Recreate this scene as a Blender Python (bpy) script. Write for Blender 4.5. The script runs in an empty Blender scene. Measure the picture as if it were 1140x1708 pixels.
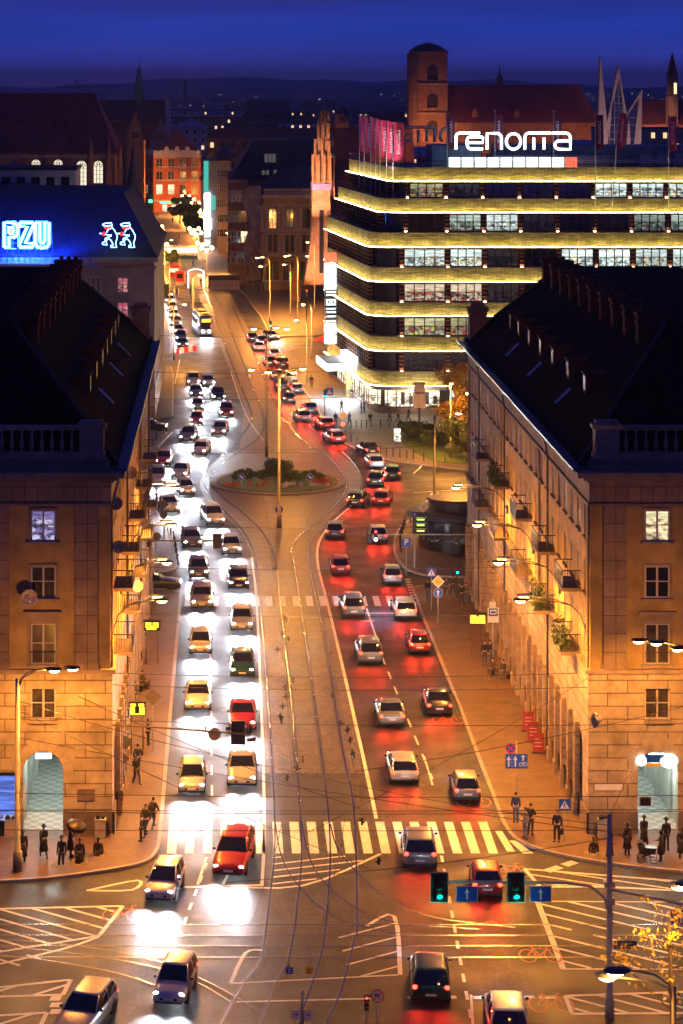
import bpy, bmesh, math, random
from mathutils import Vector, Matrix, Euler
import numpy as np
R = math.radians
rnd = random.Random(7)
sc = bpy.context.scene
COL = sc.collection

# ---------------------------------------------------------------- camera
F_PX, CX, CY, CAM_H = 3700.0, 377.0, 140.0, 43.0          # focal length in photo pixels, vanishing point, eye height
cam = bpy.data.cameras.new('camera')
cam.sensor_fit = 'HORIZONTAL'; cam.sensor_width = 36.0
cam.lens = 36.0 * F_PX / 1140.0
cam.shift_x = (570 - CX) / 1140.0
cam.shift_y = -(854 - CY) / 1140.0
cam.clip_start = 1.0; cam.clip_end = 60000
camo = bpy.data.objects.new('camera', cam); COL.objects.link(camo)
camo.location = (0, 0, CAM_H); camo.rotation_euler = (R(90), 0, 0)
sc.camera = camo

# ---------------------------------------------------------------- sky, exposure
SKY_STRENGTH = 1.45
w = bpy.data.worlds.new('World'); sc.world = w; w.use_nodes = True
nt = w.node_tree; nt.nodes.clear()
def wn(t, **k):
    n = nt.nodes.new(t)
    for a, b in k.items(): setattr(n, a, b)
    return n
tc = wn('ShaderNodeTexCoord'); sx = wn('ShaderNodeSeparateXYZ'); nt.links.new(tc.outputs['Generated'], sx.inputs[0])
rp = wn('ShaderNodeValToRGB'); nt.links.new(sx.outputs['Z'], rp.inputs[0])
el = rp.color_ramp.elements
el[0].position = 0.0; el[0].color = (0.070, 0.044, 0.280, 1)
el[1].position = 1.0; el[1].color = (0.006, 0.009, 0.060, 1)
for p, c in ((0.010, (0.020, 0.034, 0.27)), (0.024, (0.002, 0.026, 0.24)), (0.040, (0.002, 0.015, 0.14)), (0.09, (0.005, 0.010, 0.075))):
    e = el.new(p); e.color = (*c, 1)
# a Nishita twilight adds the faint glow the set sun leaves behind the town on the left
sky = wn('ShaderNodeTexSky'); sky.sky_type = 'NISHITA'; sky.sun_disc = False
sky.sun_elevation = R(-4.0); sky.sun_rotation = R(-6.0); sky.altitude = 120
tint = wn('ShaderNodeMix', data_type='RGBA', blend_type='MULTIPLY'); tint.inputs[0].default_value = 1.0
nt.links.new(sky.outputs[0], tint.inputs[6]); tint.inputs[7].default_value = (0.55, 0.22, 0.9, 1)
addn = wn('ShaderNodeMix', data_type='RGBA', blend_type='ADD'); addn.inputs[0].default_value = 0.06
nt.links.new(rp.outputs[0], addn.inputs[6]); nt.links.new(tint.outputs[2], addn.inputs[7])
cm = wn('ShaderNodeMapping'); cm.inputs['Scale'].default_value = (5, 5, 60); nt.links.new(tc.outputs['Generated'], cm.inputs[0])
cn_ = wn('ShaderNodeTexNoise'); cn_.inputs['Scale'].default_value = 1.6; cn_.inputs['Detail'].default_value = 6; nt.links.new(cm.outputs[0], cn_.inputs['Vector'])
cr = wn('ShaderNodeMapRange'); nt.links.new(cn_.outputs[0], cr.inputs[0]); cr.inputs[1].default_value = .3; cr.inputs[2].default_value = .7; cr.inputs[3].default_value = .86; cr.inputs[4].default_value = 1.14
cl = wn('ShaderNodeMix', data_type='RGBA', blend_type='MULTIPLY'); cl.inputs[0].default_value = 1; nt.links.new(addn.outputs[2], cl.inputs[6]); nt.links.new(cr.outputs[0], cl.inputs[7])
bgn = wn('ShaderNodeBackground'); bgn.inputs['Strength'].default_value = SKY_STRENGTH
nt.links.new(cl.outputs[2], bgn.inputs[0])
out = wn('ShaderNodeOutputWorld'); nt.links.new(bgn.outputs[0], out.inputs[0])

sc.view_settings.view_transform = 'Standard'; sc.view_settings.look = 'None'
sc.view_settings.exposure = 0.55; sc.view_settings.gamma = 1.0
sc.render.engine = 'CYCLES'
sc.cycles.use_denoising = True
sc.cycles.max_bounces = 4; sc.cycles.diffuse_bounces = 2; sc.cycles.glossy_bounces = 2
sc.cycles.transmission_bounces = 2; sc.cycles.transparent_max_bounces = 4; sc.cycles.volume_bounces = 0
sc.cycles.sample_clamp_indirect = 4.0; sc.cycles.sample_clamp_direct = 0
sc.cycles.use_light_tree = True; sc.cycles.caustics_reflective = False; sc.cycles.caustics_refractive = False

# ---------------------------------------------------------------- geometry helpers
def G(px, py):
    """ground point under a photo pixel"""
    Y = F_PX * CAM_H / (py - CY)
    return ((px - CX) * Y / F_PX, Y)
def WX(px, Y): return (px - CX) * Y / F_PX
def WZ(py, Y): return CAM_H - (py - CY) * Y / F_PX

class MB:
    def __init__(s, xf=None):
        s.v = []; s.f = []; s.m = []; s.sm = []; s.xf = xf
    def add(s, vs, fs, mi=0, smooth=False):
        o = len(s.v); s.v += [tuple(p) for p in vs]
        for f in fs:
            s.f.append(tuple(i + o for i in f)); s.m.append(mi); s.sm.append(smooth)
        return s
    def quad(s, a, b, c, d, mi=0): return s.add([a, b, c, d], [(0, 1, 2, 3)], mi)
    def poly(s, pts, mi=0): return s.add(pts, [tuple(range(len(pts)))], mi)
    def box(s, x0, x1, y0, y1, z0, z1, mi=0):
        if x0 > x1: x0, x1 = x1, x0
        if y0 > y1: y0, y1 = y1, y0
        return s.add([(x0,y0,z0),(x1,y0,z0),(x1,y1,z0),(x0,y1,z0),(x0,y0,z1),(x1,y0,z1),(x1,y1,z1),(x0,y1,z1)],
              [(3,2,1,0),(4,5,6,7),(0,1,5,4),(1,2,6,5),(2,3,7,6),(3,0,4,7)], mi)
    def prism(s, pts, z0, z1, mi=0, bottom=False):
        a = 0
        for i in range(len(pts)):
            x0,y0 = pts[i][:2]; x1,y1 = pts[(i+1)%len(pts)][:2]; a += x0*y1-x1*y0
        if a < 0: pts = pts[::-1]
        n = len(pts)
        vs = [(p[0],p[1],z0) for p in pts] + [(p[0],p[1],z1) for p in pts]
        fs = [tuple(range(n,2*n))] + [(i,(i+1)%n,n+(i+1)%n,n+i) for i in range(n)]
        if bottom: fs.append(tuple(range(n-1,-1,-1)))
        return s.add(vs, fs, mi)
    def tube(s, pts, r, n=8, mi=0, smooth=True, cap=True):
        pts = [Vector(p) for p in pts]; m = len(pts)
        rr = r if isinstance(r, (list, tuple)) else [r]*m
        vs = []; up = Vector((0,0,1)); last = None
        for i in range(m):
            d = (pts[min(i+1,m-1)] - pts[max(i-1,0)]).normalized()
            if last is None:
                a = d.cross(up)
                if a.length < 1e-3: a = d.cross(Vector((0,1,0)))
                a.normalize()
            else:
                a = last - d*last.dot(d)
                if a.length < 1e-4: a = d.orthogonal()
                a.normalize()
            last = a; b = d.cross(a)
            for k in range(n):
                t = 2*math.pi*k/n
                vs.append(pts[i] + (a*math.cos(t) + b*math.sin(t))*rr[i])
        fs = []
        for i in range(m-1):
            for k in range(n):
                fs.append((i*n+k, i*n+(k+1)%n, (i+1)*n+(k+1)%n, (i+1)*n+k))
        if cap: fs += [tuple(range(n-1,-1,-1)), tuple(range((m-1)*n, m*n))]
        return s.add(vs, fs, mi, smooth)
    def lathe(s, prof, c=(0,0,0), n=16, mi=0, smooth=True):
        vs = []
        for r,z in prof:
            for k in range(n):
                t = 2*math.pi*k/n; vs.append((c[0]+r*math.cos(t), c[1]+r*math.sin(t), c[2]+z))
        fs = []
        for i in range(len(prof)-1):
            for k in range(n):
                fs.append((i*n+k, i*n+(k+1)%n, (i+1)*n+(k+1)%n, (i+1)*n+k))
        fs += [tuple(range(n-1,-1,-1)), tuple(range((len(prof)-1)*n, len(prof)*n))]
        return s.add(vs, fs, mi, smooth)
    def loft(s, rings, mi=0, smooth=True, closed=True, cap=True):
        n = len(rings[0]); vs = [p for r in rings for p in r]; fs = []
        for i in range(len(rings)-1):
            for k in range(n if closed else n-1):
                fs.append((i*n+k, i*n+(k+1)%n, (i+1)*n+(k+1)%n, (i+1)*n+k))
        if cap: fs += [tuple(range(n-1,-1,-1)), tuple(range((len(rings)-1)*n, len(rings)*n))]
        return s.add(vs, fs, mi, smooth)
    def blob(s, c, r, n=10, m=7, mi=0, jit=0.0):
        rr = r if isinstance(r, (tuple, list)) else (r,r,r); vs = []
        for i in range(m+1):
            ph = math.pi*i/m
            for k in range(n):
                t = 2*math.pi*k/n; j = 1 + jit*(rnd.random()-.5)
                vs.append((c[0]+rr[0]*math.sin(ph)*math.cos(t)*j, c[1]+rr[1]*math.sin(ph)*math.sin(t)*j, c[2]+rr[2]*math.cos(ph)*j))
        fs = [(i*n+k, i*n+(k+1)%n, (i+1)*n+(k+1)%n, (i+1)*n+k) for i in range(m) for k in range(n)]
        return s.add(vs, fs, mi, True)
    def mesh(s, name, mats, off=(0,0,0)):
        me = bpy.data.meshes.new(name)
        v = s.v if s.xf is None else [s.xf(p) for p in s.v]
        fs = s.f if s.xf is None else [f[::-1] for f in s.f]
        v = [(p[0]-off[0], p[1]-off[1], p[2]-off[2]) for p in v]
        me.from_pydata(v, [], fs)
        if not isinstance(mats, (list, tuple)): mats = [mats]
        for m in mats: me.materials.append(m)
        if any(s.m): me.polygons.foreach_set('material_index', s.m)
        me.polygons.foreach_set('use_smooth', s.sm)
        boxuv(me, off)
        me.update()
        return me
    def build(s, name, mats, parent=None, loc=None):
        off = wloc(parent) if parent is not None else (loc or (0,0,0))
        me = s.mesh(name, mats, off)
        o = bpy.data.objects.new(name, me); COL.objects.link(o)
        if parent is not None: o.parent = parent
        else: o.location = off
        return o
def wloc(o):
    v = Vector((0,0,0))
    while o is not None: v += o.location; o = o.parent
    return tuple(v)
def boxuv(me, off=(0,0,0)):
    n = len(me.loops)
    if n == 0: return
    uv = me.uv_layers.new(name='UVMap')
    co = np.empty(len(me.vertices)*3); me.vertices.foreach_get('co', co); co = co.reshape(-1,3) + np.array(off)
    li = np.empty(n, dtype=np.int32); me.loops.foreach_get('vertex_index', li)
    nf = len(me.polygons); nr = np.empty(nf*3); me.polygons.foreach_get('normal', nr); nr = np.abs(nr.reshape(-1,3))
    lt = np.empty(nf, dtype=np.int32); me.polygons.foreach_get('loop_total', lt)
    fn = np.repeat(nr, lt, axis=0); p = co[li]
    ax = fn.argmax(axis=1)
    u = np.where(ax==0, p[:,1], p[:,0]); v = np.where(ax==2, p[:,1], p[:,2])
    uv.data.foreach_set('uv', np.stack([u,v],1).ravel())

def thing(name, label, cat, loc=(0,0,0), rotz=0, group=None):
    o = bpy.data.objects.new(name, None); COL.objects.link(o); o.empty_display_size = .3
    o.location = loc; o.rotation_euler = (0,0,rotz); tag(o, label, cat, group); return o
def tag(o, label, cat, group=None):
    o['label'] = label; o['category'] = cat
    if group: o['group'] = group
    return o
def struct(name, mb, mats, kind='structure'):
    o = mb.build(name, mats); o['kind'] = kind; return o
def dup(root, loc, rotz, label, mats=None, skip_lights=False):
    """copy of a thing with copies of its parts and sub-parts; mats = {part name: material}"""
    r = root.copy(); COL.objects.link(r); r.location = loc; r.rotation_euler = (0,0,rotz); r['label'] = label
    def rec(src, dst):
        for ch in src.children:
            c = ch.copy(); COL.objects.link(c); c.parent = dst
            b = ch.name.split('.')[0]
            if mats and b in mats and c.type == 'MESH':
                c.material_slots[0].link = 'OBJECT'; c.material_slots[0].material = mats[b]
            rec(ch, c)
    rec(root, r)
    return r
def place(mesh, name, parent, loc, rotz=0, mat=None):
    o = bpy.data.objects.new(name, mesh); COL.objects.link(o); o.parent = parent; o.location = loc; o.rotation_euler = (0,0,rotz)
    if mat is not None:
        o.material_slots[0].link = 'OBJECT'; o.material_slots[0].material = mat
    return o
def lamp_light(name, kind, loc, energy, color, parent=None, size=0.15, spot=None, blend=.5, rot=(0,0,0)):
    l = bpy.data.lights.new(name, kind); l.energy = energy; l.color = color
    if kind in ('POINT','SPOT'): l.shadow_soft_size = size
    if kind == 'SPOT': l.spot_size = R(spot); l.spot_blend = blend
    o = bpy.data.objects.new(name, l); COL.objects.link(o); o.location = loc; o.rotation_euler = rot
    if parent is not None: o.parent = parent
    return o
def text_mesh(body, size, mat, extrude=0.01, bold=0.0, spacing=1.0):
    cu = bpy.data.curves.new('lettering', 'FONT'); cu.body = body; cu.size = size; cu.extrude = extrude
    cu.align_x = 'CENTER'; cu.align_y = 'CENTER'; cu.offset = bold; cu.space_character = spacing
    o = bpy.data.objects.new('lettering', cu); COL.objects.link(o)
    dg = bpy.context.evaluated_depsgraph_get()
    me = bpy.data.meshes.new_from_object(o.evaluated_get(dg)); me.materials.clear(); me.materials.append(mat)
    bpy.data.objects.remove(o); return me
def put_text(body, size, mat, parent, loc, rot=(R(90),0,0), name='lettering', bold=0.0, extrude=.01):
    o = bpy.data.objects.new(name, text_mesh(body, size, mat, extrude, bold)); COL.objects.link(o)
    o.parent = parent; o.location = loc; o.rotation_euler = rot; return o

def wall_grid(mb, O, U, N, W, H, holes, depth=.25, mi=0, mr=None):
    """upright wall W x H from O along unit U, outward normal N, with holes (u0,u1,v0,v1[,arch])"""
    O = Vector(O); U = Vector(U); N = Vector(N); V = Vector((0,0,1)); mr = mi if mr is None else mr
    hs = []
    for h in holes:
        u0,u1,v0,v1 = h[:4]; arch = len(h) > 4 and h[4]
        hs.append((u0,u1,v0,v1,arch))
    us = sorted({0,W} | {round(x,4) for h in hs for x in h[:2] if 0 < x < W}); vs = sorted({0,H} | {round(x,4) for h in hs for x in h[2:4] if 0 < x < H})
    P = lambda u,v,d=0: O + U*u + V*v - N*d
    for i in range(len(us)-1):
        j = 0
        while j < len(vs)-1:
            uc = (us[i]+us[i+1])/2
            free = lambda k: not any(h[0]<uc<h[1] and h[2]<(vs[k]+vs[k+1])/2<h[3] for h in hs)
            if not free(j): j += 1; continue
            k = j
            while k+1 < len(vs)-1 and free(k+1): k += 1
            mb.quad(P(us[i],vs[j]), P(us[i+1],vs[j]), P(us[i+1],vs[k+1]), P(us[i],vs[k+1]), mi); j = k+1
    for u0,u1,v0,v1,arch in hs:
        if arch:
            r = (u1-u0)/2; c = (u0+u1)/2; sp = v1-r; n = 10
            arc = [(c-r*math.cos(math.pi*k/n), sp+r*math.sin(math.pi*k/n)) for k in range(n+1)]
            for k in range(n):
                a,b = arc[k],arc[k+1]
                mb.quad(P(a[0],a[1]),P(b[0],b[1]),P(b[0],v1),P(a[0],v1),mi)
                mb.quad(P(a[0],a[1]),P(a[0],a[1],depth),P(b[0],b[1],depth),P(b[0],b[1]),mr)
            top = sp
        else:
            top = v1; mb.quad(P(u0,v1),P(u1,v1),P(u1,v1,depth),P(u0,v1,depth),mr)
        mb.quad(P(u0,v0),P(u0,top),P(u0,top,depth),P(u0,v0,depth),mr)
        mb.quad(P(u1,v0),P(u1,v0,depth),P(u1,top,depth),P(u1,top),mr)
        mb.quad(P(u0,v0),P(u0,v0,depth),P(u1,v0,depth),P(u1,v0),mr)
    return mb
def smooth_path(pts, n=6):
    """Catmull-Rom through 2-D points"""
    p = [Vector((*q,0)) if len(q)==2 else Vector(q) for q in pts]; res = []
    for i in range(len(p)-1):
        p0,p1,p2,p3 = p[max(i-1,0)],p[i],p[i+1],p[min(i+2,len(p)-1)]
        for k in range(n):
            t = k/n
            res.append(.5*((2*p1)+(p2-p0)*t+(2*p0-5*p1+4*p2-p3)*t*t+(3*p1-p0-3*p2+p3)*t**3))
    res.append(p[-1]); return res
def ribbon(mb, pts, width, z, mi=0):
    pts = [Vector((q[0],q[1],0)) for q in pts]; L = []; Rr = []
    for i,p in enumerate(pts):
        d = (pts[min(i+1,len(pts)-1)]-pts[max(i-1,0)]).normalized(); nn = Vector((-d.y,d.x,0))*width/2
        L.append((p+nn).xy); Rr.append((p-nn).xy)
    for i in range(len(pts)-1):
        mb.quad((*Rr[i],z),(*Rr[i+1],z),(*L[i+1],z),(*L[i],z),mi)
    return mb

# ---------------------------------------------------------------- materials
def mat(name, col, rough=.6, metal=0.0, var=.25, scale=3.0, bump=.0, bscale=None, emit=None, estr=0, coat=0.0, spec=None, detail=5.0, stain=None):
    m = bpy.data.materials.new(name); m.use_nodes = True; t = m.node_tree; b = t.nodes['Principled BSDF']
    b.inputs['Roughness'].default_value = rough; b.inputs['Metallic'].default_value = metal
    b.inputs['Base Color'].default_value = (*col,1)
    if coat: b.inputs['Coat Weight'].default_value = coat; b.inputs['Coat Roughness'].default_value = .06
    if spec is not None: b.inputs['Specular IOR Level'].default_value = spec
    if emit is not None:
        b.inputs['Emission Color'].default_value = (*emit,1); b.inputs['Emission Strength'].default_value = estr
        return m
    if var or bump:
        g = t.nodes.new('ShaderNodeNewGeometry')
        n = t.nodes.new('ShaderNodeTexNoise'); n.inputs['Scale'].default_value = scale; n.inputs['Detail'].default_value = detail
        t.links.new(g.outputs['Position'], n.inputs['Vector'])
        n2 = t.nodes.new('ShaderNodeTexNoise'); n2.inputs['Scale'].default_value = scale*.13; n2.inputs['Detail'].default_value = 3
        t.links.new(g.outputs['Position'], n2.inputs['Vector'])
        ad = t.nodes.new('ShaderNodeMath'); ad.operation = 'ADD'; t.links.new(n.outputs[0], ad.inputs[0]); t.links.new(n2.outputs[0], ad.inputs[1])
        r = t.nodes.new('ShaderNodeMapRange'); t.links.new(ad.outputs[0], r.inputs[0])
        r.inputs[1].default_value = .7; r.inputs[2].default_value = 1.3; r.inputs[3].default_value = 1-var; r.inputs[4].default_value = 1+var
        mx = t.nodes.new('ShaderNodeMix'); mx.data_type = 'RGBA'; mx.blend_type = 'MULTIPLY'; mx.inputs[0].default_value = 1
        mx.inputs[6].default_value = (*col,1); t.links.new(r.outputs[0], mx.inputs[7])
        last = mx.outputs[2]
        t.links.new(last, b.inputs['Base Color'])
        if bump:
            bp = t.nodes.new('ShaderNodeBump'); bp.inputs['Strength'].default_value = bump; bp.inputs['Distance'].default_value = .05
            if bscale:
                nb = t.nodes.new('ShaderNodeTexNoise'); nb.inputs['Scale'].default_value = bscale; nb.inputs['Detail'].default_value = 4
                t.links.new(g.outputs['Position'], nb.inputs['Vector']); t.links.new(nb.outputs[0], bp.inputs['Height'])
            else: t.links.new(n.outputs[0], bp.inputs['Height'])
            t.links.new(bp.outputs[0], b.inputs['Normal'])
    return m
def brickmat(name, c1, c2, mortar, bw, bh, ms=.02, rough=.75, offset=.5, bump=.6, var=.25, spec=.3, msmooth=.1):
    m = bpy.data.materials.new(name); m.use_nodes = True; t = m.node_tree; b = t.nodes['Principled BSDF']
    b.inputs['Roughness'].default_value = rough; b.inputs['Specular IOR Level'].default_value = spec
    uv = t.nodes.new('ShaderNodeUVMap'); uv.uv_map = 'UVMap'
    br = t.nodes.new('ShaderNodeTexBrick'); br.offset = offset
    br.inputs['Color1'].default_value = (*c1,1); br.inputs['Color2'].default_value = (*c2,1); br.inputs['Mortar'].default_value = (*mortar,1)
    br.inputs['Scale'].default_value = 1; br.inputs['Brick Width'].default_value = bw; br.inputs['Row Height'].default_value = bh
    br.inputs['Mortar Size'].default_value = ms; br.inputs['Mortar Smooth'].default_value = msmooth
    t.links.new(uv.outputs[0], br.inputs['Vector'])
    g = t.nodes.new('ShaderNodeNewGeometry')
    n = t.nodes.new('ShaderNodeTexNoise'); n.inputs['Scale'].default_value = .6; n.inputs['Detail'].default_value = 8; n.inputs['Roughness'].default_value = .7
    t.links.new(g.outputs['Position'], n.inputs['Vector'])
    r = t.nodes.new('ShaderNodeMapRange'); t.links.new(n.outputs[0], r.inputs[0])
    r.inputs[1].default_value = .3; r.inputs[2].default_value = .7; r.inputs[3].default_value = 1-var; r.inputs[4].default_value = 1+var
    mx = t.nodes.new('ShaderNodeMix'); mx.data_type = 'RGBA'; mx.blend_type = 'MULTIPLY'; mx.inputs[0].default_value = 1
    t.links.new(br.outputs['Color'], mx.inputs[6]); t.links.new(r.outputs[0], mx.inputs[7]); t.links.new(mx.outputs[2], b.inputs['Base Color'])
    if bump:
        bp = t.nodes.new('ShaderNodeBump'); bp.inputs['Strength'].default_value = bump; bp.inputs['Distance'].default_value = .04; bp.invert = True
        t.links.new(br.outputs['Fac'], bp.inputs['Height']); t.links.new(bp.outputs[0], b.inputs['Normal'])
    return m
def emat(name, col, s): return mat(name, (0.02,0.02,0.02), .5, emit=col, estr=s)
def roommat(name, cols, s, bw=.55, bh=.8, seed=0.0, split=1.35):
    """a lit room behind glass: pale ceiling with lamps above, a clutter of shelves and goods below"""
    m = bpy.data.materials.new(name); m.use_nodes = True; t = m.node_tree; b = t.nodes['Principled BSDF']
    N = lambda k, **kw: [t.nodes.new('ShaderNode'+k), [setattr(t.nodes[-1], a_, v_) for a_, v_ in kw.items()]][0]
    b.inputs['Roughness'].default_value = .12; b.inputs['Base Color'].default_value = (.02,.02,.02,1)
    uv = N('UVMap'); uv.uv_map = 'UVMap'; oi = N('ObjectInfo'); sp = N('SeparateXYZ'); t.links.new(uv.outputs[0], sp.inputs[0])
    mp = N('Mapping'); t.links.new(uv.outputs[0], mp.inputs[0]); ml = N('Math', operation='MULTIPLY'); t.links.new(oi.outputs['Random'], ml.inputs[0]); ml.inputs[1].default_value = 37.0+seed
    cb = N('CombineXYZ'); t.links.new(ml.outputs[0], cb.inputs[0]); t.links.new(ml.outputs[0], cb.inputs[2]); t.links.new(cb.outputs[0], mp.inputs['Location']); mp.inputs['Scale'].default_value = (1.0, 1.6, 1.0)
    vo = N('TexVoronoi', distance='CHEBYCHEV'); vo.inputs['Scale'].default_value = 1.25/bw; t.links.new(mp.outputs[0], vo.inputs['Vector'])
    sc_ = N('SeparateColor'); t.links.new(vo.outputs['Color'], sc_.inputs[0])
    rp = N('ValToRGB'); rp.color_ramp.interpolation = 'CONSTANT'; t.links.new(sc_.outputs[0], rp.inputs[0])
    e = rp.color_ramp.elements; e[0].position = 0; e[0].color = (*cols[0],1); e[1].position = 1/len(cols); e[1].color = (*cols[1],1)
    for k in range(2, len(cols)):
        q = e.new(k/len(cols)); q.color = (*cols[k],1)
    n = N('TexNoise'); n.inputs['Scale'].default_value = 2.6; n.inputs['Detail'].default_value = 7; t.links.new(mp.outputs[0], n.inputs['Vector'])
    r = N('MapRange'); t.links.new(n.outputs[0], r.inputs[0]); r.inputs[1].default_value = .35; r.inputs[2].default_value = .65; r.inputs[3].default_value = .08; r.inputs[4].default_value = 1.1
    cl = N('Mix', data_type='RGBA', blend_type='MULTIPLY'); cl.inputs[0].default_value = 1; t.links.new(rp.outputs[0], cl.inputs[6]); t.links.new(r.outputs[0], cl.inputs[7])
    mp2 = N('Mapping'); t.links.new(mp.outputs[0], mp2.inputs[0]); mp2.inputs['Scale'].default_value = (.35, 3.2, 1)
    n2 = N('TexNoise'); n2.inputs['Scale'].default_value = 1.5; n2.inputs['Detail'].default_value = 2; t.links.new(mp2.outputs[0], n2.inputs['Vector'])
    r2 = N('MapRange'); t.links.new(n2.outputs[0], r2.inputs[0]); r2.inputs[1].default_value = .38; r2.inputs[2].default_value = .7; r2.inputs[3].default_value = .5; r2.inputs[4].default_value = 1.5
    ce = N('Mix', data_type='RGBA', blend_type='MULTIPLY'); ce.inputs[0].default_value = 1; ce.inputs[6].default_value = (*cols[0],1); t.links.new(r2.outputs[0], ce.inputs[7])
    st = N('MapRange'); t.links.new(sp.outputs['Y'], st.inputs[0]); st.inputs[1].default_value = split-.12; st.inputs[2].default_value = split+.12
    mx = N('Mix', data_type='RGBA'); t.links.new(st.outputs[0], mx.inputs[0]); t.links.new(cl.outputs[2], mx.inputs[6]); t.links.new(ce.outputs[2], mx.inputs[7])
    rv = N('MapRange'); t.links.new(oi.outputs['Random'], rv.inputs[0]); rv.inputs[3].default_value = .55; rv.inputs[4].default_value = 1.15
    fm = N('Mix', data_type='RGBA', blend_type='MULTIPLY'); fm.inputs[0].default_value = 1; t.links.new(mx.outputs[2], fm.inputs[6]); t.links.new(rv.outputs[0], fm.inputs[7])
    t.links.new(fm.outputs[2], b.inputs['Emission Color']); b.inputs['Emission Strength'].default_value = s
    return m

SODIUM = (1.0, 0.37, 0.048)
M = {}
def asphalt():
    m = bpy.data.materials.new('asphalt'); m.use_nodes = True; t = m.node_tree; b = t.nodes['Principled BSDF']
    N = lambda k, **kw: [t.nodes.new('ShaderNode'+k), [setattr(t.nodes[-1], a_, v_) for a_, v_ in kw.items()]][0]
    g = N('NewGeometry'); L = t.links.new
    def noise(scale, detail=5, stretch=None):
        n = N('TexNoise'); n.inputs['Scale'].default_value = scale; n.inputs['Detail'].default_value = detail
        if stretch:
            mp = N('Mapping'); mp.inputs['Scale'].default_value = stretch; L(g.outputs['Position'], mp.inputs[0]); L(mp.outputs[0], n.inputs['Vector'])
        else: L(g.outputs['Position'], n.inputs['Vector'])
        return n.outputs[0]
    def rng(v, a_, b_, c, d):
        r = N('MapRange'); L(v, r.inputs[0]); r.inputs[1].default_value = a_; r.inputs[2].default_value = b_; r.inputs[3].default_value = c; r.inputs[4].default_value = d; return r.outputs[0]
    def mul(x, y):
        q = N('Math', operation='MULTIPLY'); L(x, q.inputs[0]); L(y, q.inputs[1]); return q.outputs[0]
    big = rng(noise(.12, 4), .35, .65, .65, 1.3); fine = rng(noise(4.5, 7), .32, .68, .5, 1.5); track = rng(noise(1, 3, (1.1,.05,1)), .35, .65, .72, 1.2)
    vp = N('TexVoronoi', distance='CHEBYCHEV'); vp.inputs['Scale'].default_value = .12; L(g.outputs['Position'], vp.inputs['Vector']); sc_ = N('SeparateColor'); L(vp.outputs['Color'], sc_.inputs[0]); patch = rng(sc_.outputs[0], 0, 1, .72, 1.22)
    v = mul(mul(mul(big, fine), track), patch)
    mx = N('Mix', data_type='RGBA', blend_type='MULTIPLY'); mx.inputs[0].default_value = 1; mx.inputs[6].default_value = (.031,.031,.041,1); L(v, mx.inputs[7]); L(mx.outputs[2], b.inputs['Base Color'])
    L(rng(noise(.35, 5), .35, .65, .46, .68), b.inputs['Roughness']); b.inputs['Specular IOR Level'].default_value = .32
    bp = N('Bump'); bp.inputs['Strength'].default_value = .12; bp.inputs['Distance'].default_value = .03; L(noise(9, 3), bp.inputs['Height']); L(bp.outputs[0], b.inputs['Normal'])
    return m
M['asphalt'] = asphalt()
M['ground'] = mat('ground', (.03,.03,.035), .9, var=.3, scale=.05)
M['cobble'] = brickmat('cobble', (.20,.155,.085), (.085,.068,.042), (.018,.016,.015), .34, .26, .045, .42, bump=1.0, var=.5, spec=.5)
M['paving'] = brickmat('paving', (.16,.135,.12), (.12,.105,.095), (.06,.052,.046), .5, .5, .02, .55, bump=.3, var=.3, offset=0)
M['paving_red'] = brickmat('paving_red', (.17,.10,.075), (.13,.08,.062), (.06,.045,.038), .32, .16, .015, .55, bump=.3, var=.3)
M['granite'] = mat('granite', (.30,.27,.25), .6, var=.25, scale=6, bump=.2)
M['paint'] = mat('paint', (.66,.64,.60), .55, var=.22, scale=4, detail=8)
M['paint_red'] = mat('paint_red', (.34,.10,.07), .6, var=.3, scale=5)
M['rail'] = mat('rail', (.42,.42,.45), .22, metal=1, var=.1)
M['render_ochre'] = mat('render_ochre', (.40,.27,.10), .85, var=.4, scale=.9, bump=.25, bscale=20, detail=9)
M['stone_block'] = brickmat('stone_block', (.45,.36,.24), (.37,.29,.19), (.14,.105,.068), 2.3, .74, .03, .8, bump=.8, var=.5)
M['stone_panel'] = brickmat('stone_panel', (.30,.21,.14), (.24,.165,.115), (.09,.065,.05), .72, 1.05, .02, .8, offset=0, bump=.6, var=.4)
M['stone'] = mat('stone', (.30,.22,.16), .8, var=.35, scale=1.5, bump=.3, bscale=12, detail=8)
M['stone_dark'] = mat('stone_dark', (.19,.14,.11), .8, var=.4, scale=1.3, bump=.3, bscale=12, detail=8)
M['roof_tile'] = brickmat('roof_tile', (.016,.011,.011), (.012,.009,.009), (.004,.004,.004), .3, .38, .02, .9, bump=1.0, var=.35, spec=.04)
M['roof_red'] = brickmat('roof_red', (.32,.08,.055), (.24,.062,.045), (.08,.03,.025), .35, .45, .02, .7, bump=.8, var=.35)
M['roof_dark'] = brickmat('roof_dark', (.06,.045,.05), (.045,.035,.04), (.02,.016,.02), .5, .5, .02, .6, bump=.5, var=.3)
M['brick_red'] = brickmat('brick_red', (.26,.095,.055), (.20,.07,.045), (.20,.15,.12), .27, .085, .012, .85, bump=.3, var=.3)
M['brick_shaded'] = brickmat('brick_shaded', (.09,.036,.026), (.07,.028,.022), (.06,.045,.04), .27, .085, .012, .9, bump=.3, var=.4, spec=.1)  # brick_red darkened for chimneys and dormers: shade put into the colour
M['brick_old'] = brickmat('brick_old', (.30,.15,.09), (.22,.11,.07), (.20,.15,.12), .5, .16, .015, .85, bump=.3, var=.4)
M['brick_pale'] = brickmat('brick_pale', (.40,.33,.17), (.17,.14,.07), (.06,.05,.03), 1.1, .17, .03, .8, bump=1.0, var=.45)
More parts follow.
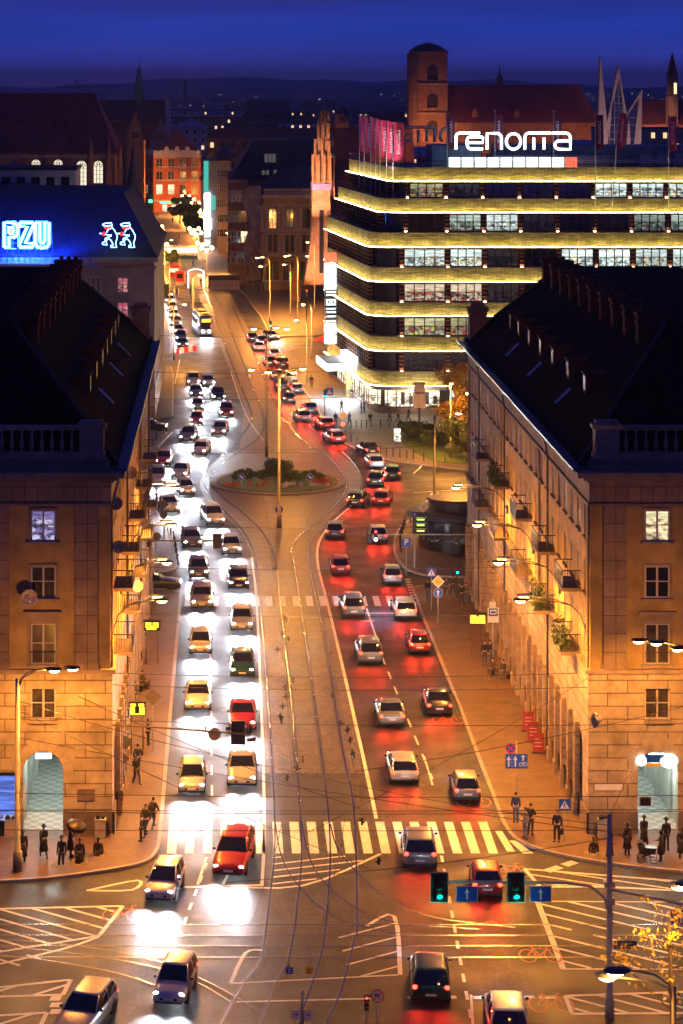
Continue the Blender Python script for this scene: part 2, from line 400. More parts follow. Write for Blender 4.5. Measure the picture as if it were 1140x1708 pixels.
M['brick_stripe'] = brickmat('brick_stripe', (.33,.12,.06), (.28,.10,.055), (.02,.015,.012), 3.0, .52, .16, .7, bump=.8, var=.2, offset=0)
M['plaster_tan'] = mat('plaster_tan', (.30,.23,.18), .85, var=.25, scale=.9, bump=.2, bscale=10)
M['plaster_grey'] = mat('plaster_grey', (.25,.24,.26), .85, var=.25, scale=.9)
M['plaster_red'] = mat('plaster_red', (.48,.12,.05), .85, var=.22, scale=.8)
M['plaster_white'] = mat('plaster_white', (.45,.45,.48), .8, var=.2, scale=.8)
M['plaster_yellow'] = mat('plaster_yellow', (.42,.29,.10), .85, var=.2, scale=.9)
M['plaster_brown'] = mat('plaster_brown', (.20,.12,.09), .85, var=.25, scale=.9)
M['cream'] = mat('cream', (.48,.42,.34), .7, var=.2, scale=1.2)
M['white_frame'] = mat('white_frame', (.50,.45,.40), .5, var=.08)
M['dark_frame'] = mat('dark_frame', (.035,.03,.03), .45, var=.1)
M['glass_dull'] = mat('glass_dull', (.02,.02,.03), .45, var=0, spec=.3)
M['glass'] = mat('glass', (.020,.020,.026), .08, var=0, spec=.8)
M['glass_curtain'] = mat('glass_curtain', (.055,.045,.038), .2, var=.7, scale=2.2, spec=.6)
M['steel'] = mat('steel', (.42,.41,.42), .42, metal=.7, var=.15)
M['galv'] = mat('galv', (.40,.38,.36), .55, metal=.08, var=.2, scale=2.5)
M['post_grey'] = mat('post_grey', (.15,.145,.14), .55, var=.2, scale=2.5)
M['black_metal'] = mat('black_metal', (.022,.022,.025), .4, metal=.3, var=.15)
M['dark_paint'] = mat('dark_paint', (.05,.05,.06), .5, var=.15)
M['yellow_post'] = mat('yellow_post', (.13,.09,.03), .5, var=.15)
M['rubber'] = mat('rubber', (.018,.018,.018), .8, var=.1)
M['wire'] = mat('wire', (.012,.011,.012), .6, var=0)
M['copper_green'] = mat('copper_green', (.12,.28,.22), .6, var=.3, scale=1)
M['bronze'] = mat('bronze', (.060,.045,.030), .42, metal=.55, var=.4, scale=6, bump=.3)
M['leaf_dark'] = mat('leaf_dark', (.045,.075,.022), .6, var=.5, scale=1.2)
M['leaf_gold'] = mat('leaf_gold', (.26,.17,.025), .6, var=.5, scale=1.2)
M['grass'] = mat('grass', (.055,.10,.02), .8, var=.4, scale=2, bump=.6, bscale=25)
M['bark'] = mat('bark', (.07,.05,.035), .85, var=.35, scale=8, bump=.5)
M['flower_red'] = mat('flower_red', (.40,.05,.03), .7, var=.4, scale=8)
M['flower_pale'] = mat('flower_pale', (.42,.38,.36), .7, var=.4, scale=8)
M['dish'] = mat('dish', (.40,.33,.28), .5, var=.15)
M['sign_blue'] = mat('sign_blue', (.015,.085,.50), .35, var=.06)
M['sign_white'] = mat('sign_white', (.75,.75,.75), .35, var=.06)
M['sign_yellow'] = mat('sign_yellow', (.80,.50,.03), .35, var=.06)
M['sign_red'] = mat('sign_red', (.60,.03,.025), .35, var=.06)
M['sign_back'] = mat('sign_back', (.16,.13,.11), .5, var=.1)
M['sign_black'] = mat('sign_black', (.01,.01,.01), .4, var=0)
M['lamp_glow'] = emat('lamp_glow', (1.0,.62,.22), 30)
M['led_warm'] = emat('led_warm', (1.0,.80,.24), 34)
M['led_white'] = emat('led_white', (.82,.92,1.0), 9)
M['neon_white'] = emat('neon_white', (.70,.86,1.0), 3.2)
M['neon_cyan'] = emat('neon_cyan', (.20,.62,1.0), 6)
M['neon_blue'] = emat('neon_blue', (.01,.06,1.0), 30)
M['neon_red'] = emat('neon_red', (1.0,.02,.015), 4)
M['panel_white'] = emat('panel_white', (.80,.97,1.0), 1.7)
M['panel_red'] = emat('panel_red', (1.0,.08,.04), 1.8)
M['light_green'] = emat('light_green', (.0,.85,.62), 9)
M['light_red'] = emat('light_red', (1.0,.03,.01), 9)
M['display_amber'] = emat('display_amber', (1.0,.62,.02), 2.6)
M['head_glow'] = emat('head_glow', (.93,.96,1.0), 80)
M['tail_glow'] = emat('tail_glow', (1.0,.02,.01), 14)
M['indicator_glow'] = emat('indicator_glow', (1.0,.35,.02), 10)
M['passage'] = mat('passage', (.45,.45,.40), .6, var=.2)
# ================================================================ SETTING
b = MB(); b.quad((-9000,-200,-.06),(9000,-200,-.06),(9000,26000,-.06),(-9000,26000,-.06)); struct('ground', b, M['ground'])
b = MB(); b.quad((-60,40,0),(90,40,0),(90,600,0),(-60,600,0)); struct('road', b, M['asphalt'])
def gp(pts): return [G(*p) for p in pts]
def slab(name, pts, m, h=.13, kerb=True):
    """raised pavement with a granite kerb round it"""
    P = pts; b = MB(); b.prism(P, -.05, h); struct(name, b, m)
    if kerb:
        k = MB(); n = len(P)
        for i in range(n):
            a, c = Vector((*P[i],0)), Vector((*P[(i+1)%n],0)); d = (c-a)
            if d.length < .05: continue
            d.normalize(); nn = Vector((d.y,-d.x,0))
            q = [a-nn*.02-d*.02, c-nn*.02+d*.02, c+nn*.2+d*.02, a+nn*.2-d*.02]
            k.prism([(v.x,v.y) for v in q], -.04, h+.012)
        struct(kerb if isinstance(kerb, str) else 'kerb', k, M['granite'])
sm = lambda pts, n=4: [(v.x, v.y) for v in smooth_path(gp(pts), n)]
slab('sidewalk', sm([(-60,1474),(60,1468),(150,1457),(232,1442),(257,1424),(264,1400)]) + sm([(283,1180),(299,1000),(296,990),(280,986),(240,986)],3) + [(-45,187),(-45,122)], M['paving_red'])
slab('sidewalk', [(-45,196)] + gp([(262,955),(290,952)]) + sm([(297,940),(287,900),(264,862),(246,828),(238,800),(242,776),(264,744)],3) + gp([(286,722)]) + [(-45,274)], M['paving'])
slab('sidewalk', [(-45,284)] + gp([(262,698),(287,695)]) + gp([(288,625),(284,612)]) + [(-45,338)], M['paving'])
slab('sidewalk', [(-60,352)] + gp([(283,592),(284,560),(276,515),(266,480),(262,462)]) + [(-60,496)], M['paving'])
slab('sidewalk', sm([(1240,1462),(1140,1457),(1050,1448),(960,1434),(895,1418),(857,1400),(838,1374)]) + sm([(765,1180),(690,992),(692,982),(715,978),(800,978)],3) + [(60,190),(60,122)], M['paving_red'])
slab('sidewalk', sm([(830,843),(775,846),(709,858),(673,879),(660,905),(664,932),(686,953),(727,962),(830,964)],3), M['paving'])
slab('sidewalk', sm([(900,790),(800,786),(754,782),(674,773),(638,766),(604,756),(563,731),(540,702)],3) + gp([(500,640),(472,600),(468,588),(500,580),(560,580)]) + [(80,352),(80,245)], M['paving'])
slab('sidewalk', gp([(520,562),(452,562),(436,530),(408,492),(400,484),(300,474),(285,455),(270,440)]) + [(-30,900),(40,900),(60,402)], M['paving'])
b = MB(); b.prism(sm([(672,728),(692,721),(735,722),(800,738),(830,768),(760,776),(708,764),(672,742)],3), .0, .17); o = struct('lawn', b, M['grass'])

# cobbled tram reservation, splitter and the strip beyond
b = MB()
b.poly([(*q,.004) for q in gp([(605,1290),(441,1290)]) + sm([(436,1100),(428,960),(404,890),(366,855),(340,826),(336,798),(366,764),(400,750)],4) + sm([(555,750),(592,775),(606,800),(588,832),(548,868),(533,900),(531,950)],4) + gp([(560,1060),(590,1180)])])
b.poly([(*q,.004) for q in gp([(400,749.5),(555,749.5),(505,700),(455,620),(410,540),(385,490),(330,490),(352,540),(385,620),(408,680)])])
struct('cobbled_track_bed', b, M['cobble'])
dark = mat('tar_patch', (.028,.027,.03), .5, var=.3, scale=1.5)
b = MB()
for px0,px1,py0,py1 in ((455,600,1300,1366),(640,662,1056,1068),(345,372,945,958),(395,425,1280,1296)):
    b.quad((*G(px0,py1),.006),(*G(px1,py1),.006),(*G(px1,py0),.006),(*G(px0,py0),.006))
for px,py in ((760,1116),(375,1185),(300,1040),(845,1175),(700,1310),(820,1540),(250,1592),(330,1530),(870,1360)):
    c = G(px,py); b.poly([(c[0]+.35*math.cos(t*.52), c[1]+.35*math.sin(t*.52), .010 if py not in (1040,1175,1360) else .142) for t in range(12)])
struct('road_patch', b, dark)

# roundabout island
ic = G(463,805); 
b = MB(); b.prism([(ic[0]+7.3*math.cos(t*.15708), ic[1]+7.6*math.sin(t*.15708)) for t in range(40)], -.04, .14); struct('roundabout_island', b, M['paving'])
b = MB(); b.lathe([(6.55,.0),(6.5,.24),(6.2,.26)], (ic[0],ic[1],0), 40, smooth=False); struct('planting_bed', b, M['grass'])

# rails
RAILS = [
 [(435,1707),(463,1625),(488,1540),(497,1507),(503,1340),(503.5,1366),(487,1180),(472,1015)],
]
rail_px = {
 0: [(370,1707),(387,1673),(418,1625),(437,1595),(450,1500),(459,1400),(452,1240),(435,1015),(425,930),(405,885),(372,850),(350,825),(340,800),(352,775),(385,748),(412,715),(420,690),(400,640),(377,580),(349,503),(338,480)],
 1: [(435,1707),(462,1640),(482,1600),(495,1520),(503,1400),(489,1200),(469,1015),(459,935),(440,890),(405,855),(372,830),(352,806),(360,784),(395,756),(432,730),(440,700),(424,650),(399,588),(368,510),(352,482)],
 2: [(500,1707),(513,1663),(534,1600),(544,1540),(551,1400),(534,1240),(505,1030),(490,935),(487,915),(500,893),(535,865),(566,835),(579,808),(570,788),(548,762),(505,735),(472,695),(448,648),(424,590),(388,512),(368,482)],
 3: [(545,1707),(570,1650),(591,1570),(596,1530),(590,1345),(570,1240),(541,1060),(517,950),(514,915),(528,890),(560,865),(592,835),(604,806),(594,778),(562,745),(522,715),(495,680),(470,632),(446,584),(406,508),(385,482)],
}
b = MB(); g = MB()
for k, px in rail_px.items():
    p = smooth_path(gp(px), 5)
    ribbon(g, p, .30, .008); ribbon(b, p, .085, .016)
for Y in (113.5,112.07,110.7,109.26):
    p = [(-40,Y+.6),(-15,Y),(10,Y-.1),(30,Y),(60,Y+.8)]
    ribbon(g, smooth_path(p,4), .28, .0095); ribbon(b, smooth_path(p,4), .08, .0175)
for px in ([(459,1370),(470,1430),(500,1480),(560,1530),(660,1556),(800,1562)], [(503,1370),(520,1440),(560,1490),(640,1535),(800,1551)], [(551,1375),(566,1420),(612,1470),(700,1525),(860,1548)],
           [(387,1673),(330,1640),(250,1612),(100,1588),(-40,1578)], [(435,1690),(360,1645),(250,1600),(100,1575),(-40,1566)], [(300,1660),(200,1625),(60,1600),(-40,1592)]):
    p = smooth_path(gp(px), 5); ribbon(g, p, .22, .0085); ribbon(b, p, .075, .0185)
struct('rail_groove', g, dark); struct('tram_rail', b, M['rail'])

# ---------------------------------------------------------------- painted markings
def clip_line(poly, p, d):
    ts = []
    for i in range(len(poly)):
        a, c = Vector(poly[i]), Vector(poly[(i+1)%len(poly)]); e = c-a
        den = d.x*e.y - d.y*e.x
        if abs(den) < 1e-9: continue
        q = a-p; t = (q.x*e.y-q.y*e.x)/den; u = (q.x*d.y-q.y*d.x)/den
        if 0 <= u < 1: ts.append(t)
    ts.sort(); return ts
def hatch(mb, pxpoly, d, spacing, width, z=.012, outline=.22):
    poly = gp(pxpoly); d = Vector(d).normalized(); n = Vector((-d.y,d.x))
    pr = [Vector(q).dot(n) for q in poly]; t = min(pr)+spacing*.6
    while t < max(pr):
        ts = clip_line(poly, n*t, d)
        for i in range(0, len(ts)-1, 2):
            a, c = n*t+d*ts[i], n*t+d*ts[i+1]
            ribbon(mb, [a, c], width, z)
        t += spacing
    if outline:
        for i in range(len(poly)): ribbon(mb, [poly[i], poly[(i+1)%len(poly)]], outline, z+.003)
def line(mb, px, wd=.14, z=.012): ribbon(mb, smooth_path(gp(px), 4) if len(px) > 2 else gp(px), wd, z)
def dashes(mb, a, c, ln, gap, wd=.13, z=.012):
    a, c = Vector(G(*a)), Vector(G(*c)); d = (c-a); L = d.length; d.normalize(); t = 0
    while t < L:
        ribbon(mb, [a+d*t, a+d*min(t+ln,L)], wd, z); t += ln+gap
b = MB()
x = -3.3
while x < 15.6:
    b.quad((x,123.9,.012),(x+.52,123.9,.012),(x+.52,129.2,.012),(x,129.2,.012)); x += 1.0
b.quad((15.75,124.2,.012),(16.2,124.2,.012),(15.9,127.6,.012),(15.5,127.6,.012)); b.quad((16.6,123.9,.012),(17.2,123.9,.012),(16.5,126,.012),(16.1,126,.012))
struct('zebra_crossing', b, M['paint'])
b = MB(); x = -3.4
while x < 15.6:
    b.quad((x,182.6,.012),(x+.55,182.6,.012),(x+.55,186.2,.012),(x,186.2,.012)); x += 1.12
x = 0
for px in range(470,545,13): 
    a = G(px,690); b.quad((a[0],282,.012),(a[0]+.5,282,.012),(a[0]+.2,286,.012),(a[0]-.3,286,.012))
struct('zebra_crossing', b, M['paint'])
b = MB()
line(b, [(628,1366),(612,1290),(596,1218),(568,1096),(545,1000),(532,950),(530,915),(540,890),(565,862),(605,828)], .22)
line(b, [(437,1478),(441,1400),(440,1300),(436,1180),(428,1000),(420,930)], .18)
line(b, [(612,1015),(635,1086)], .14); dashes(b, (638,1097),(722,1300), 2, 2, .14); line(b, [(708,1262),(722,1310)], .12)
dashes(b, (737,1428),(786,1700), 1, 1.05, .16); line(b, [(786,1660),(790,1720)], .13)
dashes(b, (352,1160),(354,1345), 2, 2, .13); dashes(b, (352,1150),(350,1020), 4, 2, .12); line(b,[(354,1345),(354,1372)],.13)
dashes(b, (345,1440),(300,1560), 1, 1, .16)
line(b, [(300,1363),(438,1360)], .4); line(b, [(290,1481),(440,1477)], .3); line(b, [(395,1431),(372,1476)], .16); line(b,[(345,1430),(330,1476)],.16)
line(b, [(362,1478),(505,1478),(635,1425)], .2)
line(b, [(586,1023),(690,1023)], .25); line(b, [(600,1036),(625,1036)], .2)
dashes(b, (680,966),(694,1008), .5, .5, .45)
for a, c in ((680,705),(716,762),(790,826),(828,852),(864,892),(900,928)): line(b, [(a,1665),(c,1664)], .35)
line(b, [(395,1672),(640,1666)], .14); line(b, [(385,1641),(664,1627)], .14); line(b, [(385,1641),(410,1590),(440,1586)], .2)
hatch(b, [(560,1548),(656,1530),(668,1627),(585,1630)], (3.4,2.2), 1.5, .14, outline=0); line(b, [(612,1545),(658,1529),(668,1627)], .22)
hatch(b, [(455,1430),(625,1428),(505,1476),(455,1476)], (3.8,1.2), .95, .16, outline=0)
hatch(b, [(-60,1518),(205,1512),(165,1562),(-60,1598)], (3.7,-2.6), 1.05, .2); hatch(b, [(-60,1600),(100,1590),(30,1612),(-60,1640)], (3.7,-2.6), 1.2, .18, outline=0)
line(b, [(-60,1622),(100,1585),(165,1563)], .2)
hatch(b, [(-60,1654),(118,1635),(105,1660),(-60,1665)], (2,1.6), 1.4, .2); line(b, [(145,1486),(230,1469),(220,1485),(145,1486)], .2)
for y in (1662,1673,1684): b.quad((*G(82,y+8),.012),(*G(100,y+8),.012),(*G(104,y),.012),(*G(86,y),.012))
hatch(b, [(-40,1697),(78,1690),(62,1725),(-40,1730)], (2,1.6), 1.2, .2)
hatch(b, [(875,1450),(1200,1476),(1200,1490),(1010,1480),(902,1480)], (4,-1.8), 1.0, .16)
hatch(b, [(897,1504),(1240,1504),(1240,1552),(915,1552)], (3.7,-2.6), 1.15, .2, outline=0); hatch(b, [(918,1560),(1240,1560),(1240,1618),(938,1615)], (3.7,-2.6), 1.3, .2, outline=0)
line(b, [(897,1504),(940,1617)], .3); line(b, [(897,1504),(1240,1506)], .14); line(b, [(938,1617),(1240,1618)], .14)
hatch(b, [(943,1662),(1240,1652),(1240,1690),(955,1692)], (3.7,-2.6), 1.0, .2)
dashes(b, (912,1454),(960,1438), 1.1, .35, .55)
line(b, [(905,1474),(1240,1492)], .22)
for px in range(700,790,9): line(b, [(px,852-(px-700)*.16),(px+22,822)], .2)
line(b, [(690,822),(790,815)], .16); line(b, [(620,740),(680,757),(705,772),(690,790)], .16); line(b, [(560,705),(625,742)], .14)
line(b, [(520,690),(560,728),(600,748),(640,760)], .12)
line(b, [(385,620),(410,690),(440,735)], .12); line(b, [(300,600),(292,640)], .12)
struct('road_marking', b, M['paint'])
b = MB()
def bike(mb, px, py, s=1.0):
    c = G(px,py)
    for dx in (-.62,.62):
        for k in range(14):
            a0, a1 = k*2*math.pi/14, (k+1)*2*math.pi/14
            ribbon(mb, [(c[0]+s*(dx+.42*math.cos(a0)), c[1]+s*.8*math.sin(a0)), (c[0]+s*(dx+.42*math.cos(a1)), c[1]+s*.8*math.sin(a1))], .1, .013)
    for p, q in (((-.62,0),(-.25,.9)),((-.25,.9),(.45,.9)),((.45,.9),(0,0)),((0,0),(-.25,.9)),((0,0),(-.62,0)),((.62,0),(.4,1.3)),((.4,1.3),(.65,1.3)),((-.25,.9),(-.3,1.2)),((-.45,1.2),(-.12,1.2))):
        ribbon(mb, [(c[0]+s*p[0], c[1]+s*p[1]), (c[0]+s*q[0], c[1]+s*q[1])], .09, .0135)
for p in ((902,1595),(920,1677),(790,1338),(748,1202),(852,1455),(205,1527)): bike(b, *p)
struct('bicycle_marking', b, M['paint_red'])

# hills on the horizon
b = MB(); n = 90; prev = None; r2 = random.Random(3)
for ring, (Yd, base, amp) in enumerate(((9000,22,14),(15000,52,30))):
    for i in range(n):
        x0 = -6000+i*12000/n; x1 = x0+12000/n
        h = lambda x: base+amp*(math.sin(x*.0011+ring)+.5*math.sin(x*.0031+2*ring)+.25*math.sin(x*.011))
        b.add([(x0,Yd-900,-1),(x1,Yd-900,-1),(x1,Yd,h(x1)),(x0,Yd,h(x0)),(x1,Yd+900,-1),(x0,Yd+900,-1)], [(0,1,2,3),(3,2,4,5)], 0, True)
struct('hills', b, mat('hill', (.03,.035,.04), .9, var=.3, scale=.01))
# ================================================================ WINDOWS (shared meshes)
_win = {}
def window_mesh(wd, h, cols=2, rows=2, fm='white_frame', t=.09):
    k = (round(wd,2), round(h,2), cols, rows, fm)
    if k in _win: return _win[k]
    f = MB()
    f.box(-wd/2,wd/2,-.05,.05,0,t); f.box(-wd/2,wd/2,-.05,.05,h-t,h)
    f.box(-wd/2,-wd/2+t,-.05,.05,t,h-t); f.box(wd/2-t,wd/2,-.05,.05,t,h-t)
    for i in range(1,cols):
        c = -wd/2+wd*i/cols; f.box(c-t*.62,c+t*.62,-.056,.044,t,h-t)
    for j in range(1,rows):
        z = h*j/rows if rows > 2 else h*.52
        f.box(-wd/2+t,wd/2-t,-.046,.046,z-t*.3,z+t*.3)
    p = MB(); p.quad((-wd/2+.03,.02,.03),(wd/2-.03,.02,.03),(wd/2-.03,.02,h-.03),(-wd/2+.03,.02,h-.03))
    _win[k] = (f.mesh('window', M[fm]), p.mesh('pane', M['glass'])); return _win[k]
def add_window(bld, loc, rotz, wd, h, pane=None, cols=2, rows=2, fm='white_frame', t=.09):
    fm_, pm_ = window_mesh(wd, h, cols, rows, fm, t); o = wloc(bld)
    f = place(fm_, 'window', bld, tuple(loc[i]-o[i] for i in range(3)), rotz)
    place(pm_, 'pane', f, (0,0,0), 0, pane); return f
M['room_warm'] = roommat('room_warm', [(1,.86,.5),(1,.78,.42),(.9,.7,.4),(1,.9,.62)], 1.5, 1.2)
M['room_dim'] = mat('room_dim', (.14,.10,.07), .3, var=.6, scale=2.2, spec=.7)
M['room_violet'] = roommat('room_violet', [(.16,.12,.3),(.6,.55,.9),(.2,.15,.35),(.75,.7,1)], .9, .4)
M['room_red'] = roommat('room_red', [(.6,.12,.16),(.9,.3,.25),(.4,.1,.2),(.9,.55,.5)], .8, .5)

# ================================================================ THE TWO CORNER TENEMENTS
def balcony(bld, xf, Y0, Y1, z, X=20.87, plants=False, depth=1.15):
    b = MB(xf); b.box(X-depth,X-.002,Y0,Y1,z-.2,z); o = b.build('balcony', M['stone_dark'], bld)
    r = MB(xf)
    n = int((Y1-Y0)/.16)
    for i in range(n+1):
        y = Y0+.05+(Y1-Y0-.1)*i/n; r.box(X-depth+.03,X-depth+.055,y-.012,y+.012,z,z+1.0)
    for yy in (Y0+.05, Y1-.05):
        for i in range(7): r.box(X-depth+.06+i*.15,X-depth+.08+i*.15,yy-.012,yy+.012,z,z+1.0)
    r.box(X-depth,X-depth+.07,Y0,Y1,z+1.0,z+1.06)
    for y0,y1 in ((Y0,Y0+.07),(Y1-.07,Y1)): r.box(X-depth+.07,X-.01,y0,y1,z+1.0,z+1.055)
    r.build('railing', M['black_metal'], o)
    if plants:
        p = MB(xf)
        for i in range(420):
            c = (X-depth+rnd.uniform(-.15,.6), rnd.uniform(Y0,Y1), z+abs(rnd.gauss(.3,.55))); s = .03+.05*rnd.random()
            a = Vector((rnd.gauss(0,1),rnd.gauss(0,1),rnd.gauss(0,1))).normalized()*s; d = a.orthogonal()*1.1
            p.quad(*(tuple(Vector(c)+q) for q in (-a-d,a-d,a+d,-a+d)))
        p.build('balcony_plants', M['leaf_dark'], o)

def tenement(side, label):
    xf = None if side == 'r' else (lambda p: (14.26-p[0], p[1], p[2]))
    rz = lambda a: a if side == 'r' else -a
    X0, Y0, X1, Y1 = 20.87, 127.0, 44.0, 190.5
    bx = lambda p: p if xf is None else xf(p)
    B = thing('tenement_house', label, 'building', bx((X0,Y0,0)))
    fxs = [24.72 + 6.25*k for k in range(4)]
    sys_ = [128.5 + 2.55*k for k in range(24)]
    floors = ((16.8,18.6),(13.55,15.4),(9.75,12.1))
    # upper wall
    w = MB(xf)
    wall_grid(w, (X0,Y0,9.5), (1,0,0), (0,-1,0), X1-X0, 9.5, [(x-X0-.74,x-X0+.74,a-9.5,c-9.5) for x in fxs for a,c in floors], .22)
    wall_grid(w, (X0,Y0,9.5), (0,1,0), (-1,0,0), Y1-Y0, 9.5, [(y-Y0-.55,y-Y0+.55,a-9.5,c-9.5) for y in sys_ for a,c in floors], .22)
    wall_grid(w, (X0,Y1,0), (1,0,0), (0,1,0), X1-X0, 20, []); wall_grid(w, (X1,Y0,0), (0,1,0), (1,0,0), Y1-Y0, 20, [])
    w.build('wall', M['render_ochre'], B)
    # rusticated ground storeys
    s = MB(xf)
    wall_grid(s, (X0-.12,Y0-.12,.0), (1,0,0), (0,-1,0), X1-X0, 9.3, [(x-X0-.6,x-X0+.85,6.6,8.4) for x in fxs]+[(x-X0-1.03,x-X0+1.27,.1,4.8,True) for x in fxs], .5)
    wall_grid(s, (X0-.12,Y0-.12,.0), (0,1,0), (-1,0,0), Y1-Y0+.12, 9.3, [(y-Y0+.12+.55,y-Y0+.12+1.75,.5,5.1,True) for y in sys_], .45)
    s.build('rusticated_wall', M['stone_block'], B)
    pl = MB(xf)
    xs = [X0-.22]+[v for x in fxs for v in (x-1.15,x+1.15)]+[X1]
    for i in range(0,len(xs),2): pl = MB(xf); pl.box(xs[i],xs[i+1],Y0-.24,Y0-.118,0,1.35); pl.build('plinth', M['stone_dark'], B)
    for k in range(len(sys_)+1):
        ya = Y0-.24 if k == 0 else sys_[k-1]+1.7; yb = sys_[k]+.6 if k < len(sys_) else Y1
        pl = MB(xf); pl.box(X0-.26,X0-.118,ya,yb,0,1.35); pl.build('plinth', M['stone_dark'], B)
    # arch voussoirs
    for x in fxs:
        v = MB(xf)
        for k in range(9):
            a0 = math.pi*(k+.04)/9; a1 = math.pi*(k+.96)/9; ro = 2.0 if k%2 else 1.75
            cc = (x+0.0, 3.65); r1 = 1.17
            pts = [(cc[0]-r1*math.cos(a0),cc[1]+r1*math.sin(a0)),(cc[0]-r1*math.cos(a1),cc[1]+r1*math.sin(a1)),(cc[0]-ro*math.cos(a1),cc[1]+ro*math.sin(a1)),(cc[0]-ro*math.cos(a0),cc[1]+ro*math.sin(a0))]
            f = [(p[0],Y0-.145,p[1]) for p in pts]; g_ = [(p[0],Y0-.11,p[1]) for p in pts]
            v.add(f+g_, [(0,1,2,3),(0,1,5,4),(1,2,6,5),(2,3,7,6),(3,0,4,7)])
        v.build('voussoir_ring', M['stone_plain'], B)
    # rusticated piers in front of the ground-floor arcade
    for k in range(25):
        y = sys_[0]-.15-.55 + 2.55*k
        p = MB(xf)
        if k > 0:
            for j in range(8):
                z = .95+j*.55; p.box(X0-.42,X0-.262 if z < 1.3 else X0-.122,y-.33,y+.33,z,z+.49)
            p.box(X0-.5,X0-.262,y-.38,y+.38,.0,.93); p.box(X0-.38,X0-.122,y-.28,y+.28,5.35,5.6)
            p.build('rusticated_pier', M['stone'], B)
    # string course, frieze, cornice
    c = MB(xf); c.box(X0-.3,X1,Y0-.3,Y0+.1,9.28,9.52); c.box(X0-.3,X0+.1,Y0+.1,Y1,9.28,9.519); c.build('string_course', M['stone'], B)
    c = MB(xf); c.box(X0-.06,X1,Y0-.06,Y0+.2,19.0,20.2); c.box(X0-.06,X0+.2,Y0+.2,Y1,19.0,20.2); c.build('frieze', M['stone_panel'], B)
    c = MB(xf)
    for e,z0,z1 in ((.16,18.86,19.0),(.2,20.2,20.36),(.45,20.36,20.56),(.85,20.56,20.86)):
        c.box(X0-e,X1,Y0-e,Y0+.3,z0,z1); c.box(X0-e,X0+.3,Y0+.3,Y1+e*.6,z0,z1-.001)
    c.build('cornice', M['stone_dark'], B)
    c = MB(xf); c.box(X0-1.0,X0-.72,Y0-.2,Y1+.5,20.86,20.98); c.box(X0-.7,X0+.1,Y0+.3,Y1+.4,20.86,20.9); c.build('gutter', M['black_metal'], B)
    # pilasters, corner strip
    for x0,x1 in [(21.6,22.95)]+[(x+1.95,x+4.3) for x in fxs]:
        p = MB(xf); p.box(x0,x1,Y0-.16,Y0-.002,9.52,18.86); p.box(x0-.08,x1+.08,Y0-.2,Y0-.161,9.52,9.9); p.build('pilaster', M['stone_panel'], B)
    for y in (Y0+.28, 147.2, 167.5, Y1-.8):
        p = MB(xf); p.box(X0-.12,X0-.002,y,y+.5,9.52,18.86); p.build('pilaster', M['stone_panel'], B)
    # front windows with surrounds
    pan = {('r',0,0):'room_warm',('r',0,1):'glass',('r',0,2):'glass_curtain',('l',0,0):'room_violet',('l',0,1):'glass_curtain',('l',0,2):'room_dim'}
    for i,x in enumerate(fxs):
        for j,(a,e) in enumerate(floors):
            add_window(B, bx((x,Y0+.1,a)), 0, 1.44, e-a, M[pan.get((side,i,j),'glass')])
            q = MB(xf)
            for x0_,x1_ in ((x-.86,x-.74),(x+.74,x+.86)): q.box(x0_,x1_,Y0-.06,Y0-.002,a,e)
            q.box(x-.86,x+.86,Y0-.06,Y0-.002,e,e+.13); q.box(x-.95,x+.95,Y0-.18,Y0-.002,a-.14,a-.0)
            if j == 2:
                q.box(x-.9,x+.9,Y0-.09,Y0-.061,e+.14,e+.55); q.box(x-1.05,x+1.05,Y0-.26,Y0-.002,e+.55,e+.72)
                r = MB(xf)
                for k in range(12): r.box(x-.7+k*.127,x-.68+k*.127,Y0-.12,Y0-.1,a-.0,a+.75)
                r.box(x-.74,x+.74,Y0-.125,Y0-.095,a+.72,a+.76); r.build('window_railing', M['black_metal'], B)
            q.build('window_surround', M['stone'], B)
        add_window(B, bx((x+.12-.12+.005,Y0+.15,6.6)), 0, 1.45, 1.8, M['glass_curtain'])
        q = MB(xf); q.box(x-.8,x+.8,Y0-.28,Y0-.12,6.42,6.6); q.build('window_sill', M['stone'], B)
        # lit passage behind the arch
        pm = MB(xf); xa,xb,ya,yb = x-1.35,x+1.35,Y0+.4,Y0+15
        pm.quad((xa,ya,.14),(xb,ya,.14),(xb,yb,.14),(xa,yb,.14),1); pm.quad((xa,ya,5),(xb,ya,5),(xb,yb,5),(xa,yb,5))
        pm.quad((xa,ya,.14),(xa,yb,.14),(xa,yb,5),(xa,ya,5)); pm.quad((xb,ya,.14),(xb,yb,.14),(xb,yb,5),(xb,ya,5)); pm.quad((xa,yb,.14),(xb,yb,.14),(xb,yb,5),(xa,yb,5))
        for yy in range(3):
            pm.box(xb-.16,xb-.002,ya+2+yy*4,ya+2.6+yy*4,.14,4.9)
        po = pm.build('passage', [M['passage'], M['checker']], B)
        if i == 0:
            gl = MB(xf); gl.box(x-.45,x+.45,Y0+.05,Y0+.3,4.35,4.58); gl.build('passage_lamp', M['led_white'], po)
            lp = wloc(po); q = bx((x,Y0+2.0,4.3)); lamp_light('passage_light', 'POINT', tuple(q[n]-lp[n] for n in range(3)), 420, (.85,1.0,.92), po, .3)
            q = bx((x,Y0+9.0,4.3)); lamp_light('passage_light', 'POINT', tuple(q[n]-lp[n] for n in range(3)), 320, (.8,1.0,.95), po, .3)
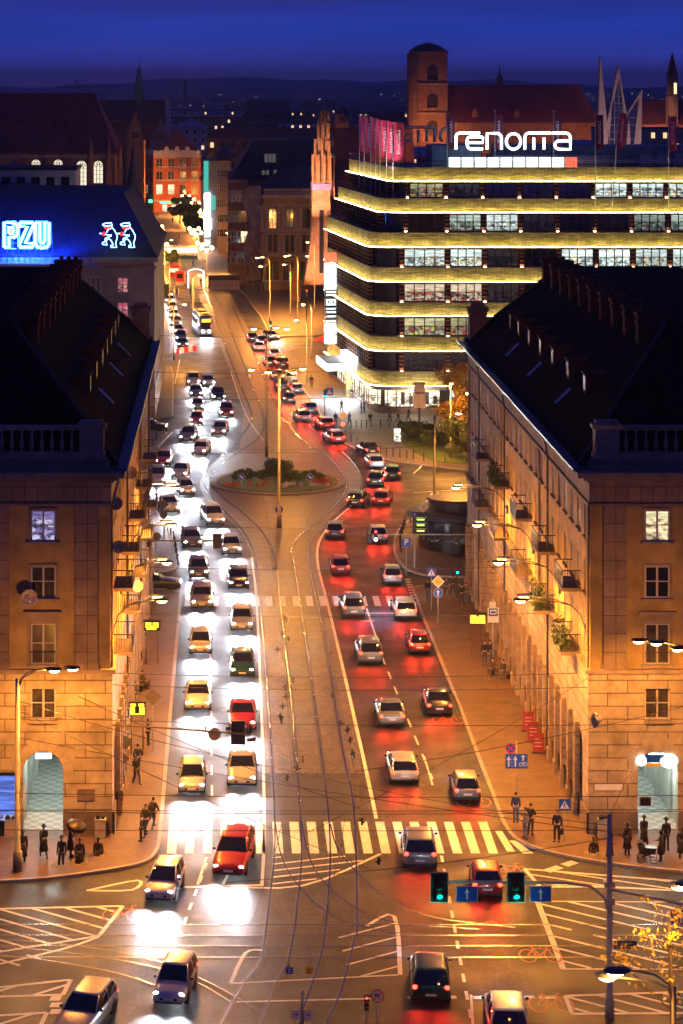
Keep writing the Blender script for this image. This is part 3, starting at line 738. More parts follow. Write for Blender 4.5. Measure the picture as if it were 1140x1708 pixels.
    # side windows
    for i,y in enumerate(sys_):
        for j,(a,e) in enumerate(floors):
            if side == 'l' and i > 20: continue
            mt = 'glass' if (i*7+j*5)%4 else 'glass_curtain'
            if side == 'r' and (i,j) == (3,0): mt = 'room_warm'
            add_window(B, bx((X0+.1,y,a)), rz(R(-90)), 1.08, e-a, M[mt])
            if side == 'r':
                q = MB(xf); q.box(X0-.14,X0-.002,y-.68,y+.68,a-.12,a); q.build('window_sill', M['stone_dark'], B)
        if side == 'r' or i < 14:
            q = MB(xf); yc = y+1.15; q.quad((X0+.2,yc-.62,.4),(X0+.2,yc+.62,.4),(X0+.2,yc+.62,5.1),(X0+.2,yc-.62,5.1)); q.build('arcade_pane', M['glass'], B)
    for k,(ya,z,pl_) in enumerate(((130.2,13.4,0),(130.3,9.62,1),(140.3,13.4,0),(140.4,9.62,1),(151,13.4,0),(151,9.62,0),(163,13.4,1),(163,9.62,0),(175,13.4,0),(175,9.62,0))):
        balcony(B, xf, ya, ya+3.2, z, plants=bool(pl_) and side == 'r')
    # downpipes
    for y in (141.5, 163.5, 180):
        q = MB(xf); q.tube([(X0-.55,y,20.5),(X0-.34,y,19.2),(X0-.34,y,.3)], .07, 6); q.build('downpipe', M['dark_paint'], B)
    # attic and balustrade
    a = MB(xf); a.box(X0+.25,X1,Y0+1.0,Y0+1.8,20.87,21.35); a.box(X0+.1,X1,Y0+.2,Y0+2.2,20.862,21.1); a.build('attic_base', M['stone_dark'], B)
    bal = MB(xf); bal.box(X0+1.9,X1,Y0+1.15,Y0+1.6,23.0,23.25); bal.box(X0+1.9,X1,Y0+1.1,Y0+1.65,21.35,21.7); bo = bal.build('balustrade', M['stone'], B)
    p = MB(xf); p.box(X0+.45,X0+1.85,Y0+.95,Y0+1.85,21.35,23.1); p.box(X0+.3,X0+2.0,Y0+.85,Y0+1.95,23.1,23.35); p.box(X0+.5,X0+1.8,Y0+1.0,Y0+1.8,23.35,23.55); p.box(X0+.38,X0+1.94,Y0+.9,Y0+1.9,21.35,21.65); p.box(X0+.75,X0+1.55,Y0+.92,Y0+.951,21.8,22.95)
    p.build('pedestal', M['stone'], bo)
    prof = [(.09,0),(.1,.06),(.06,.1),(.07,.16),(.135,.42),(.12,.6),(.06,.95),(.06,1.1),(.1,1.2),(.1,1.3)]
    bm_ = MB(); bm_.lathe(prof, n=10); bmesh_ = bm_.mesh('baluster', M['stone'])
    for k in range(10 if side == 'r' else 14):
        q = bx((X0+2.3+.58*k, Y0+1.38, 21.7)); o = wloc(bo); place(bmesh_, 'baluster', bo, tuple(q[n]-o[n] for n in range(3)))
    # roof
    rf = MB(xf); e = .5
    A=(X0-.3,Y0+1.9,21.0); Bp=(X1+.3,Y0+1.9,21.0); C=(X1+.3,Y1+.4,21.0); D=(X0-.3,Y1+.4,21.0)
    r1=(27.6,139.5,27.9); r2=(27.6,183.5,27.9); r3=(37.5,139.5,27.9); r4=(37.5,183.5,27.9)
    rf.quad(A,D,r2,r1); rf.quad(A,r1,r3,Bp); rf.quad(Bp,r3,r4,C); rf.quad(D,C,r4,r2); rf.quad(r1,r2,r4,r3)
    ro = rf.build('roof', M['roof_tile'], B)
    hp = MB(xf); hp.tube([A,r1],.14,6); hp.tube([r1,r2],.14,6); hp.tube([D,r2],.14,6)
    hp.build('ridge_tiles', M['roof_dark'], ro)
    sl = lambda x: 21.0+(x-(X0-.3))*6.9/(27.6-X0+.3)
    for k in range(10):
        y = 140.8+4.65*k
        q = MB(xf); q.box(26.2,28.3,y,y+.95,25.0,28.25); q.box(26.08,28.42,y-.1,y+1.05,28.25,28.5); q.box(26.12,28.38,y-.06,y+1.01,27.8,28.0); 
        for t in range(3): q.box(26.5+t*.6,26.8+t*.6,y+.25,y+.7,28.5,28.78)
        q.build('chimney', M['brick_shaded'], ro)
    for k,y in enumerate((141,148,155,161,167,173,178)):
        x = 22.9; z = sl(x)
        q = MB(xf); q.box(x,x+1.6,y,y+1.3,z-.1,z+1.25); q.box(x-.12,x+1.9,y-.12,y+1.42,z+1.25,z+1.36); q.build('dormer', M['brick_shaded'], ro)
        q = MB(xf); q.quad((x-.004,y+.2,z+.2),(x-.004,y+1.1,z+.2),(x-.004,y+1.1,z+1.1),(x-.004,y+.2,z+1.1)); q.build('dormer_pane', M['glass_dull'], ro)
    for y in (145,158.5,170.5):
        x = 21.6; q = MB(xf); q.quad((x,y,sl(x)+.06),(x,y+1,sl(x)+.06),(x+1,y+1,sl(x+1)+.06),(x+1,y,sl(x+1)+.06)); q.build('skylight', M['glass'], ro)
    # corner pier at the far end of the eaves
    q = MB(xf); q.box(X0-.1,X0+1.4,Y1-1.6,Y1-.2,20.87,23.6); q.box(X0-.25,X0+1.55,Y1-1.75,Y1-.05,23.6,23.95); q.box(X0+.1,X0+1.2,Y1-1.4,Y1-.4,23.95,24.3); q.build('corner_pier', M['stone_dark'], B)
    return B
ck = bpy.data.materials.new('checker'); ck.use_nodes = True; t_ = ck.node_tree
cn = t_.nodes.new('ShaderNodeTexChecker'); cn.inputs['Scale'].default_value = 2.2; cn.inputs['Color1'].default_value = (.36,.35,.30,1); cn.inputs['Color2'].default_value = (.22,.22,.20,1)
cu_ = t_.nodes.new('ShaderNodeUVMap'); cu_.uv_map = 'UVMap'; t_.links.new(cu_.outputs[0], cn.inputs[0]); t_.links.new(cn.outputs[0], t_.nodes['Principled BSDF'].inputs['Base Color'])
M['checker'] = ck
M['stone_plain'] = mat('stone_plain', (.42,.335,.225), .8, var=.25, scale=1.5, bump=.3, bscale=12, detail=8)
TR = tenement('r', 'long ochre tenement with rusticated arcade and one top window lit warm yellow')
TL = tenement('l', 'ochre tenement hung with satellite dishes, standing beside the headlight lanes')

# satellite dishes on the walls beside the headlight lanes
def dish(loc, r, yaw, label):
    t = thing('satellite_dish', label, 'satellite dish', loc, yaw, 'satellite dishes on the tenement walls')
    b = MB(); b.lathe([(.02,.0),(r*.5,.05),(r*.85,.13),(r,.2),(r,.215),(r*.85,.155),(r*.5,.075),(.02,.03)], n=20)
    me = b.mesh('reflector', M['dish']); o = bpy.data.objects.new('reflector', me); COL.objects.link(o); o.parent = t; o.rotation_euler = (R(78),0,0)
    b = MB(); b.tube([(0,.03,-r*.8),(0,-r*1.0,-r*.25)], .025, 5); b.box(-.05,.05,-r*1.1,-r*.95,-r*.3,-r*.15); b.tube([(0,.02,0),(0,.3,-.1),(.0,.42,-.1)], .03, 5)
    b.build('mount_arm', M['steel'], t) if False else place(b.mesh('mount_arm', M['steel']), 'mount_arm', t, (0,0,0))
for (px,py,Y,r,yaw,lab) in ((196,840,128.4,.36,-8,'round pale dish with a small emblem, highest at the tenement corner'),(198,912,129,.38,6,'pale dish below the emblem dish at the tenement corner'),
        (48,997,126.5,.48,12,'large grey dish on the front wall beside the curtained window'),(229,978,140,.36,5,'lit cream dish facing the street above the parked black car'),
        (240,776,150,.38,-10,'small dish topmost near the eaves, right of its twin'),(219,788,143,.42,0,'wide dish at the eaves, left of the topmost small one'),
        (240,872,150,.33,10,'small orange lit dish beside the street lamp arm')):
    dish((WX(px,Y), Y, WZ(py,Y)), r, R(yaw), lab)

# ================================================================ OFFICE BLOCK WITH THE BLUE NEON
YP = 285.0
B = thing('office_block', 'plain plastered block carrying blue neon letters at the foot of its dark roof', 'building', (-9.2,YP,0))
xr, xl = -9.2, -40.0
w = MB(); hol = []
for px in (160,205): 
    x = WX(px,YP)
    for z in (16.2,13.0,9.8,6.6): hol.append((x-xl-.68,x-xl+.68,z,z+1.95))
for k in range(6):
    x = WX(112,YP)-3.55*k
    for z in (16.2,13.0,9.8): hol.append((x-xl-.68,x-xl+.68,z,z+1.95))
wall_grid(w, (xl,YP,4.2), (1,0,0), (0,-1,0), xr-xl, 16.0, [(a,b_,c-4.2,d-4.2) for a,b_,c,d in hol], .2)
wall_grid(w, (xr,YP,4.2), (0,1,0), (1,0,0), 45, 16.0, []); w.build('wall', M['plaster_tan'], B)
w = MB(); wall_grid(w, (xl,YP-.1,0), (1,0,0), (0,-1,0), xr-xl+.1, 4.3, [(xr-xl-2.1,xr-xl-.6,.9,3.4)], .3); wall_grid(w, (xr+.1,YP-.1,0), (0,1,0), (1,0,0), 45, 4.3, []); w.build('rusticated_wall', M['stone_block'], B)
q = MB(); q.quad((xr-2.1,YP+.1,.9),(xr-.6,YP+.1,.9),(xr-.6,YP+.1,3.4),(xr-2.1,YP+.1,3.4)); q.build('poster', M['poster_orange'], B) if 'poster_orange' in M else q.build('poster', mat('poster_orange',(.6,.25,.05),.5,var=.7,scale=2.5), B)
for i,(a,b_,c,d) in enumerate(hol):
    mt = {0:'room_dim',1:'room_dim',4:'room_red',5:'room_red'}.get(i,'glass')
    add_window(B, (xl+(a+b_)/2, YP+.1, c), 0, 1.34, 1.95, M[mt])
w = MB(); w.box(xl,xr+.5,YP-.5,YP+.3,20.2,20.75); w.box(xl,xr+.25,YP-.25,YP+.3,19.3,19.6); w.box(xr-.3,xr+.5,YP+.3,YP+45,20.2,20.749); w.build('cornice', M['stone'], B)
rf = MB(); e0=(xl,YP-.3,20.76); e1=(xr+.4,YP-.3,20.76); t0=(xl,YP+13,28.3); t1=(xr-4.5,YP+13,28.3); b0=(xr+.4,YP+45,20.76); 
rf.quad(e0,e1,t1,t0); rf.add([e1,b0,(xr-4.5,YP+38,28.3),t1],[(0,1,2,3)]); rf.quad(t0,t1,(xr-4.5,YP+38,28.3),(xl,YP+38,28.3)); ro = rf.build('roof', M['roof_dark'], B)
for k in range(0):
    q = MB(); q.box(-36+k*8,-34.4+k*8,YP+10,YP+11,25,29.6); q.box(-36.1+k*8,-34.3+k*8,YP+9.9,YP+11.1,29.6,29.8); q.build('chimney', M['brick_shaded'], ro)
# low balcony-like roof terrace at the left, washed by the neon
w = MB(); w.box(-40,WX(126,YP)-.2,YP-4,YP-.01,17.6,19.9); w.box(-40,WX(126,YP)+.1,YP-4.3,YP+.2,19.9,20.2); w.build('terrace', M['plaster_white'], B)
rl = MB()
for k in range(26): rl.box(-39+k*.8,-38.95+k*.8,YP-4.2,YP-4.15,20.2,21.2)
rl.box(-39.5,-18.6,YP-4.22,YP-4.13,21.2,21.26); rl.build('railing', M['steel'], B)

# neon letters
def outline_tube(mb, pts, r=.07, mi=0, closed=True):
    P = pts + ([pts[0]] if closed else []); mb.tube(P, r, 6, mi)
NS = thing('neon_sign', 'glowing blue neon letters PZU on a rooftop scaffold', 'neon sign', (WX(45,YP-1),YP-1,20.8))
def neon_letter(strokes, x0, wd, z0, h, name):
    b = MB(); c = MB()
    for st in strokes:
        pts = [(x0+u*wd, YP-1.2, z0+v*h) for u,v in st]
        b.tube(pts, .10, 6); c.tube([(q[0],q[1]+.3,q[2]) for q in pts], .26, 6)
    o = b.build(name, M['neon_white'], NS); c.build('blue_tube', M['neon_blue'], o)
zb = WZ(412,YP-1); hL = WZ(371,YP-1)-zb
def ll(px0,px1): return WX(px0,YP-1), WX(px1,YP-1)-WX(px0,YP-1)
x0,wd = ll(7,30)
neon_letter([[(0,0),(0,1),(.7,1),(.95,.9),(1,.72),(.95,.5),(.72,.4),(.36,.4),(.36,0),(0,0)],[(.36,.56),(.36,.84),(.6,.84),(.66,.7),(.6,.56),(.36,.56)]], x0, wd, zb, hL, 'neon_letter')
x0,wd = ll(33,55)
neon_letter([[(0,1),(1,1),(1,.84),(.42,.16),(1,.16),(1,0),(0,0),(0,.16),(.58,.84),(0,.84),(0,1)]], x0, wd, zb, hL, 'neon_letter')
x0,wd = ll(59,82)
neon_letter([[(0,1),(.33,1),(.33,.26),(.4,.17),(.6,.17),(.67,.26),(.67,1),(1,1),(1,.16),(.85,.02),(.6,-.02),(.4,-.02),(.15,.02),(0,.16),(0,1)]], x0, wd, zb, hL, 'neon_letter')
b = MB()
for p0,p1 in ((9,27),(35,53),(60,80)):
    x0,wd = ll(p0,p1); b.box(x0,x0+wd,YP-.85,YP-.8,zb-.25,zb-.15); b.box(x0,x0+wd,YP-.85,YP-.8,zb+hL+.12,zb+hL+.2)
    b.box(x0-.25,x0-.17,YP-.85,YP-.8,zb,zb+hL); b.box(x0+wd+.17,x0+wd+.25,YP-.85,YP-.8,zb,zb+hL)
b.build('neon_outline', M['neon_blue'], NS)
b = MB()
for k in range(10):
    x = WX(4,YP)+k*.72; b.box(x-.03,x+.03,YP-.75,YP-.69,20.2,24.9)
for z in (21.2,22.6,24.0): b.box(WX(2,YP),WX(86,YP),YP-.77,YP-.7,z,z+.05)
for k in range(2): b.box(WX(118+k*33,YP),WX(119+k*33,YP),YP-.77,YP-.7,20.2,25.3)
b.build('scaffold', M['black_metal'], NS)
o = wloc(NS)
for k in range(3):
    lamp_light('neon_glow', 'SPOT', (WX(18+k*27,YP)-o[0], YP-3.0-o[1], 22.5-o[2]), 22000, (.004,.03,1.0), NS, .8, 150, .7, (R(100),0,0))

def neon_figure(px0, label):
    sc_ = hL/41.0; x0 = WX(px0,YP-1); T = thing('neon_figure', label, 'neon figure', (x0,YP-1,20.8), 0, 'neon figures on the roof')
    P = lambda x,y: (x0+x*sc_, YP-1.2, zb+(41-y)*sc_)
    b = MB()
    for st in ([(5,3),(10,1),(20,0),(22,4),(9,6),(5,3)],[(20,6),(26,14),(30,22),(29,28),(27,34),(29,41),(19,41),(19,38),(23,37),(21,32),(18,28)],[(18,28),(14,27),(11,31),(13,37),(5,36),(5,33),(9,32),(10,26),(20,22)],[(12,16),(15,11),(19,10)],[(9,19),(17,21),(20,20)],[(0,18),(4,18)]):
        b.tube([P(*p) for p in st], .06, 6)
    b.build('body_tube', M['neon_cyan'], T)
    b = MB()
    for st in ([(8,8),(13,7),(21,6),(19,9),(15,12),(11,10),(8,8)],[(5,17),(8,16),(10,18),(9,21),(6,21),(5,17)]): b.tube([P(*p) for p in st], .07, 6)
    b.tube([P(10,9),P(19,8)], .09, 6); b.build('mask_tube', M['neon_red'], T)
    b = MB(); b.box(x0+14*sc_,x0+14.6*sc_,YP-1.1,YP-1.02,20.6,zb+hL*.7); b.build('support_post', M['black_metal'], T)
neon_figure(166, 'crouching neon figure with cap and red mask, the one nearer the blue letters')
neon_figure(196, 'crouching neon figure with cap and red mask, the one nearer the street')
# ================================================================ DEPARTMENT STORE WITH GLOWING BANDS
M['shop_room'] = roommat('shop_room', [(1,.80,.50),(.95,.72,.42),(.16,.13,.12),(1,.88,.62),(.45,.34,.24),(1,.9,.7)], 2.0, .9, 2)
M['room_office'] = roommat('room_office', [(.75,.9,.85),(.55,.72,.68),(.85,.95,.9),(.25,.3,.3),(.9,.75,.45)], .95, .8, 1)
M['room_green'] = roommat('room_green', [(.40,.50,.42),(.25,.34,.28),(.5,.55,.45),(.12,.14,.12),(.2,.12,.1)], .75, .7, 4)
M['room_sale'] = roommat('room_sale', [(.9,.72,.5),(.8,.12,.12),(.85,.7,.5),(.25,.15,.1),(.9,.5,.3),(.75,.62,.48)], .95, .7, 5)
M['room_yellow'] = roommat('room_yellow', [(.6,.55,.3),(.45,.42,.28),(.7,.1,.12),(.2,.18,.12),(.8,.75,.1),(.5,.48,.36)], .7, .7, 6)
M['room_faint'] = roommat('room_faint', [(.05,.035,.04),(.025,.02,.025),(.02,.018,.02),(.09,.06,.06),(.015,.012,.015)], .5, .7, 7)
RS = thing('department_store', 'modernist department store ringed by glowing yellow brick bands, shop windows lit at its foot', 'building', (21.5,288.5,0))
def fpath(d=0.0, back=0.0):
    """footprint line: along the side street, round the corner, along the front; d = outward offset, back = set back of that storey"""
    A = Vector((14.9,325)); Bc = Vector((19.0,288.8)); C = Vector((78,288.5)); bk = back
    u1 = (Bc-A).normalized(); n1 = Vector((u1.y,-u1.x))
    n1 = n1 if n1.x < 0 else -n1
    n2 = Vector((0,-1)); u2 = Vector((1,0))
    o1 = d - bk*1.0; o2 = d - bk*.75
    a = A + n1*o1; c = C + n2*o2
    # intersection of the two offset lines
    t = ((c.y) - a.y)/u1.y; X = a + u1*t
    r = 3.2 + o1*.2
    p0 = X - u1*r; p1 = X + u2*r; arc = []
    for k in range(9):
        s = k/8; arc.append((p0*(1-s)**2 + X*2*s*(1-s) + p1*s*s))
    return [a] + arc + [c]
def sweep(mb, d0, d1, z0, z1, back, mi=0):
    """closed band between offsets d0 (inner) and d1 (outer)"""
    I = fpath(d0, back); O = fpath(d1, back)
    for i in range(len(I)-1):
        a,b_,c,e = O[i],O[i+1],I[i+1],I[i]
        mb.quad((a.x,a.y,z0),(b_.x,b_.y,z0),(b_.x,b_.y,z1),(a.x,a.y,z1),mi)
        mb.quad((a.x,a.y,z1),(b_.x,b_.y,z1),(c.x,c.y,z1),(e.x,e.y,z1),mi)
        mb.quad((a.x,a.y,z0),(e.x,e.y,z0),(c.x,c.y,z0),(b_.x,b_.y,z0),mi)
    for P,Q in ((O[0],I[0]),(O[-1],I[-1])): mb.quad((P.x,P.y,z0),(Q.x,Q.y,z0),(Q.x,Q.y,z1),(P.x,P.y,z1),mi)
    return mb
# band: (z bottom, z top, setback)
BANDS = [(3.75,5.5,0),(8.3,10.05,0),(12.85,14.5,0),(17.3,19.05,0),(21.8,23.6,0),(26.25,27.95,1.6),(30.25,32.0,3.2)]
core = MB()
for i,(z0,z1,bk) in enumerate(BANDS):
    pth = fpath(-.9, bk); zb0 = 0 if i == 0 else BANDS[i-1][1]-.3
    pts = [(p.x,p.y) for p in pth] + [(78,325)]
    core.prism(pts, zb0, z1-.35 if i < 6 else z1-.5)
core.build('storey_core', M['dark_frame'], RS)
litmap = {6:{0:'room_yellow',1:'room_faint',5:'room_office',6:'room_office',7:'room_office',8:'room_office'},
          5:{1:'room_green',2:'room_office',3:'room_faint',6:'room_green',7:'room_green'},
          4:{0:'room_office',1:'room_office',2:'room_faint',4:'room_office',5:'room_office',6:'room_office',7:'room_office',8:'room_office'},
          3:{0:'room_sale',1:'room_sale',2:'room_faint'},
          2:{0:'room_yellow',1:'room_yellow',2:'room_faint'},
          1:{0:'room_faint',1:'room_faint',2:'room_faint'}}
uplight = MB(); uplight.lathe([(.12,0),(.14,.05),(.09,.1)], n=8); uplight_m = uplight.mesh('pillar_lamp', emat('uplight_glow', (1.0,.62,.35), 45))
for i,(z0,z1,bk) in enumerate(BANDS):
    b = MB(); sweep(b, -.9, .0, z0, z1, bk); o = b.build('brick_band', M['brick_pale'], RS)
    b = MB(); sweep(b, -.9, .62, z0-.16, z0-.002, bk); sweep(b, -.9,.14, z1, z1+.1, bk); b.build('band_ledge', M['stone'], o)
    b = MB(); sweep(b, .42, .54, z0+.0, z0+.07, bk); b.build('led_strip', M['led_warm'], o)
    r = MB()
    P = fpath(-.05, bk)
    if i in (4,5,6):
        for k in range(len(P)-1):
            r.tube([(P[k].x,P[k].y,z1+.9),(P[k+1].x,P[k+1].y,z1+.9)], .03, 4); r.tube([(P[k].x,P[k].y,z1+.5),(P[k+1].x,P[k+1].y,z1+.5)], .025, 4)
            L = (P[k+1]-P[k]).length; m_ = max(1,int(L/1.6))
            for q in range(m_):
                v = P[k].lerp(P[k+1], q/m_); r.tube([(v.x,v.y,z1),(v.x,v.y,z1+.9)], .025, 4)
        r.build('roof_railing', M['black_metal'], o)
    if i == 0: continue
    # window storey below this band
    zw0 = BANDS[i-1][1]+.12; zw1 = z0-.18; h = zw1-zw0
    y = 288.5+.32+bk*.75
    xs = [19.9+bk] if i < 5 else [20.8+bk]
    xs = [x for x in ([22.9 if i < 5 else 23.2+bk*.2] + [28.9+4.83*k for k in range(9)])]
    for k,x in enumerate(xs):
        if x < 20: continue
        pb = MB(); pb.box(x-.3,x+.3,y-.12,y+.3,zw0,zw1); po = pb.build('brick_pillar', M['brick_stripe'], RS)
        place(uplight_m, 'pillar_lamp', po, (x-wloc(RS)[0], y-.22-wloc(RS)[1], zw0+.0))
        if k+1 < len(xs):
            xc = (x+xs[k+1])/2; wd = xs[k+1]-x-.62
            # bay nr 0 is the one right of the corner
            mt = litmap.get(i,{}).get(k)
            if mt is None and rnd.random() < .12: mt = 'room_faint'
            add_window(RS, (xc,y+.12,zw0+.05), 0, wd, h-.1, M[mt] if mt else None, cols=4, rows=2, fm='dark_frame', t=.11)
    # corner window and the side along the street
    S = fpath(-.32, bk); a, e = S[0], S[1]; L = (e-a).length; u = (e-a)/L; ang = math.atan2(u.y,u.x)
    nb = int(L/1.75)
    for k in range(nb):
        c = a + u*(L*(k+.5)/nb); wd = L/nb-.5
        mt = ('room_green' if (i in (2,3,4) and (k*5+i*3)%7 < 4) else 'room_office' if i == 1 and k > nb*.4 else 'room_faint' if (k+i)%3 == 0 else None)
        add_window(RS, (c.x,c.y,zw0+.05), ang, wd, h-.1, M[mt] if mt else None, cols=2, rows=2, fm='dark_frame', t=.1)
    pil = MB()
    for k in range(nb+1):
        c = a + u*(L*k/nb); n_ = Vector((-u.y,u.x)); n_ = n_ if n_.x < 0 else -n_
        q = [c-u*.2+n_*.25, c+u*.2+n_*.25, c+u*.2-n_*.3, c-u*.2-n_*.3]
        p1 = MB(); p1.prism([(v.x,v.y) for v in q], zw0, zw1); p1.build('brick_pillar', M['brick_stripe'], RS)
    c0, c1 = S[1], S[-2]; mid = (c0+c1)/2; d = (c1-c0)
    cx0 = c1.x; 
    if xs[0]-.35 - c1.x > .4:
        add_window(RS, ((c1.x+xs[0]-.3)/2,y+.12,zw0+.05), 0, xs[0]-.35-c1.x, h-.1, None, cols=2, rows=2, fm='dark_frame', t=.1)
    add_window(RS, (mid.x+.25,mid.y+.15,zw0+.05), math.atan2(d.y,d.x), d.length-.2, h-.1, None, cols=3, rows=2, fm='dark_frame', t=.1)
# shop windows on the ground floor
fx = [(22.0,27.9,'shop_room'),(29.4,34.4,'shop_room'),(36.0,40.8,'room_dim'),(42,46.8,'shop_room'),(48,52.8,'room_dim')]
b = MB(); P = fpath(-.25,0)
for k in range(len(P)-1): b.quad((P[k].x,P[k].y,0),(P[k+1].x,P[k+1].y,0),(P[k+1].x,P[k+1].y,1.0),(P[k].x,P[k].y,1.0))
b.build('plinth', M['stone_dark'], RS)
for x0,x1,mt in fx:
    add_window(RS, ((x0+x1)/2,288.75,.95), 0, x1-x0, 2.55, M[mt], cols=3, rows=1, fm='dark_frame', t=.08)
    b = MB(); b.box(x1+.05,x1+1.2,288.6,289.2,0,3.6); b.build('shop_pier', M['dark_frame'], RS)
# clothes rails and mannequins behind the glass are shown as dark blocks standing in the lit rooms
for k in range(11):
    x = 22.8+k*1.05
    if 27.7 < x < 29.8: continue
    b = MB(); b.box(x,x+.5,288.6,288.72,1.35,2.4 if k%3 else 2.9); b.box(x+.18,x+.3,288.62,288.7,2.4,2.7); b.build('window_display', M['dark_paint'], RS)
S = fpath(-.2,0); a,e = S[0],S[1]; L=(e-a).length; u=(e-a)/L; ang = math.atan2(u.y,u.x)
for k in range(9):
    c = a+u*(L*(k+.5)/9); add_window(RS, (c.x,c.y,.9), ang, L/9-.4, 2.7, M['shop_room' if k in (2,3,4,5,6,7,8) else 'room_faint'], cols=2, rows=1, fm='dark_frame', t=.09)
c0,c1 = S[1],S[-2]; mid=(c0+c1)/2; d=c1-c0
add_window(RS, (mid.x-.1,mid.y-.1,.9), math.atan2(d.y,d.x), d.length, 2.7, M['shop_room'], cols=3, rows=1, fm='dark_frame', t=.09)
shop_lights = [(24.9,286.6,3.2),(31.9,286.6,3.2),(17.5,291,3.2),(16.3,303,3.2)]
# dentil frieze over the shop windows
b = MB(); sweep(b, -.2, .3, 3.2, 3.56, 0); b.build('shop_fascia', M['galv'], RS)
# glowing canopy and light boxes on the street side
cv = MB(); A = fpath(0,0); a,e = A[0],A[1]; u=(e-a).normalized(); n_ = Vector((-u.y,u.x)); n_ = n_ if n_.x<0 else -n_
def side_box(mb, t0, t1, o0, o1, z0, z1):
    q = [a+u*t0+n_*o0, a+u*t1+n_*o0, a+u*t1+n_*o1, a+u*t0+n_*o1]; mb.prism([(v.x,v.y) for v in q], z0, z1, 0, True)
side_box(cv, 16, 25, .05, 4.0, 4.9, 5.25); co = cv.build('canopy', M['galv'], RS)
cv = MB(); side_box(cv, 25.01, 25.15, .0, 4.05, 4.2, 5.2); side_box(cv, 15.9, 25.0, 4.01, 4.15, 4.2, 5.2); side_box(cv, 16.2,24.8,.3,3.8,4.84,4.89); cv.build('canopy_light', M['panel_white'], co)
cv = MB(); side_box(cv, 17.0, 25.6, .0, .9, 5.3, 6.1); cv.build('canopy_light', M['led_white'], co)
# vertical stack of sign boxes
SBX = thing('sign_tower', 'upright stack of lit sign boxes on the corner side of the banded store', 'sign', (*(a+u*8+n_*1.5),0))
zt = WZ(425, 313); pxs = [('panel_red',425,440),('panel_white',442,463),('panel_white',465,485),('led_bar',487,497),('led_frame',500,513),('led_bar',515,526),('led_bar',528,541),('panel_white',544,560),('panel_white',563,577)]
for mt,y0,y1 in pxs:
    z1, z0 = WZ(y0,313), WZ(y1,313); bb = MB(); side_box(bb, 7.9, 9.4, .25, 1.75, z0, z1)
    o = bb.build('sign_box', M['dark_paint'] if mt.startswith('led') else M[mt], SBX)
    if mt.startswith('led'):
        bb = MB(); side_box(bb, 9.41, 9.46, .35, 1.65, z0+.12, z0+.3); side_box(bb, 9.41, 9.46, .35, 1.65, z1-.3, z1-.15)
        if mt == 'led_frame': side_box(bb, 9.41,9.46,.35,.5,z0+.31,z1-.31); side_box(bb, 9.41,9.46,1.5,1.65,z0+.31,z1-.31); side_box(bb, 9.41,9.46,.75,1.25,z0+.4,z1-.4)
        bb.build('sign_light', M['neon_white'], o)
bb = MB(); side_box(bb, 8.5, 8.7, .0, .24, WZ(578,313), WZ(420,313)); bb.build('sign_mast', M['steel'], SBX)
# checkered column beside the entrance
bb = MB(); side_box(bb, 20, 21.8, .1, .8, .1, 4.8); cc_ = brickmat('check_tiles',(.55,.40,.10),(.03,.025,.02),(.03,.025,.02),.36,.6,.01,.6,offset=.5); bb.build('entrance_column', cc_, RS)
# plant rooms and roof deck
b = MB(); b.box(27.5,34,296,305,31.4,34.8); b.build('plant_room', M['sheet_blue'] if 'sheet_blue' in M else M.setdefault('sheet_blue', mat('sheet_blue',(.06,.09,.18),.5,var=.2)), RS)
b = MB(); b.box(36,52,297,306,31.4,33.4); b.box(38,78,308,318,31.4,34.4); b.build('plant_room', M['plaster_grey'], RS)
b = MB()
for k in range(5): b.box(56+k*2.2,57.4+k*2.2,298,299.4,32.1,33.5); b.lathe([(.5,0),(.5,.15)], (56.7+k*2.2,298.7,33.5), 10)
b.build('air_conditioner', M['galv'], RS)
b = MB(); b.box(44,78,293.5,293.9,32.6,33.0); b.build('roof_duct', M['duct_pale'] if 'duct_pale' in M else M.setdefault('duct_pale', mat('duct_pale',(.4,.5,.5),.5,var=.1)), RS)  # plain pale grey-green colour on the duct, no emission
# the roof sign
YS = 292.0; sgn = thing('rooftop_sign', 'rounded white glowing letters reading renoma above a row of light boxes', 'sign', (WX(857,YS),YS,31.6))
k_ = YS/F_PX
def L2(px,py): return (WX(px,YS), YS, WZ(py,YS))
def stroke(mb, pts, r=.17):
    mb.tube([L2(*p) for p in pts], r, 8)
def arc_(cx_,cy_,rx,ry,a0,a1,n=8): return [(cx_+rx*math.cos(R(a0+(a1-a0)*i/n)), cy_-ry*math.sin(R(a0+(a1-a0)*i/n))) for i in range(n+1)]
letters = {
 'r': [[(761,249),(761,228)]+arc_(768,228,7,6.5,180,90)+[(801,221.5)]],
 'e': [[(805,228),(783,228)]+arc_(784,238,5,10,90,180)+arc_(786,241,6,7,180,270)+[(806,248)],[(780,237.5),(806,237.5),(806,228)]],
 'n': [[(813,249),(813,222),(828,222)]+arc_(829,230,8,8,90,0)+[(837,249)]],
 'o': [arc_(857,235.5,12,13,0,360,20)],
 'm': [[(876,249),(876,229)]+arc_(883,229,7,7.5,180,90)+[(904,221.5)],[(891,249),(891,229)],[(908,249),(908,229)],[(904,221.5),(920,221.5)]],
 'a': [[(922,221.5),(944,221.5)]+arc_(944,229.5,8,8,90,0)+[(952,248.5),(934,248.5)]+arc_(934,241.5,8,7,270,90)+[(952,234.5)]],
}
for ch, st in letters.items():
    b = MB()
    for s in st: stroke(b, s)
    b.build('sign_letter', M['neon_white'], sgn)
b = MB()
for px in range(752,962,13): x,_,z = L2(px,262); b.box(x-.04,x+.04,YS+.3,YS+.38,31.6,z+3.6)
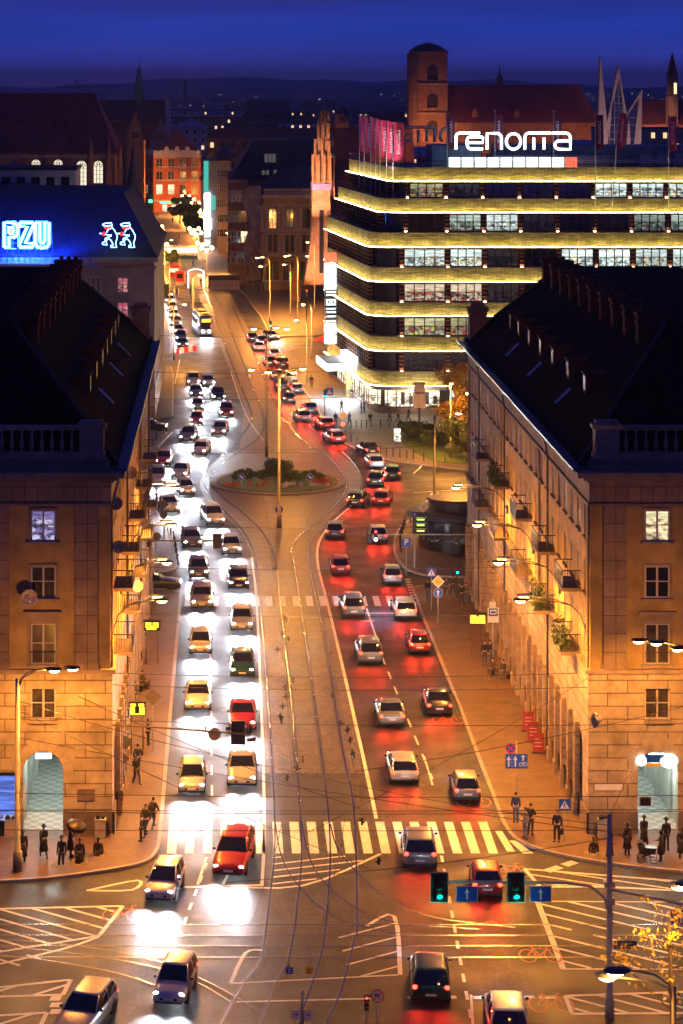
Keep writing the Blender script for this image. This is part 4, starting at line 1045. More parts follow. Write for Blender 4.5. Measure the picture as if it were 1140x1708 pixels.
for py in (256,238,224): x0,_,z = L2(750,py); x1 = L2(958,py)[0]; b.box(x0,x1,YS+.38,YS+.44,z-.04,z+.04)
b.build('scaffold', M['black_metal'], sgn)
for k in range(9):
    x0,_,z1 = L2(749+21.6*k,262); x1,_,z0 = L2(749+21.6*k+18.6,278)
    b = MB(); b.box(x0,x1,YS-.5,YS-.1,z0,z1); b.build('light_box', M['panel_white'] if k < 9 else M['panel_red'], sgn)
x0,_,z1 = L2(943.5,262); x1,_,z0 = L2(962,278); b = MB(); b.box(x0,x1,YS-.5,YS-.1,z0,z1); o = b.build('light_box', M['panel_red'], sgn)
# second sign seen edge-on from behind, dark
sg2 = thing('rooftop_sign', 'unlit back of a dark rounded letter sign beside the brick tower', 'sign', (WX(700,300),300,33))
b = MB(); 
for st in ([(672,228),(672,214),(676,212),(722,212),(726,216),(726,236)],[(698,236),(698,216)],[(712,236),(712,216)],[(672,224),(684,224),(687,228),(684,235),(672,235)],[(738,236),(733,228),(738,215),(748,212)]): b.tube([(WX(x,300),300,WZ(y,300)) for x,y in st], .2, 6)
b.build('sign_letter', M['steel'], sg2)
b = MB()
for px in (676,700,724): b.box(WX(px,300)-.05,WX(px,300)+.05,300.2,300.3,31.5,36)
b.build('scaffold', M['black_metal'], sg2)
# magenta banners on poles
M['banner'] = mat('banner', (.50,.03,.10), .7, var=.2, scale=.6); M['banner_shaded'] = mat('banner_shaded', (.16,.015,.05), .8, var=.2, scale=.6); M['banner_text'] = mat('banner_text', (.8,.7,.72), .6, var=0)  # second, darker copy of the cloth paints the unlit flags as shaded
fl_mesh = MB(); n = 6
for i in range(n):
    z0,z1 = 5.0*i/n, 5.0*(i+1)/n; f = lambda z,u: (u*1.35, .12*math.sin(u*4+z*.9), z)
    for u in range(4): fl_mesh.quad(f(z0,u/4),f(z0,(u+1)/4),f(z1,(u+1)/4),f(z1,u/4),0)
fl_mesh = fl_mesh.mesh('banner', M['banner']); fl_mesh.polygons.foreach_set('use_smooth',[True]*len(fl_mesh.polygons))
tx = text_mesh('renoma', 1.05, M['banner_text'], .01)
FL = [(600,262,238,'leftmost of the banners massed at the store corner'),(608,262,239,'second banner from the left at the store corner'),(619,264,241,'third banner from the left at the store corner'),(627,265,241,'fourth banner from the left at the store corner'),(634,267,243,'fifth banner from the left, brightest lettering, at the store corner'),(645,270,245,'sixth banner from the left at the store corner'),(656,275,247,'last and lowest banner of the cluster at the store corner'),
      (746,287,0,'lone dim banner just left of the white roof letters'),(826,287,0,'dim banner standing behind the letter n of the roof sign'),(924,287,0,'dim banner standing behind the end of the roof sign'),(994,287,0,'dark banner before the tall concrete spike'),(1022,286,0,'tilted bright banner between the concrete spikes'),(1116,287,0,'bright banner before the far slim church tower')]
for i,(px,py,_,lab) in enumerate(FL):
    Y = 312-3.4*i if i < 7 else (295.5 if i < 10 else 289.3)
    zt = WZ(193+ (2.0*i if i < 7 else 0), Y) if i < 7 else WZ(185 if i != 12 else 187, Y)
    if i == 11: zt = WZ(181,Y)
    x = WX(px,Y); t = thing('banner_pole', 'magenta flag, '+lab, 'flag', (x,Y,27.9 if i<7 else 27.0), 0, 'flags along the store roof')
    if i == 11: t.rotation_euler = (0,R(4),0)
    zb_ = 27.9 if i<7 else 27.0
    b = MB(); b.tube([(0,0,0),(0,0,zt-zb_)], .07, 6); b.lathe([(.1,0),(.1,.15)], (0,0,zt-zb_), 8)
    o = bpy.data.objects.new('pole', b.mesh('pole', M['galv'])); COL.objects.link(o); o.parent = t
    fo = place(fl_mesh, 'flag_cloth', t, (.06,0,zt-zb_-5.0), 0, M['banner'] if i < 7 or i in (11,12) else M['banner_shaded']); fo.scale = (1,1,1) if i < 7 else (.72,1,.9); 
    to = place(tx, 'lettering', fo, (.72,-.16,2.5)); to.rotation_euler = (R(90),0,0); to.rotation_euler = Euler((R(90),R(90),0),'XYZ')
lamp_light('banner_light','SPOT',(WX(628,296),289,29), 5200,(1,.75,.72), None, .3, 90, .6, (R(150),R(0),R(20)))

# ================================================================ BUILDINGS BEYOND
def facade(bld, x0, x1, Y, z0, z1, m, cols, rows, wd, h, zs=None, lit=(), fm='white_frame', depth=.25, base=3.6, d=14, arch=False):
    """plain front with a grid of recessed windows"""
    hol = []; sp = (x1-x0)/cols
    zs = zs or [z0+base+(z1-z0-base-.8)*j/rows+.4 for j in range(rows)]
    for j,z in enumerate(zs):
        for i in range(cols):
            c = x0+sp*(i+.5); hol.append((c-x0-wd/2,c-x0+wd/2,z-z0,z-z0+h,arch))
    w = MB(); wall_grid(w, (x0,Y,z0), (1,0,0), (0,-1,0), x1-x0, z1-z0, hol, depth)
    w.quad((x0,Y,z0),(x0,Y+d,z0),(x0,Y+d,z1),(x0,Y,z1)); w.quad((x1,Y,z0),(x1,Y+d,z0),(x1,Y+d,z1),(x1,Y,z1)); w.quad((x0,Y,z1),(x1,Y,z1),(x1,Y+d,z1),(x0,Y+d,z1)); w.quad((x0,Y+d,z0),(x1,Y+d,z0),(x1,Y+d,z1),(x0,Y+d,z1))
    w.build('wall', M[m], bld)
    for j,z in enumerate(zs):
        for i in range(cols):
            c = x0+sp*(i+.5); p = None
            for (li,lj,mm) in lit:
                if (i,j) == (li,lj): p = M[mm]
            add_window(bld, (c,Y+depth*.5,z), 0, wd-.04, h-.03, p, 2, 2, fm, .1)
def hip_roof(bld, x0, x1, y0, y1, z0, z1, m, inset=None, name='roof'):
    i = inset if inset is not None else min(x1-x0,y1-y0)/2-.3; ym = (y0+y1)/2
    r = MB(); A,B_,C,D = (x0,y0,z0),(x1,y0,z0),(x1,y1,z0),(x0,y1,z0)
    if x1-x0 >= y1-y0: P,Q = (x0+i,ym,z1),(x1-i,ym,z1); r.quad(A,B_,Q,P); r.quad(C,D,P,Q); r.add([D,A,P],[(0,1,2)]); r.add([B_,C,Q],[(0,1,2)])
    else: xm=(x0+x1)/2; P,Q=(xm,y0+i,z1),(xm,y1-i,z1); r.quad(D,A,P,Q); r.quad(B_,C,Q,P); r.add([A,B_,P],[(0,1,2)]); r.add([C,D,Q],[(0,1,2)])
    r.box(x0-.15,x1+.15,y0-.15,y1+.15,z0-.25,z0-.003)
    return r.build(name, M[m], bld)

# red corner building with scalloped parapet
Yb = 740.0; X = lambda px, Y=Yb: WX(px,Y); Z = lambda py, Y=Yb: WZ(py,Y)
B = thing('corner_building', 'red building with white scalloped parapet glowing at the end of the street', 'building', (X(298),Yb,0))
facade(B, X(256), X(335), Yb, 0, Z(258), 'plaster_red', 4, 3, 2.2, 3.4, [Z(324),Z(302),Z(281)], lit=[(0,0,'room_warm'),(1,0,'room_warm'),(3,0,'room_dim'),(3,2,'room_dim')], base=0, d=18)
w = MB(); q0=(X(240),Yb+8); q1=(X(256),Yb); 
w.quad((*q0,0),(*q1,0),(*q1,Z(258)),(*q0,Z(258))); w.quad((*q0,Z(258)-.01),(*q1,Z(258)-.01),(q1[0],Yb+18,Z(258)-.01),(q0[0],Yb+18,Z(258)-.01)); w.build('chamfer_wall', M['plaster_red'], B)
an = math.atan2(q1[1]-q0[1], q1[0]-q0[0])
for j,zz in enumerate((324,302,281)):
    for s in (.3,.7): add_window(B, (q0[0]+(q1[0]-q0[0])*s-.05, q0[1]+(q1[1]-q0[1])*s-.12, Z(zz)), an, 1.0, 3.0, M['room_warm'] if j==0 and s<.5 else None, 2, 2, 'dark_frame')
w = MB(); w.box(X(256),X(335)+.2,Yb-.4,Yb-.01,Z(336),Z(333)); w.box(X(256),X(335)+.2,Yb-.5,Yb-.01,Z(262),Z(258))
for py in (278,300): w.box(X(262),X(330),Yb-.25,Yb-.01,Z(py+1),Z(py-1))
w.build('cornice', M['plaster_white'], B)
w = MB()
n = 9
for k in range(n):
    x0_ = X(256)+(X(335)-X(256))*k/n; wd = (X(335)-X(256))/n; hh = 2.9 if k in (2,4,6) else 1.7
    pts = [(x0_,Z(258))]+[(x0_+wd/2-wd/2*math.cos(math.pi*i/8), Z(258)+hh*.5+hh*.5*math.sin(math.pi*i/8)) for i in range(9)]+[(x0_+wd,Z(258))]
    f=[(p[0],Yb-.3,p[1]) for p in pts]; g_=[(p[0],Yb+.2,p[1]) for p in pts]; m_=len(pts)
    w.add(f+g_, [tuple(range(m_)),tuple(range(2*m_-1,m_-1,-1))]+[(i,(i+1)%m_,m_+(i+1)%m_,m_+i) for i in range(m_)])
for k in range(5):
    s0,s1 = k/5,(k+.7)/5; p0=(q0[0]+(q1[0]-q0[0])*s0,q0[1]+(q1[1]-q0[1])*s0); p1=(q0[0]+(q1[0]-q0[0])*s1,q0[1]+(q1[1]-q0[1])*s1)
    w.quad((*p0,Z(258)),(*p1,Z(258)),(*p1,Z(258)+2),(*p0,Z(258)+2))
w.build('parapet', M['plaster_white'], B)
hip_roof(B, X(258), X(334), Yb+.5, Yb+17.5, Z(256), Z(216), 'roof_red')
gs = MB(); gs.box(X(267),X(318),Yb-.35,Yb-.05,Z(338.5),Z(333.7)); gs.box(X(247.5),X(256),Yb+1,Yb+1.2,Z(338),Z(333)); gs.build('shop_sign', emat('sign_green',(.05,.9,.25),3.5), B)
gs = MB(); 
for a_,c_ in ((271,279),(286,296),(304,312)): gs.box(X(a_),X(c_),Yb-.12,Yb-.05,Z(353),Z(341))
gs.build('shop_window', M['shop_room'], B)

# street row on the right of the far street
def row_house(name, label, pxa, pxb, Y, py_top, m, cols, rows, wd=1.2, h=1.9, roof=None, rz=4, lit=(), d=16, side=None, fm='white_frame', base=4, arch=False):
    x0,x1 = WX(pxa,Y),WX(pxb,Y); zt = WZ(py_top,Y)
    B = thing(name, label, 'building', (x0,Y,0))
    facade(B, x0, x1, Y, 0, zt, m, cols, rows, wd, h, lit=lit, d=d, fm=fm, base=base, arch=arch)
    c = MB(); c.box(x0-.25,x1+.25,Y-.35,Y+.0-.002,zt-.5,zt+.05); c.box(x0-.1,x1+.1,Y-.15,Y-.003,base-.2,base+.15); c.build('cornice', M['stone'], B)
    if side:
        n,hh = side; sp = d/n
        for j in range(rows):
            for i in range(n): add_window(B, (x0-.02,Y+sp*(i+.5),base+.4+(zt-base-.8)*j/rows), R(-90), sp*.45, hh, None, 2, 2, fm, .1)
    if roof: hip_roof(B, x0-.2, x1+.2, Y-.2, Y+d, zt+.26, zt+rz, roof)
    return B
row_house('street_house','narrow tan house with lit dormer storey past the glowing white banner',363,384,560,268,'plaster_tan',3,5,1.2,2.0,'roof_dark',3, d=70, side=(9,2.2))
row_house('street_house','dark brick townhouse with tall steep roof beside the scaffold sheeting',380,413,478,300,'plaster_brown',3,4,1.6,2.6,None, d=44, side=(5,2.6), lit=[(2,1,'room_warm')])
Y=480; B = thing('roof_block','large building with steep dark mansard roof pierced by pale roof windows','building',(WX(450,Y),Y+6,0))
w = MB(); w.box(WX(388,Y),WX(540,Y),Y+6,Y+40,0,WZ(300,Y)); w.build('wall', M['plaster_brown'], B)
rf = MB(); za,zb_ = WZ(300,Y),WZ(236,Y); xa,xb,xc,xd = WX(384,Y),WX(545,Y),WX(425,Y),WX(540,Y)
rf.quad((xa,Y+5,za),(xb,Y+5,za),(xd,Y+16,zb_),(xc,Y+16,zb_)); rf.quad((xa,Y+5,za),(xc,Y+16,zb_),(xc,Y+34,zb_),(xa,Y+40,za)); rf.quad((xc,Y+16,zb_),(xd,Y+16,zb_),(xd,Y+34,zb_),(xc,Y+34,zb_)); ro = rf.build('roof', M['roof_dark'], B)
for a_,c_,p_,q_ in ((443,449,259,273),(450,455,259,273),(456,462,259,273),(438,443,286,293),(445,450,286,293),(458,463,285,293)):
    f = lambda py: Y+5+11*(WZ(py,Y)-za)/(zb_-za)-.12
    v = MB(); v.quad((WX(a_,Y),f(q_),WZ(q_,Y)),(WX(c_,Y),f(q_),WZ(q_,Y)),(WX(c_,Y),f(p_),WZ(p_,Y)),(WX(a_,Y),f(p_),WZ(p_,Y))); v.build('roof_window', emat('roof_window_glow',(.55,.5,.45),.10) if 'rwg' not in M else M['rwg'], ro)
# opera-like yellow front
Y = 462.0; B = thing('theatre_building','old yellow and cream theatre front with arched upper windows and balustrade','building',(WX(470,Y),Y,0))
x0,x1 = WX(441,Y),WX(526,Y)
facade(B, x0, x1, Y, 0, WZ(330,Y), 'plaster_yellow', 3, 1, 1.7, 4.2, zs=[WZ(381,Y)], base=0, fm='dark_frame', d=30, arch=True)
for zz,h in ((420,3.6),(470,4.2)):
    for i in range(3):
        c = x0+(x1-x0)*(i+.5)/3
        for s in (-.75,.75):
            add_window(B, (c+s,Y-.06,WZ(zz,Y)), 0, 1.2, h, M['glass_dull'], 2, 2, 'dark_frame', .1)
w = MB()
for i in range(4):
    c = x0+(x1-x0)*i/3
    for s in (-.5,.5): w.box(c+s-.28,c+s+.28,Y-.35,Y-.01,WZ(386,Y),WZ(343,Y)); w.box(c+s-.3,c+s+.3,Y-.35,Y-.01,WZ(428,Y),WZ(392,Y))
w.build('half_column', M['cream'], B)
w = MB()
for py,t in ((330,.7),(343,.35),(386,.7),(391,.35),(428,.6),(470,.4)): w.box(x0-.4,x1+.4,Y-.6,Y-.005,WZ(py,Y),WZ(py,Y)+t)
w.build('cornice', M['cream'], B)
w = MB(); w.box(x0-.2,x1+.2,Y-.3,Y-.1,WZ(329,Y)+1.6,WZ(329,Y)+1.8)
for k in range(36): w.box(x0+k*.3,x0+k*.3+.12,Y-.27,Y-.13,WZ(329,Y)+.6,WZ(329,Y)+1.6)
w.build('balustrade', M['cream'], B)
rf = MB(); rf.quad((x0-2,Y+.2,WZ(326,Y)),(x1,Y+.2,WZ(326,Y)),(x1,Y+20,WZ(283,Y)),(x0+5,Y+20,WZ(283,Y))); rf.quad((x0-2,Y+.2,WZ(326,Y)),(x0+5,Y+20,WZ(283,Y)),(x0+5,Y+30,WZ(283,Y)),(x0-2,Y+30,WZ(326,Y))); rf.build('roof', M['roof_dark'], B)
# scaffold sheeting at its side
sh = thing('scaffold_sheeting','pale rippled netting hung on scaffolding along the theatre flank','sheeting',(WX(410,455),455,0))
b = MB(); xa,xb = WX(411,455),WX(436,455); nz,nx = 24,14
for i in range(nz):
    for j in range(nx):
        f = lambda i,j: (xa+(xb-xa)*j/nx+.9*math.sin(i*.55)*(1-j/nx)*.6, 455+j*.3+.22*math.sin(i*1.9+j*1.1), 2.5+19.5*i/nz)
        b.quad(f(i,j),f(i,j+1),f(i+1,j+1),f(i+1,j))
b.f and b.build('netting', mat('netting',(.34,.28,.26),.9,var=.4,scale=.6), sh)
b = MB()
for k in range(5): b.tube([(xa+(xb-xa)*k/4,455.5+k*1.1,0),(xa+(xb-xa)*k/4,455.5+k*1.1,23)], .06, 5)
for k in range(9): b.tube([(xa-.3,455.4,2+2.4*k),(xb,459.9,2+2.4*k)], .05, 5)
b.build('scaffold_pole', M['steel'], sh)

# brick church seen end-on: floodlit stepped gable, long dark red roof
Y = 432.0; k_ = Y/F_PX
CH = thing('brick_church','floodlit stepped brick gable tower with green caps and a needle, theatre beside it','church',(WX(538,Y),Y,0))
def ring(pxl,pxr,py,d): 
    x0_,x1_,z = WX(pxl,Y),WX(pxr,Y),WZ(py,Y); return [(x0_,Y,z),(x1_,Y,z),(x1_,Y+d,z),(x0_,Y+d,z)]
b = MB(); b.loft([ring(507,560,475,12),ring(513,556,440,10),ring(518,554,405,8),ring(520,552,385,7),ring(521,551,330,5.5),ring(522,551,300,5.2)], smooth=False); b.build('gable_wall', M['brick_old'], CH)
b = MB(); b.box(WX(521.5,Y)-.15,WX(551.5,Y)+.15,Y-.2,Y+5.6,WZ(316,Y),WZ(306,Y)); b.build('tile_frieze', mat('tile_frieze',(.16,.12,.32),.5,var=.3,scale=2), CH)
tiers = [(522,551,305,260),(526,549,260,234),(531,548,234,204),(536,548,204,188)]
for (a_,c_,p_,q_) in tiers:
    b = MB(); x0_,x1_ = WX(a_,Y),WX(c_,Y); b.box(x0_,x1_,Y+.15,Y+4.8,WZ(p_,Y),WZ(q_,Y))
    n = max(2,int((x1_-x0_)/1.05))
    for i in range(n+1):
        x = x0_+(x1_-x0_)*i/n; b.box(x-.24,x+.24,Y-.45,Y+.149,WZ(p_,Y)-.05,WZ(q_,Y)+.35)
    b.box(x0_-.1,x1_+.1,Y-.05,Y+.3,WZ(q_,Y)-.3,WZ(q_,Y)-.05); b.build('gable_tier', M['brick_old'], CH)
for (a_,c_,p_) in ((535,549,189),(530,535,206),(548,552,204),(549,556,233),(551,558,262)):
    b = MB(); x0_,x1_,z = WX(a_,Y),WX(c_,Y),WZ(p_,Y); m_=(x0_+x1_)/2; b.add([(x0_-.1,Y-.2,z),(x1_+.1,Y-.2,z),(x1_+.1,Y+1.6,z),(x0_-.1,Y+1.6,z),(m_,Y+.7,z+1.3)],[(0,1,4),(1,2,4),(2,3,4),(3,0,4)]); b.build('green_cap', M['copper_green'], CH)
for (a_,c_,p_,q_) in ((549,554,262,206),(551,557,300,235),(551,559,330,263)):
    b = MB(); b.box(WX(a_,Y),WX(c_,Y),Y+1,Y+3.5,WZ(p_,Y),WZ(q_,Y)); b.build('turret', M['brick_old'], CH)
b = MB(); b.tube([(WX(544,Y),Y+.7,WZ(190,Y)),(WX(544.5,Y),Y+.7,WZ(178,Y)),(WX(545,Y),Y+.7,WZ(150,Y))], [.35,.12,.03], 6); b.build('needle', M['black_metal'], CH)
b = MB(); b.box(WX(533,Y),WX(540,Y),Y-.1,Y+.05,WZ(455,Y),WZ(350,Y)); b.build('window_slot', M['glass'], CH)
b = MB(); za,zb_=WZ(312,Y),WZ(215,Y); b.quad((WX(552,Y),Y+3,za-8),(WX(700,Y),Y+3,za-8),(WX(700,Y),Y+16,zb_),(WX(552,Y),Y+16,zb_)); b.quad((WX(552,Y),Y+16,zb_),(WX(700,Y),Y+16,zb_),(WX(700,Y),Y+30,za),(WX(552,Y),Y+30,za)); b.build('roof', M['roof_red'], CH)
b = MB(); b.box(WX(552,Y),WX(700,Y),Y+3.2,Y+30,0,za-8.2); b.build('nave_wall', M['brick_red'], CH)
o = wloc(CH)
for dx,dy,dz,e,rx,an,rz_ in ((-6,-12,1,30000,122,44,-27),(-8,-13,13,70000,126,44,-32),(3,-6,19,2500,140,70,26)):
    lamp_light('floodlight','SPOT',(WX(538,Y)+dx-o[0],dy,dz), e,(1,.50,.26), CH, .2, an, .6, (R(rx),0,R(rz_)))
# small stone spire in front
t = thing('stone_pinnacle','small pale gothic pinnacle monument in front of the theatre','monument',(WX(493,440),440,0))
b = MB()
for k,(w_,z0,z1) in enumerate(((.9,0,3),(.7,3,4.6),(.5,4.6,6),(.28,6,7.2))):
    b.box(-w_,w_,-w_,w_,z0,z1)
    for sx_ in (-1,1): b.box(sx_*w_-.1,sx_*w_+.1,-w_-.1,-w_+.1,z0,z1+.5)
b.lathe([(.3,7.2),(.03,8.8)], n=6); o = bpy.data.objects.new('shaft', b.mesh('shaft', M['brick_old'])); COL.objects.link(o); o.parent = t

# left: gothic church with lit tracery windows
Y = 420.0
CH = thing('gothic_church','huge gothic church with vast dark red roof and lit pointed windows above white flat roofs','church',(WX(80,Y),Y,0))
xl_,xr_ = WX(-120,Y),WX(192,Y); zr,ze = WZ(155,Y),WZ(254,Y)
hol=[]; 
cpx = [24,60,97,136,164]; hts=[(288,268),(288,266),(288,266),(316,268),(305,268)]
for c,(p_,q_) in zip(cpx,hts): x=WX(c,Y); wd=.85 if c!=136 else .95; hol.append((x-xl_-wd,x-xl_+wd,WZ(p_,Y),WZ(q_,Y),True))
w = MB(); wall_grid(w,(xl_,Y,0),(1,0,0),(0,-1,0),xr_-xl_,ze,hol,.4); w.quad((xr_,Y,0),(xr_,Y+24,0),(xr_,Y+24,ze),(xr_,Y,ze)); w.build('wall', M['brick_old'], CH)
w = MB(); w.box(xl_,xr_+.3,Y-.4,Y-.005,ze-1.0,ze-.4); w.build('cornice', M['stone'], CH)
M['tracery'] = emat('tracery_light', (.95,.85,.62), .8)
for c,(p_,q_),h in zip(cpx,hts,hol):
    x=WX(c,Y); lit_=c!=24
    p=MB(); p.quad((x-.95,Y+.3,WZ(p_,Y)),(x+.95,Y+.3,WZ(p_,Y)),(x+.95,Y+.3,WZ(q_,Y)),(x-.95,Y+.3,WZ(q_,Y))); wo=p.build('church_window', M['tracery'] if lit_ else M['glass'], CH)
    tr=MB()
    for s in (-.3,.3): tr.box(x+s-.06,x+s+.06,Y+.15,Y+.25,WZ(p_,Y),WZ(q_,Y)-.9)
    for zz in np.arange(WZ(p_,Y)+.8, WZ(q_,Y)-1, .8): tr.box(x-.9,x+.9,Y+.16,Y+.24,zz-.03,zz+.03)
    for s in (-.45,.45):
        tr.tube([(x+s+.28*math.cos(t*.6283),Y+.2,WZ(q_,Y)-.85+.28*math.sin(t*.6283)) for t in range(11)], .06, 4)
    tr.tube([(x+.28*math.cos(t*.6283),Y+.2,WZ(q_,Y)-.4+.26*math.sin(t*.6283)) for t in range(11)], .06, 4)
    tr.build('tracery', M['dark_frame'], wo)
for c in (42,80,116,152,182,200):
    x=WX(c,Y); b=MB(); b.box(x-.5,x+.5,Y-1.6,Y-.01,0,ze-3); b.box(x-.4,x+.4,Y-1.0,Y-.012,ze-3,ze-1.2)
    if c>140: b.lathe([(.5,ze-3),(.45,ze+.5),(.02,ze+3.2)],(x,Y-1.0,0),6)
    b.build('buttress', M['brick_old'], CH)
rf=MB(); A=(xl_,Y-.6,ze);Bq=(xr_+.5,Y-.6,ze);C=(xr_-4.6,Y+12,zr);D=(xl_,Y+12,zr); rf.quad(A,Bq,C,D); rf.add([Bq,(xr_+.5,Y+25,ze),C],[(0,1,2)]); rf.quad(D,C,(xr_+.5,Y+25,ze),(xl_,Y+25,ze)); ro=rf.build('roof', M['roof_red'], CH)
for c in (12,69,125): x=WX(c,Y); b=MB(); b.box(x-.5,x+.5,Y-.2,Y+1.8,ze,ze+1.5); b.add([(x-.7,Y-.3,ze+1.5),(x+.7,Y-.3,ze+1.5),(x,Y-.3,ze+2.6),(x-.7,Y+2.4,ze+1.5),(x+.7,Y+2.4,ze+1.5),(x,Y+2.4,ze+2.6)],[(0,1,2),(0,2,5,3),(1,4,5,2)]); b.build('dormer', M['roof_dark'], ro)
# white flat-roofed annexes
for nm,lab,a_,c_,Y,pt in (('annex_building','long flat white annex glowing blue below the gothic church windows',-60,126,345,284),('annex_building','lower stepped white annex with grey doors behind the blue neon',-60,52,332,316)):
    B=thing(nm,lab,'building',(WX(a_,Y),Y,0)); b=MB(); b.box(WX(a_,Y),WX(c_,Y),Y,Y+12,0,WZ(pt,Y)); b.build('wall', M['plaster_white'], B)
    b=MB(); b.box(WX(a_,Y)-.2,WX(c_,Y)+.2,Y-.25,Y+12.2,WZ(pt,Y)+.003,WZ(pt,Y)+.45); b.build('roof_slab', M['roof_dark'], B)
    for k in range(6): x=WX(c_,Y)-1.6-2.3*k; add_window(B,(x,Y-.06,WZ(pt,Y)-2.8),0,1.3,1.8,None,2,1,'dark_frame')
# pointed turret at the street
Y=330.0; T=thing('turret_house','slim dark turret with needle roof and lantern windows beside the neon roof','turret',(WX(222,Y),Y,0)); x=WX(222,Y)
b=MB(); b.lathe([(1.25,0),(1.25,WZ(333,Y))],(x,Y,0),8,smooth=False); b.build('drum', M['stone'], T)
for k in range(8):
    a_=k*math.pi/4+math.pi/8; b=MB(); b.box(-.22,.22,-.02,.02,0,2.2); o=place(b.mesh('lantern_window',M['glass']),'lantern_window',T,(1.19*math.cos(a_),1.19*math.sin(a_),WZ(357,Y)),a_+R(90))
b=MB(); b.lathe([(1.65,WZ(333,Y)),(1.2,WZ(324,Y)),(.7,WZ(290,Y)),(.25,WZ(255,Y)),(.04,WZ(236,Y))],(x,Y,0),8,smooth=False); b.build('spire', M['roof_dark'], T)
# spire church beyond
Y=820.0; CH=thing('spire_church','distant dark church with baroque lantern spire rising over its long roof','church',(WX(232,Y),Y,0)); x=WX(232,Y); z=lambda p:WZ(p,Y)
b=MB(); b.lathe([(1.7,z(175)),(1.7,z(150)),(2.0,z(149)),(1.6,z(142)),(1.2,z(138)),(1.3,z(128)),(.8,z(124)),(.9,z(118)),(.3,z(112)),(.15,z(104)),(.04,z(97))],(x,Y,0),8); b.build('lantern_spire', M['copper_green'], CH)
b=MB(); x0_,x1_=WX(150,Y),WX(282,Y); b.quad((x0_,Y-10,z(212)),(x1_,Y-10,z(197)),(WX(276,Y),Y,z(166)),(x0_,Y,z(166))); b.quad((x0_,Y,z(166)),(WX(276,Y),Y,z(166)),(x1_,Y+10,z(197)),(x0_,Y+10,z(205))); b.build('roof', M['roof_dark'], CH)
b=MB(); b.box(x0_,x1_,Y-9,Y+9,0,z(200)); b.build('wall', M['brick_red'], CH)
b=MB(); b.box(WX(277,Y),WX(284,Y),Y-9.5,Y-9.05,0,z(170)); b.lathe([(.9,z(170)),(.1,z(146))],(WX(279,Y),Y-9,0),6); b.build('gable_turret', M['plaster_white'], CH)
# stepped gables behind the turret
for k,(lab,a_,c_,p_,Y) in enumerate((('brick house with crow-stepped gable lit green at its flank',212,240,186,640),('plain pale gabled house with two dark openings, left of the red corner building',250,284,200,775))):
    B=thing('gabled_house',lab,'building',(WX(a_,Y),Y,0)); x0_,x1_=WX(a_,Y),WX(c_,Y); zb_=WZ(235,Y); b=MB(); n=7 if k==0 else 1
    b.box(x0_,x1_,Y,Y+14,0,zb_)
    for i in range(n):
        s=i/n*.5; b.box(x0_+(x1_-x0_)*s,x1_-(x1_-x0_)*s,Y-.0+.01*i,Y+.8,zb_+(WZ(p_,Y)-zb_)*i/n,zb_+(WZ(p_,Y)-zb_)*(i+1)/n) if k==0 else b.add([(x0_,Y,zb_),(x1_,Y,zb_),((x0_+x1_)/2,Y,WZ(p_,Y)),(x0_,Y+14,zb_),(x1_,Y+14,zb_),((x0_+x1_)/2,Y+14,WZ(p_,Y))],[(0,1,2),(0,2,5,3),(1,4,5,2)])
    b.build('gable_wall', M['brick_old' if k==0 else 'plaster_tan'], B)
    for i in range(2): add_window(B,(x0_+(x1_-x0_)*(.38+.24*i),Y-.06,zb_+.8),0,1.1,1.6,None,2,1,'dark_frame')
b=MB();

# far tower church on the right
Y=900.0; z=lambda p:WZ(p,Y)
CH=thing('tower_church','massive square brick church tower with lit belfry arches and long tiled roof to its right','church',(WX(712,Y),Y,0))
x0_,x1_=WX(680,Y),WX(747,Y); w=MB()
hol=[(WX(713,Y)-x0_+s,WX(731,Y)-x0_+s,z(q_),z(p_),True) for p_,q_,s in ((107,133,0),(155,179,0),(200,226,0))]
wall_grid(w,(x0_+2.2,Y,0),(1,0,0),(0,-1,0),x1_-x0_-2.2,z(84),[(h[0]-2.2,)+h[1:] if False else (h[0]-2.2,h[1]-2.2,h[2],h[3],True) for h in hol],.8)
w.quad((x0_+2.2,Y,0),(x0_+2.2,Y+15,0),(x0_+2.2,Y+15,z(84)),(x0_+2.2,Y,z(84))); w.quad((x1_,Y,0),(x1_,Y+15,0),(x1_,Y+15,z(84)),(x1_,Y,z(84))); w.build('tower_wall', M['brick_old'], CH)
b=MB(); b.lathe([(2.2,0),(2.2,z(92)),(2.5,z(91)),(.3,z(84))],(x0_+2.0,Y-.5,0),8,smooth=False); b.build('stair_turret', M['brick_old'], CH)
b=MB()
for p_ in (86,138,187): b.box(x0_+1.8,x1_+.4,Y-.5,Y-.01,z(p_+3),z(p_))
b.build('string_course', M['stone'], CH)
b=MB(); xm=WX(718,Y); b.loft([[(xm-8,Y-.2,z(85)),(xm+7.2,Y-.2,z(85)),(xm+7.2,Y+15,z(85)),(xm-8,Y+15,z(85))],[(xm-5.5,Y+3,z(77)),(xm+4.7,Y+3,z(77)),(xm+4.7,Y+12,z(77)),(xm-5.5,Y+12,z(77))],[(xm-4,Y+4,z(74)),(xm+3.2,Y+4,z(74)),(xm+3.2,Y+11,z(74)),(xm-4,Y+11,z(74))],[(xm-1,Y+7,z(70)),(xm+.4,Y+7,z(70)),(xm+.4,Y+8,z(70)),(xm-1,Y+8,z(70))]],smooth=False); b.build('tower_cap', M['roof_dark'], CH)
for h in hol:
    xc=x0_+(h[0]+h[1])/2; p=MB(); p.quad((x0_+h[0],Y+.7,h[2]),(x0_+h[1],Y+.7,h[2]),(x0_+h[1],Y+.7,h[3]),(x0_+h[0],Y+.7,h[3])); p.box(xc-.14,xc+.14,Y+.4,Y+.6,h[2],h[3]-1); p.build('belfry_louvre', M['dark_frame'], CH)
